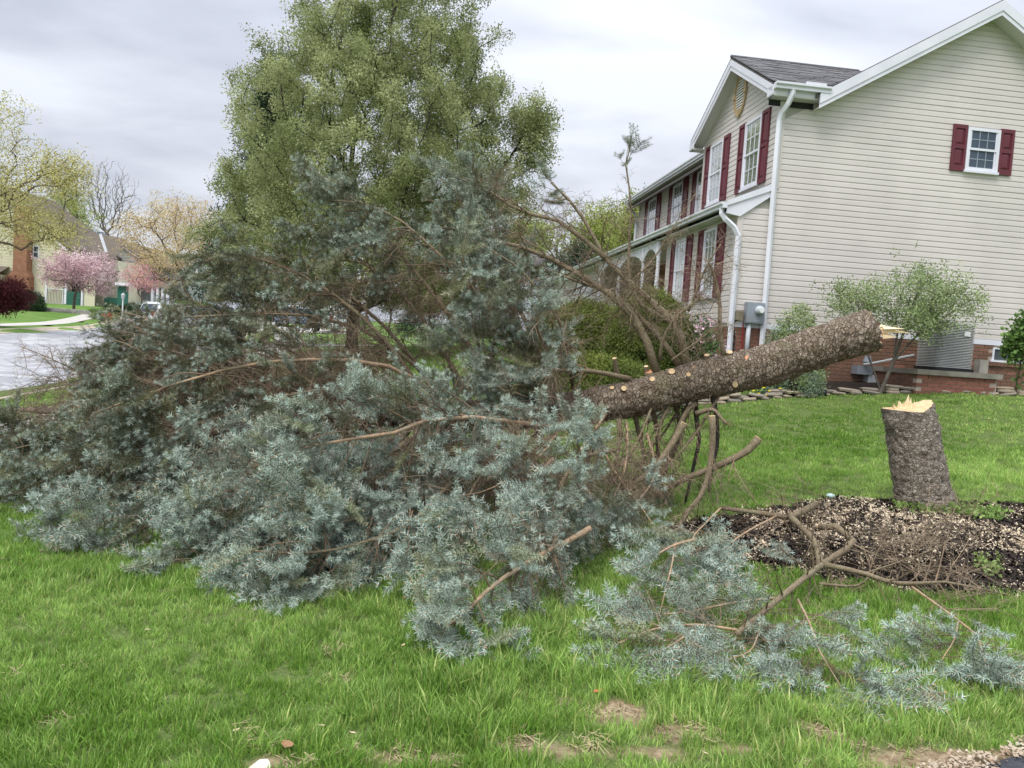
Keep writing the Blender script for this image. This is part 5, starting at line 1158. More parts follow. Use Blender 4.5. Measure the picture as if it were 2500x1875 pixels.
def knobbly(name, path, rad, sides, seg, m_, parent, amp=.012, knots=(), end=None):
    """bark-covered log: displaced tube"""
    from mathutils import noise
    n = seg; th_ = np.linspace(0, 2 * np.pi, sides, endpoint=False); P = path; T = np.gradient(P, axis=0); T /= np.linalg.norm(T, axis=1, keepdims=True)
    ref = np.array([0, 0, 1.]) if abs(T[0][2]) < .7 else np.array([0, 1., 0]); A = np.cross(T, ref); A /= np.linalg.norm(A, axis=1, keepdims=True); B = np.cross(A, T)
    V = np.zeros((n, sides, 3))
    for i in range(n):
        for j in range(sides):
            dr = A[i] * math.cos(th_[j]) + B[i] * math.sin(th_[j]); p = P[i] + dr * rad[i]; q = Vector(p)
            f = noise.noise(q * 5) * amp * 1.3 + noise.noise(q * 17) * amp + abs(noise.noise(q * 38)) * amp * .9
            if rad[i] > .1:
                dd_, _p = noise.voronoi(q * 17 + Vector((0, 0, q.x * 3))); f += amp * (1.1 * min(1, (dd_[1] - dd_[0]) * 3.5) + .5 * noise.cell(_p[0]))
            for (kp, kr, kh) in knots:
                dd = ((p - kp) ** 2).sum() / (kr * kr)
                if dd < 6: f += kh * math.exp(-dd * 1.6) * (1 - .9 * math.exp(-dd * 14))
            V[i, j] = p + dr * f
    idx = np.arange(n * sides).reshape(n, sides); a = idx[:-1]; b = np.roll(a, -1, 1); d = idx[1:]; c = np.roll(d, -1, 1)
    mb = MB().add(V.reshape(-1, 3), np.stack([a, b, c, d], -1).reshape(-1, 4)); o = mb.build(name, m_, parent, smooth=True); return o, V
us = np.concatenate([np.linspace(0, .42, 210), np.linspace(.43, 1, 50)]); path = np.array([trk(u) for u in us]); rads = np.array([trad(u) for u in us])
kn = [(at_y(2098, 798, 6.76), .05, .025), (at_y(1920, 840, 6.8), .06, .022), (at_y(1925, 890, 6.83), .06, .02), (at_y(2140, 880, 6.85), .06, .012), (at_y(1990, 885, 6.8), .06, .02), (at_y(1905, 915, 6.85), .08, .03), (at_y(1800, 935, 6.9), .07, .02), (at_y(2030, 872, 6.8), .05, .018)]
trunk_o, TV = knobbly('trunk', path, rads, 96, len(us), MT['trunkbark'], spruce, .010, kn)
# broken end: sawn face and torn splinters
ax = TRK[0] - TRK[2]; ax /= np.linalg.norm(ax)
vj = np.array([v.co for v in trunk_o.data.vertices[:96 * 3]]).reshape(3, 96, 3); jg = (vnoise(np.arange(96) * .35, np.zeros(96), 1., 3) - .3) * .075
for q_, wgt in ((0, 1), (1, .6), (2, .3)):
    for a_ in range(96): trunk_o.data.vertices[q_ * 96 + a_].co = Vector(vj[q_, a_] + ax * jg[a_] * wgt)
ringv = TV[0] + ax * jg[:, None]; cen = ringv.mean(0); mb = MB(); Vc = [cen - ax * .015] + [tuple(p) for p in ringv]; mb.add(Vc, [(0, i + 1, (i + 1) % 96 + 1) for i in range(96)]); mb.build('cut_face', MT['wood'], trunk_o)
def splinter(parent, base, d, L, w, m_='woodpale', name='splinter'):
    d = d / np.linalg.norm(d); a = np.cross(d, rng.normal(size=3)); a /= np.linalg.norm(a); b = np.cross(d, a); P = [base + a * w, base - a * w * .5 + b * w * .6, base - a * w * .5 - b * w * .6, base + d * L + rng.normal(size=3) * .004, base + d * L * .6 + a * w * .5]
    return MB().add(P, [(0, 1, 3), (1, 2, 3), (2, 0, 3), (0, 1, 4), (0, 2, 4), (2, 1, 0)]).build(name, MT[m_], parent)
rt = np.array([1, 0, 0])
for (o_, dd, L, w_) in (((0, -.08, -.0), (1, 0, -.02), .17, .022), ((0, -.09, .015), (1, -.1, .06), .13, .022), ((0, -.06, -.03), (1, 0, -.1), .10, .018), ((0, -.10, -.05), (1, 0, .0), .09, .016), ((0, -.03, .0), (1, 0, .05), .12, .02), ((0, .03, .04), (1, 0, .1), .06, .02)):
    splinter(spruce, cen + np.array(o_) + np.array([.03, -.05, 0]), np.array(dd, float), L * 1.45, w_ * 1.5)
# sawn stubs on the trunk (photo positions on its near side)
def on_trunk(px, py):
    d = ray(px, py); best = None
    for t in np.arange(6.0, 8, .01):
        p = CAM + d * t; dist = np.linalg.norm(TRK - p, axis=1); i = int(np.argmin(dist)); r = trad(tl_[i] / TLEN)
        if dist[i] < r * 1.02: return p, (p - TRK[i]) / dist[i], i
        if best is None or dist[i] < best[3]: best = (p, (p - TRK[i]) / dist[i], i, dist[i])
    return best[:3]
def stub(px, py, r, L, face='wood'):
    p, nrm, i = on_trunk(px, py); nrm = nrm + np.array([0, -.55, .12]); nrm /= np.linalg.norm(nrm); a = p - nrm * .05
    s_ = MB().tube([a, p + nrm * L * .6, p + nrm * L], [r * 1.35, r * 1.12, r * 1.04], 14, False).build('branch_stub', MT['limbbark'], spruce, smooth=True)
    MB().tube([p + nrm * (L - .004), p + nrm * (L + .002)], [r * 1.03, r], 14, True).build('cut_face', MT[face], s_)
for q in ((1727, 875, .026, .035), (1781, 867, .026, .035), (1824, 875, .022, .012, 'woodred'), (1641, 911, .030, .03), (1680, 917, .020, .03), (1593, 930, .025, .035), (1523, 953, .024, .04), (1495, 951, .019, .03), (1504, 898, .020, .10), (1697, 902, .028, .004, 'woodred'), (1585, 908, .034, .004, 'woodred'), (1578, 899, .020, .02, 'woodpale'), (1604, 905, .03, .006, 'woodred'), (1793, 937, .024, .03)): stub(*q)

# ---- limbs: each is a part with its twigs and needles as sub-parts
NEED_N = 0
ND, BD = .50, 1.0
JOIN_REVERSED = False
def add_limb(pts, r0, r1, parent=None, name='branch', bark='limbbark', lat0=.18, lat_n=None, lat_len=.55, need_from=.45, need_den=1.0, bare_den=1.0, side_hint=None, Lmax=.6, spray_sc=1.0, droop=.35, label=None, tone0=.5, need_u=None, plane_mix=.0, ncut=None, sag=None):
    global NEED_N
    P = np.asarray(pts, float); n = max(10, len(P)); P = spline(P, n) if len(P) < n else P; n = len(P)
    seg = np.concatenate([[0], np.cumsum(np.linalg.norm(np.diff(P, axis=0), axis=1))]); L = seg[-1]
    rr = r0 + (r1 - r0) * (seg / L) ** .8
    br = MB().tube(P, rr, 9 if r0 > .018 else 6, True).build(name, MT[bark], parent if parent is not None else spruce, smooth=True, label=label)
    T = np.gradient(P, axis=0); T /= np.linalg.norm(T, axis=1, keepdims=True)
    m_ = int(L * 14 if lat_n is None else lat_n)
    if m_ < 1: return br
    hint = np.array([1., 0, .15]) if side_hint is None else np.asarray(side_hint, float)
    u = np.sort(rng.uniform(lat0, .985, m_)); pos = np.stack([np.interp(u * L, seg, P[:, k]) for k in range(3)], 1); tan = np.stack([np.interp(u * L, seg, T[:, k]) for k in range(3)], 1)
    sd_ = np.cross(tan, hint[None]); sd_ /= np.linalg.norm(sd_, axis=1, keepdims=True) + 1e-9; sgn = np.where(np.arange(m_) % 2, 1, -1)[:, None]
    rnd = rng.normal(size=(m_, 3)) * .28
    D = sd_ * sgn + tan * rng.uniform(.35, .9, m_)[:, None] + rnd; D /= np.linalg.norm(D, axis=1, keepdims=True)
    ll = np.minimum(Lmax, lat_len * (L * (1 - u)) + .10) * rng.uniform(.55, 1.15, m_) * np.clip(.45 + u * 1.4, .3, 1.)
    K = 6; Q = np.zeros((m_, K, 3)); Q[:, 0] = pos; d = D.copy()
    for k in range(1, K):
        d[:, 2] -= droop * rng.uniform(.4, 1.4, m_) * ll * 1.1; d += rng.normal(size=(m_, 3)) * .10; d /= np.linalg.norm(d, axis=1, keepdims=True)
        nx = Q[:, k - 1] + d * (ll / (K - 1))[:, None]; zg = gz(nx[:, 0], nx[:, 1]) + .035; low = nx[:, 2] < zg; nx[:, 2] = np.maximum(nx[:, 2], zg); d[low, 2] = .03; Q[:, k] = nx
    rb = np.interp(u * L, seg, rr); R0 = np.minimum(rb * .5, .0022 + ll * .009)
    mb = MB(); mb.tubes(Q, np.stack([R0 * f for f in (1.2, .95, .8, .65, .5, .3)], 1), 4)
    # finer twigs on the laterals
    w = max(0, int(m_ * 2.2)); li = rng.integers(0, m_, w); ki = rng.integers(1, K - 1, w); st = Q[li, ki]; td = Q[li, ki + 1] - Q[li, ki]; td /= np.linalg.norm(td, axis=1, keepdims=True) + 1e-9
    dd = td + rng.normal(size=(w, 3)) * .7; dd /= np.linalg.norm(dd, axis=1, keepdims=True); tl2 = ll[li] * rng.uniform(.2, .5, w); W = np.zeros((w, 4, 3)); W[:, 0] = st
    for k in range(1, 4): dd = dd + rng.normal(size=(w, 3)) * .15 + np.array([0, 0, -.12]); dd /= np.linalg.norm(dd, axis=1, keepdims=True); W[:, k] = W[:, k - 1] + dd * (tl2 / 3)[:, None]; W[:, k, 2] = np.maximum(W[:, k, 2], gz(W[:, k, 0], W[:, k, 1]) + .02)
    mb.tubes(W, np.tile([.0026, .002, .0016, .001], (w, 1)), 3)
    mb.build('twigs', MT['twig'], br, kind='stuff')
    # sprays
    NP, NX, TN, BP, BX = [], [], [], [], []
    for i in range(m_):
        nu = need_from if need_u is None else need_u
        green = u[i] > nu + rng.normal(0, .10)
        cnt = int(ll[i] / .055 * (need_den * ND if green else bare_den * .5 * BD) + rng.random())
        kk = rng.uniform(.18 if green else .1, 1, cnt) * (K - 1.001)
        for q in kk:
            a = int(q); f = q - a; p = Q[i, a] * (1 - f) + Q[i, a + 1] * f; t_ = Q[i, a + 1] - Q[i, a]; t_ /= np.linalg.norm(t_) + 1e-9
            v = t_ + rng.normal(size=3) * .5 + np.array([0, 0, -.05])
            (NP if green else BP).append(p); (NX if green else BX).append(v)
            if green: TN.append(tone0 + .35 * (q / (K - 1) - .5) + rng.normal(0, .16))
        if green: NP.append(Q[i, -1]); NX.append(Q[i, -1] - Q[i, -2]); TN.append(tone0 + .25 + rng.normal(0, .12))
    if need_u is None or need_u < 1:
        NP.append(P[-1]); NX.append(T[-1]); TN.append(tone0 + .2)
    if NP:
        NP, NX = np.array(NP), np.array(NX); NEED_N += len(NP); Zr = np.array([0, 0, 1.]) + rng.normal(size=NP.shape) * .55
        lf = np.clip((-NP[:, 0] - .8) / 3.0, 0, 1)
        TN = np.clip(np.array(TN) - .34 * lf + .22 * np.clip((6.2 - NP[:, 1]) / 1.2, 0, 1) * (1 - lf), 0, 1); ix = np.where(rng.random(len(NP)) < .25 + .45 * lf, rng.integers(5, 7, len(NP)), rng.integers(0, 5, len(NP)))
        ix = 6 - ix if JOIN_REVERSED else ix
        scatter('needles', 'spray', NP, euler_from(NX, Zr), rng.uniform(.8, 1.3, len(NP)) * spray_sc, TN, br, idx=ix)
    if BP:
        BP, BX = np.array(BP), np.array(BX); scatter('dead_twigs', 'bare', BP, euler_from(BX, np.array([0, 0, 1.]) + rng.normal(size=BP.shape) * .8), rng.uniform(.6, 1.15, len(BP)), .5, br)
    return br
def T3(*q): return [at_y(x, y, d) for (x, y, d) in q]
# limbs that the photo shows one by one (pixel, pixel, distance)
U = dict(need_from=.8, bare_den=1.5, need_den=.6, droop=.15)
add_limb(T3((1678, 900, 7.1), (1655, 802, 7.2), (1615, 759, 7.3), (1536, 688, 7.4), (1477, 629, 7.5), (1440, 560, 7.6), (1400, 500, 7.65), (1345, 445, 7.7)), .045, .010, **dict(U, need_from=.86), lat0=.15, Lmax=.42)
add_limb(T3((1605, 915, 7.1), (1576, 826, 7.1), (1536, 759, 7.2), (1458, 696, 7.3), (1379, 652, 7.4), (1300, 609, 7.5), (1200, 590, 7.6), (1120, 560, 7.7), (1050, 555, 7.7)), .042, .010, **dict(U, need_from=.8), lat0=.12, Lmax=.45)
add_limb(T3((1666, 905, 7.2), (1615, 830, 7.25), (1552, 765, 7.3), (1500, 720, 7.4), (1420, 690, 7.5), (1330, 660, 7.6), (1230, 640, 7.6)), .034, .008, **dict(U, need_from=.82), lat0=.15, Lmax=.4)
add_limb(T3((1480, 635, 7.5), (1453, 607, 7.5), (1363, 539, 7.6), (1272, 517, 7.7), (1200, 470, 7.75), (1130, 440, 7.8), (1080, 415, 7.8)), .026, .007, **dict(U, need_from=.7), lat0=.1, Lmax=.4)
add_limb(T3((1769, 880, 7.0), (1757, 800, 7.0), (1757, 734, 7.05), (1739, 661, 7.1), (1732, 643, 7.1)), .024, .013, need_u=2, bare_den=.5, lat_n=16, Lmax=.3)
add_limb(T3((1681, 760, 7.2), (1699, 716, 7.15), (1724, 651, 7.1), (1760, 597, 7.05)), .013, .005, need_u=2, bare_den=.9, lat_n=16, Lmax=.3, lat0=.05)
add_limb(T3((1612, 880, 7.1), (1618, 830, 7.05), (1650, 775, 7.0), (1700, 735, 6.95), (1712, 722, 6.95)), .018, .009, need_u=2, bare_den=.8, lat_n=18, Lmax=.3)
add_limb(T3((1640, 880, 7.0), (1680, 850, 6.95), (1740, 805, 6.9)), .014, .006, need_u=2, bare_den=.8, lat_n=14, Lmax=.3)
add_limb(T3((1640, 790, 7.2), (1560, 740, 7.3), (1536, 690, 7.4), (1534, 643, 7.4), (1538, 553, 7.45), (1540, 481, 7.5), (1527, 412, 7.5), (1535, 375, 7.5), (1542, 330, 7.5)), .022, .005, need_from=.84, bare_den=.7, need_den=.15, spray_sc=.75, lat_n=26, lat_len=.2, Lmax=.16, lat0=.2, droop=-.1)
add_limb(T3((1536, 690, 7.4), (1590, 640, 7.4), (1640, 560, 7.4), (1700, 470, 7.45)), .010, .003, need_u=2, bare_den=.8, lat_n=16, Lmax=.35)
add_limb(T3((1540, 925, 7.1), (1470, 910, 7.05), (1420, 905, 7.0), (1330, 905, 7.0), (1250, 915, 7.1)), .026, .013, need_from=.7, need_den=.6, lat_n=20)
# upper plumes
UP_ = dict(need_from=.56, droop=.25, need_den=.6, bare_den=1.1, tone0=.36)
add_limb(T3((1350, 950, 7.3), (1290, 800, 7.5), (1230, 680, 7.6), (1160, 560, 7.7), (1110, 470, 7.8), (1060, 420, 7.8)), .032, .006, **UP_)
add_limb(T3((1300, 960, 7.3), (1230, 820, 7.2), (1150, 700, 7.2), (1060, 610, 7.25), (980, 540, 7.3), (900, 500, 7.35), (820, 490, 7.4)), .032, .006, **UP_)
add_limb(T3((1240, 985, 7.4), (1150, 850, 7.5), (1060, 720, 7.6), (960, 600, 7.7), (880, 500, 7.75), (800, 440, 7.8), (755, 410, 7.8)), .033, .006, **UP_)
add_limb(T3((1150, 990, 7.4), (1080, 850, 7.7), (1000, 740, 7.8), (900, 650, 7.9), (800, 580, 8.), (700, 550, 8.)), .032, .006, **UP_)
add_limb(T3((1050, 1000, 7.4), (980, 880, 7.4), (880, 770, 7.4), (770, 690, 7.45), (660, 640, 7.5), (560, 620, 7.5), (500, 640, 7.5)), .030, .006, **UP_)
add_limb(T3((1200, 990, 7.4), (1170, 860, 7.), (1150, 740, 6.8), (1130, 640, 6.7), (1140, 560, 6.65)), .028, .006, **dict(UP_, tone0=.55))
add_limb(T3((1330, 960, 7.2), (1330, 860, 6.9), (1310, 790, 6.7), (1330, 720, 6.6)), .022, .006, **dict(UP_, need_from=.35, tone0=.6))
add_limb(T3((1080, 1000, 7.4), (1010, 880, 7.9), (900, 760, 8.2), (780, 690, 8.4), (640, 700, 8.6), (520, 740, 8.7)), .03, .006, **UP_)
add_limb(T3((1320, 960, 7.3), (1270, 800, 7.8), (1230, 640, 8.1), (1200, 520, 8.3), (1180, 430, 8.4)), .030, .006, **UP_)
add_limb(T3((1400, 950, 7.2), (1380, 820, 7.0), (1330, 730, 6.9), (1260, 650, 6.85), (1180, 600, 6.8)), .022, .006, **UP_)
# long arching boughs to the left
LB = dict(droop=.40, Lmax=.5, need_den=.8)
add_limb(T3((1085, 990, 7.35), (1000, 915, 7.2), (900, 885, 7.0), (770, 878, 6.8), (640, 885, 6.6), (500, 915, 6.4), (350, 965, 6.2), (230, 1010, 6.1)), .026, .007, bark='tanbark', need_from=.42, lat0=.2, **LB)
add_limb(T3((960, 1020, 7.4), (850, 985, 7.3), (780, 950, 7.2), (700, 965, 7.), (600, 1000, 6.8), (450, 1045, 6.5), (330, 1100, 6.3), (270, 1160, 6.2)), .024, .007, bark='tanbark', need_from=.5, lat0=.2, **LB)
add_limb(T3((1095, 960, 7.5), (960, 850, 7.7), (850, 790, 7.8), (700, 765, 7.9), (600, 768, 8.0), (450, 775, 8.1), (380, 785, 8.1), (290, 830, 8.1), (220, 890, 8.1)), .026, .007, need_from=.5, lat0=.15, **LB)
add_limb(T3((900, 1010, 7.5), (800, 930, 7.8), (690, 870, 8.0), (560, 840, 8.2), (430, 850, 8.3), (320, 880, 8.4)), .024, .007, need_from=.55, lat0=.15, **LB)
add_limb(T3((820, 1010, 7.6), (700, 890, 7.8), (600, 830, 7.9), (480, 800, 8.), (400, 790, 8.), (300, 760, 8.)), .022, .006, need_from=.5, lat0=.15, **LB)
add_limb(T3((1420, 1020, 7.0), (1320, 1043, 6.6), (1200, 1020, 6.1), (1050, 1025, 5.6), (950, 1060, 5.3), (830, 1075, 5.1), (700, 1105, 4.95), (620, 1140, 4.9)), .027, .008, bark='tanbark', need_from=.38, lat0=.12, **LB)
add_limb(T3((1100, 1060, 6.6), (980, 1110, 6.0), (860, 1180, 5.5), (740, 1260, 5.1), (640, 1330, 4.9)), .022, .006, need_from=.4, lat0=.1, **LB)
for q in (((1290, 1000, 7.5), (1300, 900, 7.2), (1290, 880, 6.9), (1270, 930, 6.7), (1240, 1000, 6.5)), ((1210, 1000, 7.5), (1190, 890, 7.2), (1200, 860, 6.9), (1220, 920, 6.7), (1200, 1000, 6.5)), ((1120, 1000, 7.5), (1100, 900, 7.2), (1090, 900, 6.9), (1080, 960, 6.7), (1070, 1040, 6.5))):
    add_limb(T3(*q), .015, .005, need_from=.3, lat_n=26, Lmax=.3, lat_len=.4, droop=.5, tone0=.5)
# front boughs that hang to the grass
add_limb(T3((1440, 1290, 4.95), (1380, 1325, 4.8), (1314, 1357, 4.6), (1210, 1425, 4.3), (1140, 1490, 4.1), (1080, 1540, 4.0)), .021, .009, bark='tanbark', need_from=.35, lat0=.08, lat_len=.8, lat_n=40, Lmax=.36, droop=.45, tone0=.75, need_den=.8)
add_limb(T3((1500, 1100, 6.4), (1440, 1110, 5.8), (1400, 1130, 5.3), (1370, 1190, 5.0), (1340, 1260, 4.9)), .022, .006, need_from=.3, lat_n=26, tone0=.72, droop=.6, need_den=.7)
add_limb(T3((1250, 1080, 6.6), (1200, 1130, 5.9), (1150, 1200, 5.3), (1120, 1290, 4.9), (1100, 1370, 4.7)), .022, .006, need_from=.4, lat_n=30, tone0=.7, droop=.6, need_den=.7)
add_limb(T3((1000, 1080, 6.8), (900, 1140, 6.0), (860, 1200, 5.4), (850, 1290, 5.0)), .022, .006, need_from=.35, lat_n=32, tone0=.62, droop=.6, need_den=.8)
add_limb(T3((1100, 1180, 5.6), (1000, 1280, 5.0), (900, 1320, 4.8), (800, 1345, 4.6), (700, 1350, 4.5), (620, 1345, 4.5)), .020, .006, need_from=.4, tone0=.72, droop=.55, lat_len=.6)
FB = dict(need_from=.35, lat_len=.6, droop=.5, tone0=.72, need_den=.95)
for q in (((820, 1060, 7.2), (650, 1130, 6.3), (480, 1230, 5.6), (330, 1300, 5.25), (210, 1330, 5.15)), ((900, 1060, 7.2), (760, 1150, 6.2), (620, 1260, 5.4), (500, 1350, 4.95), (420, 1400, 4.8)),
          ((1000, 1080, 6.9), (880, 1180, 5.9), (760, 1290, 5.1), (660, 1380, 4.75), (600, 1420, 4.65)), ((1040, 1100, 6.6), (960, 1220, 5.5), (880, 1330, 4.9), (800, 1400, 4.65), (740, 1440, 4.55)),
          ((700, 1040, 7.6), (520, 1100, 6.7), (350, 1180, 6.0), (220, 1240, 5.6), (130, 1290, 5.35)), ((600, 1030, 7.8), (430, 1070, 7.1), (260, 1120, 6.5), (120, 1170, 6.1), (20, 1210, 5.9)),
          ((500, 1020, 8.), (330, 1040, 7.5), (180, 1060, 7.1), (60, 1090, 6.8), (-60, 1120, 6.6)), ((760, 1100, 6.6), (640, 1180, 5.8), (560, 1270, 5.2), (520, 1330, 4.95))):
    add_limb(T3(*q), .020, .006, **FB)
# tan leafless twig clusters right of the middle
for q in (((1480, 1010, 7.0), (1430, 1080, 6.2), (1380, 1160, 5.6), (1330, 1250, 5.2)), ((1380, 1020, 7.0), (1330, 1100, 6.1), (1260, 1160, 5.6), (1180, 1200, 5.3), (1120, 1210, 5.2)), ((1530, 1030, 7.0), (1530, 1120, 6.4), (1500, 1210, 6.0), (1440, 1290, 5.6)),
          ((1300, 1030, 7.0), (1260, 1110, 6.2), (1240, 1190, 5.6), (1230, 1280, 5.2)), ((1450, 1050, 6.9), (1500, 1150, 6.2), (1560, 1230, 5.8), (1600, 1290, 5.6)), ((1200, 1050, 7.0), (1130, 1120, 6.2), (1060, 1160, 5.8), (990, 1180, 5.6)), ((1580, 1060, 6.8), (1600, 1150, 6.4), (1560, 1220, 6.1), (1500, 1260, 5.9)),
          ((1100, 1040, 7.1), (1040, 1100, 6.3), (1010, 1180, 5.7), (1000, 1260, 5.3)), ((1410, 1180, 5.5), (1360, 1250, 5.1), (1290, 1300, 4.9)), ((1350, 1120, 5.9), (1300, 1180, 5.5), (1300, 1260, 5.1), (1330, 1330, 4.9))):
    add_limb(T3(*q), .014, .005, need_from=.86, bark='tanbark', bare_den=1.4, need_den=.5, lat_n=26, Lmax=.34, lat0=.1, droop=.35, tone0=.6)
# the hidden bulk: whorls along the stem, crushed limbs flow along the ground
def whorl_limb(u, phi, L, alpha, r0, tone0, nf, sag=.5):
    p = trk(u); T0 = trk(min(1, u + .02)) - trk(max(0, u - .02)); T0 /= np.linalg.norm(T0); a = np.cross(T0, [0, 0, 1.]); a /= np.linalg.norm(a); b = np.cross(a, T0)
    d = (a * math.sin(phi) + b * math.cos(phi)) * math.cos(alpha) + T0 * math.sin(alpha); P = [p]; n = 12; ds = L / n
    for k in range(n):
        d = d + T0 * .03 + rng.normal(size=3) * .05; d[2] -= sag * ds * (.3 + 1.4 * k / n); d /= np.linalg.norm(d); q = P[-1] + d * ds; g = g1(q[0], q[1]) + .05
        if q[2] < g: q[2] = g; d[2] = max(d[2], .02); d /= np.linalg.norm(d)
        P.append(q)
    return add_limb(P, r0, .006, lat0=.2, need_from=nf, tone0=tone0, need_den=.85, bare_den=1.5, lat_n=int(L * 13), Lmax=.45, droop=.4)
cntw = 0
for u in np.arange(.30, .985, .0275):
    Lb = np.interp(u, [.3, .45, .62, .82, 1.], [2.3, 2.65, 2.25, 1.15, .2])
    k = 4 if u < .8 else 3
    ph0 = rng.uniform(0, 6.28)
    for q in range(k):
        phi = (ph0 + q * 2 * math.pi / k + rng.normal(0, .2)) % (2 * math.pi); side = math.sin(phi); up = math.cos(phi)
        # a = T x Z points away or towards the viewer; fewer limbs behind and straight up where the photo is open
        if u < .52 and up > .35 and rng.random() < .8: continue
        if u < .60 and up > -.2 and rng.random() < .45: continue
        if u > .76 and up > .25: continue
        L = Lb * rng.uniform(.8, 1.1) * (.62 if up > .4 else 1.)
        whorl_limb(u, phi, L, math.radians(rng.uniform(18, 42)), .013 + .008 * L, .42 + .15 * (1 - u), .56 if u < .72 else .46, sag=.45); cntw += 1
# bare props under the trunk
for q in (((1700, 985, 7.0), (1680, 1000, 7.0), (1650, 1060, 7.0), (1625, 1130, 7.0), (1600, 1230, 7.0)), ((1695, 960, 7.05), (1702, 1040, 7.05), (1706, 1080, 7.1), (1690, 1150, 7.1), (1670, 1240, 7.1)),
          ((1735, 945, 7.0), (1748, 1010, 7.0), (1752, 1080, 7.05), (1742, 1130, 7.05), (1730, 1200, 7.1)), ((1548, 1000, 7.1), (1560, 1060, 7.2), (1575, 1120, 7.2), (1570, 1200, 7.2)), ((1510, 1000, 7.1), (1512, 1070, 7.0), (1500, 1150, 6.9), (1470, 1230, 6.8)), ((1590, 990, 7.1), (1605, 1060, 7.3), (1600, 1150, 7.4), (1580, 1220, 7.4)),
          ((1640, 960, 7.2), (1660, 1050, 7.5), (1640, 1120, 7.6), (1600, 1180, 7.7)), ((1700, 1010, 6.9), (1740, 1000, 6.8), (1760, 1020, 6.75), (1776, 1037, 6.7))):
    add_limb(T3(*q), .028, .010, need_u=2, bare_den=.35, lat_n=8, Lmax=.35, lat0=.15, bark='darkbark' if q[0][0] % 2 else 'limbbark')
for k in range(13):      # thin bare limbs of the open middle part
    u = rng.uniform(.10, .42); p = trk(u); phi = rng.uniform(2.0, 4.3); T0 = trk(u + .02) - trk(u - .02); T0 /= np.linalg.norm(T0); a = np.cross(T0, [0, 0, 1.]); a /= np.linalg.norm(a); b = np.cross(a, T0)
    d = (a * math.sin(phi) + b * math.cos(phi)) + T0 * rng.uniform(.3, 1.2) + rng.normal(size=3) * .1; d /= np.linalg.norm(d); P = [p]; L = rng.uniform(.9, 1.9)
    for s_ in range(9):
        d = d + rng.normal(size=3) * .09; d /= np.linalg.norm(d); nq = P[-1] + d * L / 9; g = g1(nq[0], nq[1]) + .04
        if nq[2] < g: nq[2] = g; d[2] = .03
        P.append(nq)
    add_limb(P, .016, .005, need_u=.95, bare_den=.4, lat_n=15, Lmax=.45, lat0=.1)
for k in range(64):     # curved ribs seen against the lawn, left of the middle
    u = rng.uniform(.42, .78); p = trk(u) + rng.normal(size=3) * .1; phi = rng.uniform(-1.1, 1.1); T0 = trk(u + .02) - trk(u - .02); T0 /= np.linalg.norm(T0); a = np.cross(T0, [0, 0, 1.]); a /= np.linalg.norm(a); b = np.cross(a, T0)
    d = (a * math.sin(phi) + b * math.cos(phi)) + T0 * rng.uniform(.6, 1.6); d /= np.linalg.norm(d); P = [p]; L = rng.uniform(.8, 1.5)
    for s_ in range(8): d = d + rng.normal(size=3) * .06 + np.array([0, 0, -.05]); d /= np.linalg.norm(d); P.append(P[-1] + d * L / 8)
    add_limb(P, .013, .004, need_u=2, bare_den=.9, lat_n=20, Lmax=.35, lat0=.08)
print('whorl limbs', cntw, 'needle sprays', NEED_N)
# ---- sawn and broken limbs lying loose (things of their own)
def G3(*q): return [at_ground(x, y, h) for (x, y, h) in q]
def loose(name, label, cat, limbs, cut=None):
    p0 = np.array(limbs[0][0][0]); root = thing(name, label, cat, (p0[0], p0[1], g1(p0[0], p0[1])))
    for (pts, r0, r1, kw) in limbs:
        b_ = add_limb(pts, r0, r1, parent=root, **kw)
        if kw.get('cut', None) is None and r0 > .022:
            P = np.array(pts); d = P[0] - P[1]; d /= np.linalg.norm(d); MB().tube([P[0] - d * .002, P[0] + d * .004], [r0 * .99, r0 * .97], 14, True).build('cut_face', MT['wood'], b_)
    return root
NOL = dict(need_u=2, lat_n=14, bare_den=.5, Lmax=.35)
loose('cut_limb', 'thick sawn limb pointing up to the right below the trunk, cut end in the air', 'branch', [(T3((1852, 1070, 6.6), (1830, 1096, 6.6), (1790, 1120, 6.6), (1730, 1147, 6.65), (1670, 1170, 6.7), (1600, 1210, 6.75)), .036, .022, NOL)])
loose('cut_limb', 'upright pale sawn limb standing crooked under the trunk', 'branch', [(T3((1738, 1016, 6.5), (1740, 1060, 6.5), (1737, 1110, 6.5), (1728, 1165, 6.45), (1708, 1215, 6.4), (1670, 1260, 6.3), (1655, 1300, 6.2)), .030, .016, NOL)])
loose('cut_limb', 'short sawn limb leaning left with a pinkish cut end under the trunk', 'branch', [(T3((1671, 1033, 6.6), (1655, 1060, 6.6), (1630, 1100, 6.55), (1590, 1150, 6.5), (1520, 1200, 6.4)), .034, .020, NOL)])
NB = dict(need_u=2, lat_n=18, bare_den=.45, Lmax=.38, bark='limbbark', droop=.05)
NG = dict(need_from=.35, lat_n=12, need_den=.42, Lmax=.22, lat_len=.4, droop=.25, tone0=.6, bark='tanbark', side_hint=(0, 0, 1))
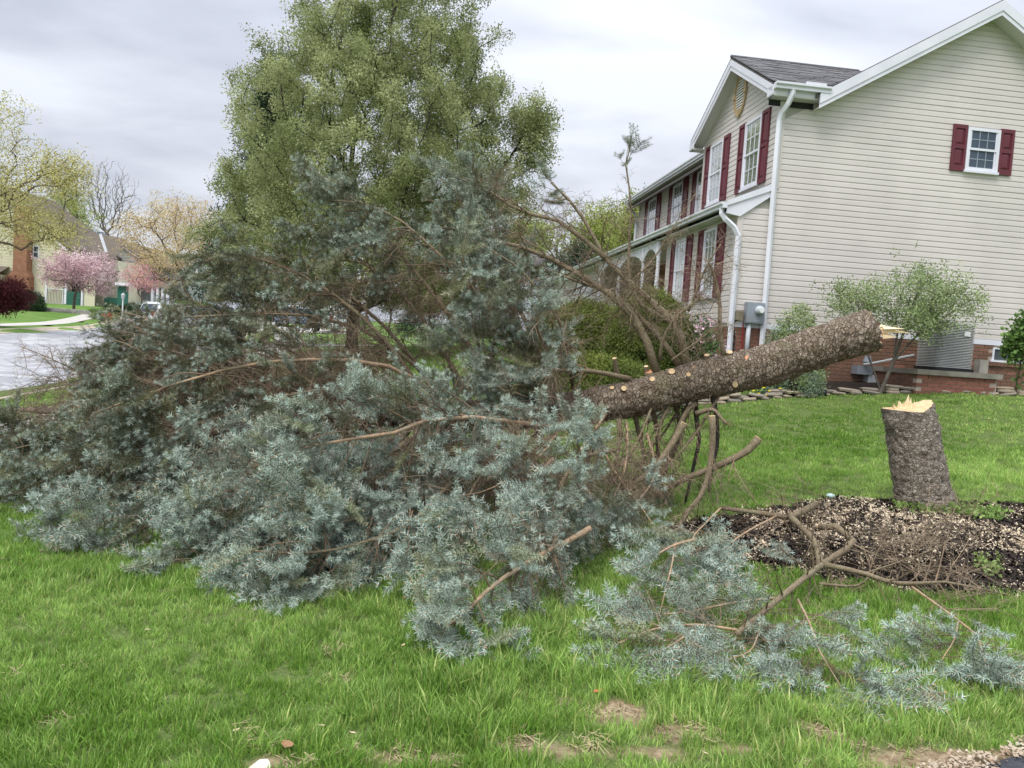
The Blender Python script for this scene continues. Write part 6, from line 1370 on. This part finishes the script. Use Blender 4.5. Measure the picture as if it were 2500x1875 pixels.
loose('broken_bough', 'forked broken bough with a knee bend lying in front of the mulch bed', 'branch', [
    (G3((1990, 1232, .10), (1930, 1262, .10), (1895, 1258, .14), (1830, 1249, .14), (1761, 1240, .16)), .032, .018, NB),
    (G3((1925, 1258, .12), (1960, 1290, .14), (1990, 1324, .16), (2004, 1378, .18)), .026, .024, dict(NB, lat_n=8)),
    (G3((2000, 1287, .10), (2046, 1287, .14), (2070, 1310, .15), (2084, 1329, .16), (2037, 1357, .17), (2004, 1380, .18), (1944, 1427, .16), (1887, 1474, .14), (1799, 1548, .10)), .027, .016, dict(NB, lat_n=26)),
    (G3((2010, 1378, .18), (2107, 1399, .17), (2177, 1422, .16), (2247, 1424, .14), (2317, 1422, .12), (2457, 1452, .06)), .020, .006, NB),
    (G3((2000, 1425, .10), (2090, 1430, .08), (2130, 1400, .12), (2150, 1380, .18)), .010, .006, dict(NB, lat_n=10)),
    (G3((2215, 1425, .13), (2270, 1464, .12), (2340, 1515, .10), (2387, 1558, .07), (2410, 1637, .04)), .010, .004, dict(NG, lat_n=10, Lmax=.17, need_den=.34)),
    (G3((2340, 1515, .10), (2330, 1560, .08), (2300, 1610, .05)), .006, .003, NG),
    (G3((1948, 1464, .12), (1976, 1520, .12), (2004, 1595, .08), (2050, 1670, .04)), .009, .003, dict(NG, lat_n=22)),
    (G3((1810, 1540, .10), (1700, 1525, .12), (1600, 1535, .10), (1510, 1570, .07)), .009, .003, dict(NG, lat_n=15, Lmax=.22, tone0=.72)),
    (G3((1900, 1460, .12), (1800, 1470, .14), (1700, 1490, .13), (1620, 1500, .12)), .010, .004, dict(NG, lat_n=11, tone0=.7)),
    (G3((1700, 1530, .10), (1640, 1575, .08), (1560, 1610, .05)), .007, .003, dict(NG, lat_n=12, tone0=.72)),
    (G3((1860, 1500, .10), (1850, 1550, .10), (1830, 1590, .08), (1780, 1610, .05)), .007, .003, dict(NG, lat_n=22)),
    (G3((2110, 1300, .05), (2180, 1310, .12), (2260, 1290, .22), (2330, 1250, .34)), .008, .003, dict(NB, lat_n=14, bare_den=.5)),
    (G3((2110, 1400, .16), (2200, 1370, .16), (2300, 1330, .2), (2380, 1270, .26)), .007, .002, dict(NB, lat_n=14, bare_den=.5)),
    (G3((2084, 1329, .16), (2150, 1360, .14), (2250, 1380, .10), (2350, 1385, .06)), .008, .003, dict(NB, lat_n=16, bare_den=.6)),
    (G3((2060, 1330, .10), (2140, 1340, .14), (2230, 1350, .16), (2260, 1300, .3)), .006, .003, dict(NB, lat_n=14, bare_den=.6)),
    (G3((1900, 1258, .14), (1820, 1300, .12), (1750, 1350, .10), (1690, 1380, .10)), .010, .004, dict(NG, lat_n=12, need_den=.4))])
loose('broken_bough', 'bough of blue needles hanging down to the grass right of the dense foliage', 'branch', [
    (G3((1700, 1317, .30), (1650, 1330, .32), (1610, 1350, .32)), .014, .006, dict(NG, lat_n=8)), (G3((1650, 1325, .30), (1640, 1380, .25), (1625, 1440, .16), (1610, 1500, .07)), .010, .003, dict(NG, lat_n=16, Lmax=.12, tone0=.72)),
    (G3((1760, 1240, .34), (1720, 1280, .3), (1690, 1320, .26), (1720, 1380, .15)), .008, .003, dict(NG, lat_n=12, need_den=.3))])
st_ = MB().tube(G3((2120, 1355, .0), (2117, 1290, .0))[:1] + [at_ground(2120, 1355, 0) + np.array([.0, 0, .13]), at_ground(2120, 1355, 0) + np.array([.015, 0, .26])], [.009, .008, .005], 6).build('twig', MT['darkbark']); tag(st_, 'single dark twig standing upright in front of the mulch bed', 'twig')

# ------------------------------------------------------------------ stump
sb = at_ground(2256, 1248); sb[:2] *= (sb[1] + .2) / sb[1]; top = at_y(2215, 1000, sb[1] + .04)
stp = np.array([sb + (0, 0, -.05), sb + (0, 0, .04), sb * .85 + top * .15, (sb + top) / 2, top + (0, 0, -.0)]); sp_ = spline(stp, 110); sr = np.interp(np.linspace(0, 1, 110), [0, .06, .2, .5, .85, 1], [.315, .275, .248, .230, .214, .208])
stump = thing('stump', 'tall leaning spruce stump with pale torn splinters on its sawn top', 'stump', sb)
kn = [(at_y(2236, 1117, sb[1] - .24), .055, .04), (at_y(2170, 1040, sb[1] - .02), .07, .04), (at_y(2270, 1033, sb[1] - .2), .04, .02), (at_y(2218, 1020, sb[1] - .22), .035, .012), (at_y(2228, 1168, sb[1] - .24), .04, .015), (at_y(2172, 1095, sb[1] - .06), .06, .018)]
# flared, grooved foot and slanting saw cut
so_, SV = knobbly('trunk', sp_, sr, 90, 110, MT['stumpbark'], stump, .012, kn)
me = so_.data; co_ = np.empty(len(me.vertices) * 3); me.vertices.foreach_get('co', co_); co_ = co_.reshape(-1, 3); Vw = co_.reshape(110, 90, 3)
ztop = top[2]
def cutz(x): return ztop - .005 + (.0 if x < top[0] + .04 else (x - top[0] - .04) * .62)
for i in range(110):
    f = np.clip((i / 109 - .55) / .45, 0, 1)
    Vw[i, :, 2] += f * (np.array([cutz(x) - ztop for x in Vw[i, :, 0]]) - .97 * (Vw[i, :, 2] - Vw[i, :, 2].mean()))
me.vertices.foreach_set('co', Vw.ravel()); me.update()
ring = Vw[-1]; c0 = ring.mean(0); rings = [ring, ring * .93 + c0 * .07, ring * .5 + c0 * .5]
rings[1] = rings[1] + (0, 0, .004); rings[2] = rings[2] + (0, 0, .002); V = np.vstack([np.vstack(rings), c0[None]]); mb = MB()
i = np.arange(90); j = (i + 1) % 90; mb.add(V, np.concatenate([np.stack([i, j, j + 90, i + 90], 1), np.stack([i + 90, j + 90, j + 180, i + 180], 1)])); mb.f.append(np.stack([i + 180, j + 180, np.full(90, 270)], 1)); mb.build('cut_face', MT['wood'], stump)
for (dx, dy, L, w_, lx) in ((-.02, 0, .16, .050, -.05), (-.09, 0, .09, .055, -.12), (.02, 0, .09, .05, .25), (-.01, .01, .13, .034, .12), (-.05, .02, .08, .035, -.2), (.03, 0, .07, .03, .3), (.0, .03, .10, .03, .2), (-.10, .0, .10, .034, -.15), (-.12, .02, .07, .04, -.5), (-.07, -.02, .06, .03, .5), (.06, .01, .05, .03, .5), (-.13, .0, .05, .03, -.8), (.01, -.03, .11, .022, .1)):
    splinter(stump, np.array([top[0] + dx, top[1] + dy - .05, ztop - .01]), np.array([lx, 0, 1.]), L, w_, 'woodpale')

# ------------------------------------------------------------------ mulch, chips, stones, small things
n = 9000; P = np.stack([rng.uniform(1.2, 8, n), rng.uniform(4.9, 7.7, n)], 1); mr = mulch_r(P[:, 0], P[:, 1]); P = P[mr < 1.02 + rng.normal(0, .03, n)]
P3 = np.column_stack([P, gz(P[:, 0], P[:, 1]) + .004]); n = len(P3)
scatter('mulch_chips', 'bark', P3, np.stack([rng.normal(0, .3, n), rng.normal(0, .3, n), rng.uniform(0, 6, n)], 1), rng.uniform(.6, 1.4, n), .5)
n = 22000; P = np.stack([rng.uniform(1.2, 8, n), rng.uniform(4.9, 7.6, n)], 1); mr = mulch_r(P[:, 0], P[:, 1]); c1_ = at_ground(2190, 1300)
dens = .25 + 3.2 * np.exp(-(((P[:, 0] - c1_[0]) / .75) ** 2 + ((P[:, 1] - c1_[1]) / .33) ** 2)) + .25 * (vnoise(P[:, 0], P[:, 1], 3, 11) > .55); dk = vnoise(P[:, 0], P[:, 1], 2.6, 14) > .5
P = P[(mr < 1.05) & (rng.random(n) < 1.1 * dens * np.where(dk, .22, 1.25))]; P3 = np.column_stack([P, gz(P[:, 0], P[:, 1]) + .012]); n = len(P3)
scatter('wood_chips', 'woodchip', P3, np.stack([rng.normal(0, .25, n), rng.normal(0, .25, n), rng.uniform(0, 6, n)], 1), rng.uniform(.7, 1.3, n), .5)
# gravel rim along the blacktop
n = 260; t = rng.uniform(-.4, 3.5, n); w_ = rng.normal(-.02, .03, n); P = e0 + dvec * t[:, None] + nrm * w_[:, None]; scatter('gravel', 'gravel', np.column_stack([P, gz(P[:, 0], P[:, 1]) + .024]), np.stack([np.zeros(n), np.zeros(n), rng.uniform(0, 6, n)], 1), rng.uniform(.5, 1.0, n), .5)
# weeds at the stump foot
P = []; 
for k in range(150):
    q = rng.uniform(0, 1); P.append(at_ground(2190 + q * 260 + rng.normal(0, 6), 1242 + q * 22 + rng.normal(0, 7)))
P = np.array(P); P[:, 2] += .03; scatter('weeds', 'weed', P, rng.uniform(0, 6, (150, 3)), rng.uniform(.6, 1.2, 150), rng.random(150))
P = np.array([at_ground(2410 + rng.normal(0, 18), 1385 + rng.normal(0, 14)) for k in range(16)]); P[:, 2] += .03; scatter('weeds', 'weed', P, rng.uniform(0, 6, (16, 3)), .9, .8)
# stone edging of the bed
edge = [(1640, 1002), (1700, 992), (1765, 985), (1830, 976), (1880, 968), (1940, 962), (2000, 958), (2060, 956), (2130, 954), (2226, 951), (2300, 950), (2400, 950), (2540, 952)]
EP = [];  EDS = [12.1, 12.3, 12.45, 12.6, 12.75, 12.85, 12.95, 13.0, 13.02, 13.05, 13.1, 13.2, 13.35]
for (px, py), d in zip(edge, EDS): x = (px - 1250) / FPX * d; EP.append((x, d))
EP = spline(np.column_stack([np.array(EP), np.zeros(len(EP))]), 200)[:, :2]; el = np.concatenate([[0], np.cumsum(np.linalg.norm(np.diff(EP, axis=0), axis=1))])
bw_ = thing('stone_edging', 'border of stacked flat brown fieldstones between the lawn and the house bed', 'stone border', (EP[100][0], EP[100][1], g1(*EP[100])))
stones = []
for v in range(6):
    r = np.random.default_rng(v + 5); n = 9; a = np.linspace(0, 2 * np.pi, n, endpoint=False); q = np.stack([np.cos(a) * r.uniform(.42, .52, n), np.sin(a) * r.uniform(.38, .52, n)], 1)
    V = np.vstack([np.column_stack([q * .92, np.full(n, -.5)]), np.column_stack([q * 1.03, r.uniform(-.15, .1, n)]), np.column_stack([q * .9, np.full(n, .42) + r.normal(0, .05, n)])]); V = np.vstack([V, [[0, 0, .5]]])
    i = np.arange(n); j = (i + 1) % n; mb = MB().add(V, np.concatenate([np.stack([i, j, j + n, i + n], 1), np.stack([i + n, j + n, j + 2 * n, i + 2 * n], 1)])); mb.f.append(np.stack([i + 2 * n, j + 2 * n, np.full(n, 3 * n)], 1)); me = mb.mesh('stone'); me.materials.append(MT['stone']); stones.append(me)
for row in range(3):
    s = rng.uniform(0, .1)
    while s < el[-1]:
        w_ = rng.uniform(.20, .42); x = np.interp(s + w_ / 2, el, EP[:, 0]); y = np.interp(s + w_ / 2, el, EP[:, 1]); tx = np.interp(s + w_, el, EP[:, 0]) - np.interp(s, el, EP[:, 0]); ty = np.interp(s + w_, el, EP[:, 1]) - np.interp(s, el, EP[:, 1])
        if row < 2 or rng.random() < .5:
            o = link('stone', stones[rng.integers(6)], None, bw_); o.location = Vector((x, y + .04 * row + rng.normal(0, .015), g1(x, y) + .02 + row * .047)) - absloc(bw_); o.rotation_euler = (rng.normal(0, .06), rng.normal(0, .05), math.atan2(ty, tx) + rng.normal(0, .08)); o.scale = (w_ * 1.0, rng.uniform(.2, .3), rng.uniform(.045, .06))
        s += w_ * .98
# bed behind the edging
BEDP = np.column_stack([EP[:, 0], EP[:, 1] + .05]); BK = np.array([hp(np.clip((p[0] - HO[0]) / HA[0], -2.2, 6), -.02 if p[0] > 3.7 else .6, 0)[:2] for p in BEDP]); BK[:, 1] = np.maximum(BK[:, 1], BEDP[:, 1] + .15)
V, F = strip(BEDP, BK, 8, .035); MB().add(V, F).build('planting_bed', MT['soil'], kind='structure', smooth=True)
n = 260; t = rng.integers(0, 60, n); P = BEDP[t] + (BK[t] - BEDP[t]) * rng.uniform(.03, .6, n)[:, None]; scatter('bed_weeds', 'weed', np.column_stack([P, gz(P[:, 0], P[:, 1]) + .08]), rng.uniform(0, 6, (n, 3)), 1.6, rng.random(n))
dm = mat('dandelion', (.75, .62, .03), rough=.7)
for dk_, (px, py) in enumerate(((1795, 958), (1808, 962), (1822, 950), (1840, 955), (1852, 962), (1865, 948), (1878, 956), (1905, 950), (1780, 950), (1872, 966))):
    p = at_y(px, py, 12.75); dn = thing('dandelion', 'yellow dandelion in the bed, %s of ten counted from the left end of the stones' % ['second', 'third', 'fourth', 'fifth', 'sixth', 'eighth', 'ninth', 'last', 'first', 'seventh'][dk_], 'flower', (p[0], p[1], p[2] - .1), group='dandelions in the bed'); MB().tube([p - (0, 0, .1), p], .004, 4).build('stem', MT['climber'] if 'climber' in MT else MT['green'], dn); MB().lathe([(.008, 0), (.026, .008), (.022, .018), (.0, .022)], p, sides=8).build('flower_head', dm, dn)
# black drain pipes poking through the stones
def pipe_end(label, px, py, d, tail):
    p = at_y(px, py, d); t_ = thing('drain_pipe', label, 'pipe', p); k = 14; P = np.array([p, p + np.array(tail) * .5, p + np.array(tail)])
    P = spline(P, 26); R_ = np.where(np.arange(26) % 2, .062, .052); MB().tubes(P[None], R_[None], 14, False).build('pipe', MT['black'], t_, smooth=False); MB().tube([p + (0, -.0, 0), p + np.array(tail) * .03], [.05, .05], 14, True).build('opening', MT['darkgap'], t_); return t_
pipe_end('black corrugated drain pipe end among the stones under the trunk', 1885, 972, 12.7, (.12, .35, .02))
pipe_end('long black corrugated pipe running out of the bed over the stones', 2018, 961, 12.85, (-.75, .25, .12))
# pale things in the grass
def pebble(name, label, cat, p, r, m_, sq=.7):
    v = MB().lathe([(0, -sq * r), (r * .6, -sq * r * .75), (r, 0), (r * .75, sq * r * .6), (r * .3, sq * r * .85), (0, sq * r * .9)], p, sides=12).build(name, m_, smooth=True); tag(v, label, cat); return v
pebble('plastic_cup', 'pale blue rounded cup lying in the lawn left of the stump', 'cup', at_ground(2027, 1218) + (0, 0, .03), .045, mat('pale_plastic', (.50, .64, .64), rough=.4), .6)
p = at_ground(645, 1868); pv = MB().prism([p + (-.05, -.09, .0), p + (.035, -.09, .0), p + (.04, -.045, .005), p + (.015, -.012, .012), p + (-.012, -.02, .012)], (0, 0, .02)).build('flat_stone', mat('pale_stone', (.66, .60, .50), (.55, .50, .42), scale=20, rough=.9)); tag(pv, 'pale flat stone half out of the frame at the bottom edge', 'stone')
lm = mat('dry_leaf', (.36, .20, .11), (.26, .15, .08), scale=12, rough=.8)
def dry_leaf(px, py, s_, label, m_=lm):
    p = at_ground(px, py) + (0, 0, .03); a = rng.uniform(0, 6.28); c, s2 = math.cos(a), math.sin(a); L = []
    for (x, y, z) in ((-1, 0, .1), (-.4, .38, .25), (.3, .42, .3), (1, 0, .5), (.35, -.38, .2), (-.4, -.36, .2), (0, 0, .0)): L.append(p + np.array([(x * c - y * s2) * s_, (x * s2 + y * c) * s_, z * s_]))
    o = MB().add(L, [(0, 1, 6), (1, 2, 6), (2, 3, 6), (3, 4, 6), (4, 5, 6), (5, 0, 6)]).build('dry_leaf', m_); tag(o, label, 'leaf')
pl_ = mat('pale_leaf', (.55, .44, .30), rough=.8); ol = mat('orange_leaf', (.48, .14, .06), rough=.8)
dry_leaf(700, 1842, .045, 'brown curled leaf beside the pale flat stone'); dry_leaf(1460, 1705, .028, 'orange dead leaf on the bare soil patch', ol)
for (px, py, lab) in ((358, 1552, 'pale dead leaf alone in the grass at the lower left'), (783, 1790, 'pale leaf in the grass, upper one of two near the bare patch'), (860, 1808, 'larger pale leaf right of the flat stone'), (575, 1802, 'small white petal-like leaf above the flat stone'), (983, 1590, 'small pinkish leaf left of the hanging blue bough'), (1720, 1857, 'slim pale leaf near the bottom edge of the lawn')): dry_leaf(px, py, .016, lab, pl_)

# ------------------------------------------------------------------ grass blades
def on_lawn(x, y):
    ok = x > np.interp(y, WALK[1][:, 1], WALK[1][:, 0]) + .03
    ok |= (x < np.interp(y, WALK[0][:, 1], WALK[0][:, 0]) - .03) & (x > np.interp(y, NEAR[:, 1], NEAR[:, 0]) + .6)
    ok &= mulch_r(x, y) > .98 + .08 * vnoise(x, y, 8, 3)
    ok &= ~((x > EP[0, 0]) & (y > np.interp(x, EP[:, 0], EP[:, 1]) - .08))
    rel = (x - DRIVE[0][0]) * nrm[0] + (y - DRIVE[0][1]) * nrm[1]; al = (x - DRIVE[0][0]) * dvec[0] + (y - DRIVE[0][1]) * dvec[1]; ok &= ~((rel > -.05) & (al > -.1))
    return ok
def lawn_pts(y0, y1, dens, margin=1.5):
    n = int(dens * (y1 - y0) * (.72 * (y0 + y1) + 2 * margin)); y = rng.uniform(y0, y1, n); x = rng.uniform(-1, 1, n) * (.72 * y + margin); return x, y
def grass(name, key, y0, y1, dens, sc, keep=None, lab=None):
    x, y = lawn_pts(y0, y1, dens); k = on_lawn(x, y) & (rng.random(len(x)) > bare(x, y) * 1.35)
    hx = vnoise(x, y, 1.3, 21); 
    if keep is not None: k &= keep(x, y)
    x, y, hx = x[k], y[k], hx[k]; n = len(x); s_ = sc * (.72 + .55 * hx) * rng.uniform(.8, 1.2, n)
    tone = np.clip(.45 + .9 * (vnoise(x, y, .7, 31) - .5) + .5 * (vnoise(x, y, 4, 33) - .5) + rng.normal(0, .16, n), 0, 1)
    scatter(name, key, np.column_stack([x, y, gz(x, y)]), np.stack([rng.normal(0, .12, n), rng.normal(0, .12, n), rng.uniform(0, 6.28, n)], 1), s_, tone)
grass('grass', 'grass', 2.3, 4.4, 520, .95)
grass('grass', 'grass', 4.4, 6.6, 330, 1.08)
grass('grass', 'grass', 6.6, 9.5, 190, 1.1)
grass('grass', 'fargrass', 9.0, 16, 95, .9); grass('grass', 'fargrass', 16, 26, 16, 1.2)
tallz = np.array([at_ground(px, py)[:2] for (px, py) in ((1190, 1560), (1350, 1560), (1290, 1640), (1480, 1690), (1600, 1740), (1180, 1690), (1700, 1700), (1850, 1650), (1480, 1560), (950, 1740), (1050, 1790), (1500, 1790), (700, 1790), (2080, 1600), (2140, 1680), (2250, 1480), (2480, 1480), (2250, 1780), (250, 1420), (800, 1560), (1000, 1500), (1960, 1840), (2420, 1740), (2440, 1380 + 100))])
def near_tall(x, y):
    d = np.min(((x[:, None] - tallz[None, :, 0]) / .30) ** 2 + ((y[:, None] - tallz[None, :, 1]) / .22) ** 2, axis=1); return rng.random(len(x)) < .95 * np.exp(-d * .9) + .035
grass('tall_grass', 'tallgrass', 2.5, 5.6, 130, .88, near_tall)
n = 1500; x, y = lawn_pts(2.4, 4.6, 60); k = (rng.random(len(x)) < bare(x, y) * 1.3 + .03) & on_lawn(x, y); x, y = x[k], y[k]; n = len(x)
scatter('straw', 'straw', np.column_stack([x, y, gz(x, y) + .008]), np.stack([np.zeros(n), np.zeros(n), rng.uniform(0, 6, n)], 1), rng.uniform(.7, 1.2, n), .5)

n = 130; x = rng.uniform(-3.2, 3.6, n); y = rng.uniform(4.0, 6.5, n); k = on_lawn(x, y); x, y = x[k], y[k]
scatter('fallen_twigs', 'bare', np.column_stack([x, y, gz(x, y) + .045]), np.stack([rng.normal(0, .2, len(x)), rng.normal(0, .15, len(x)), rng.uniform(0, 6, len(x))], 1), rng.uniform(.25, .6, len(x)), .5)
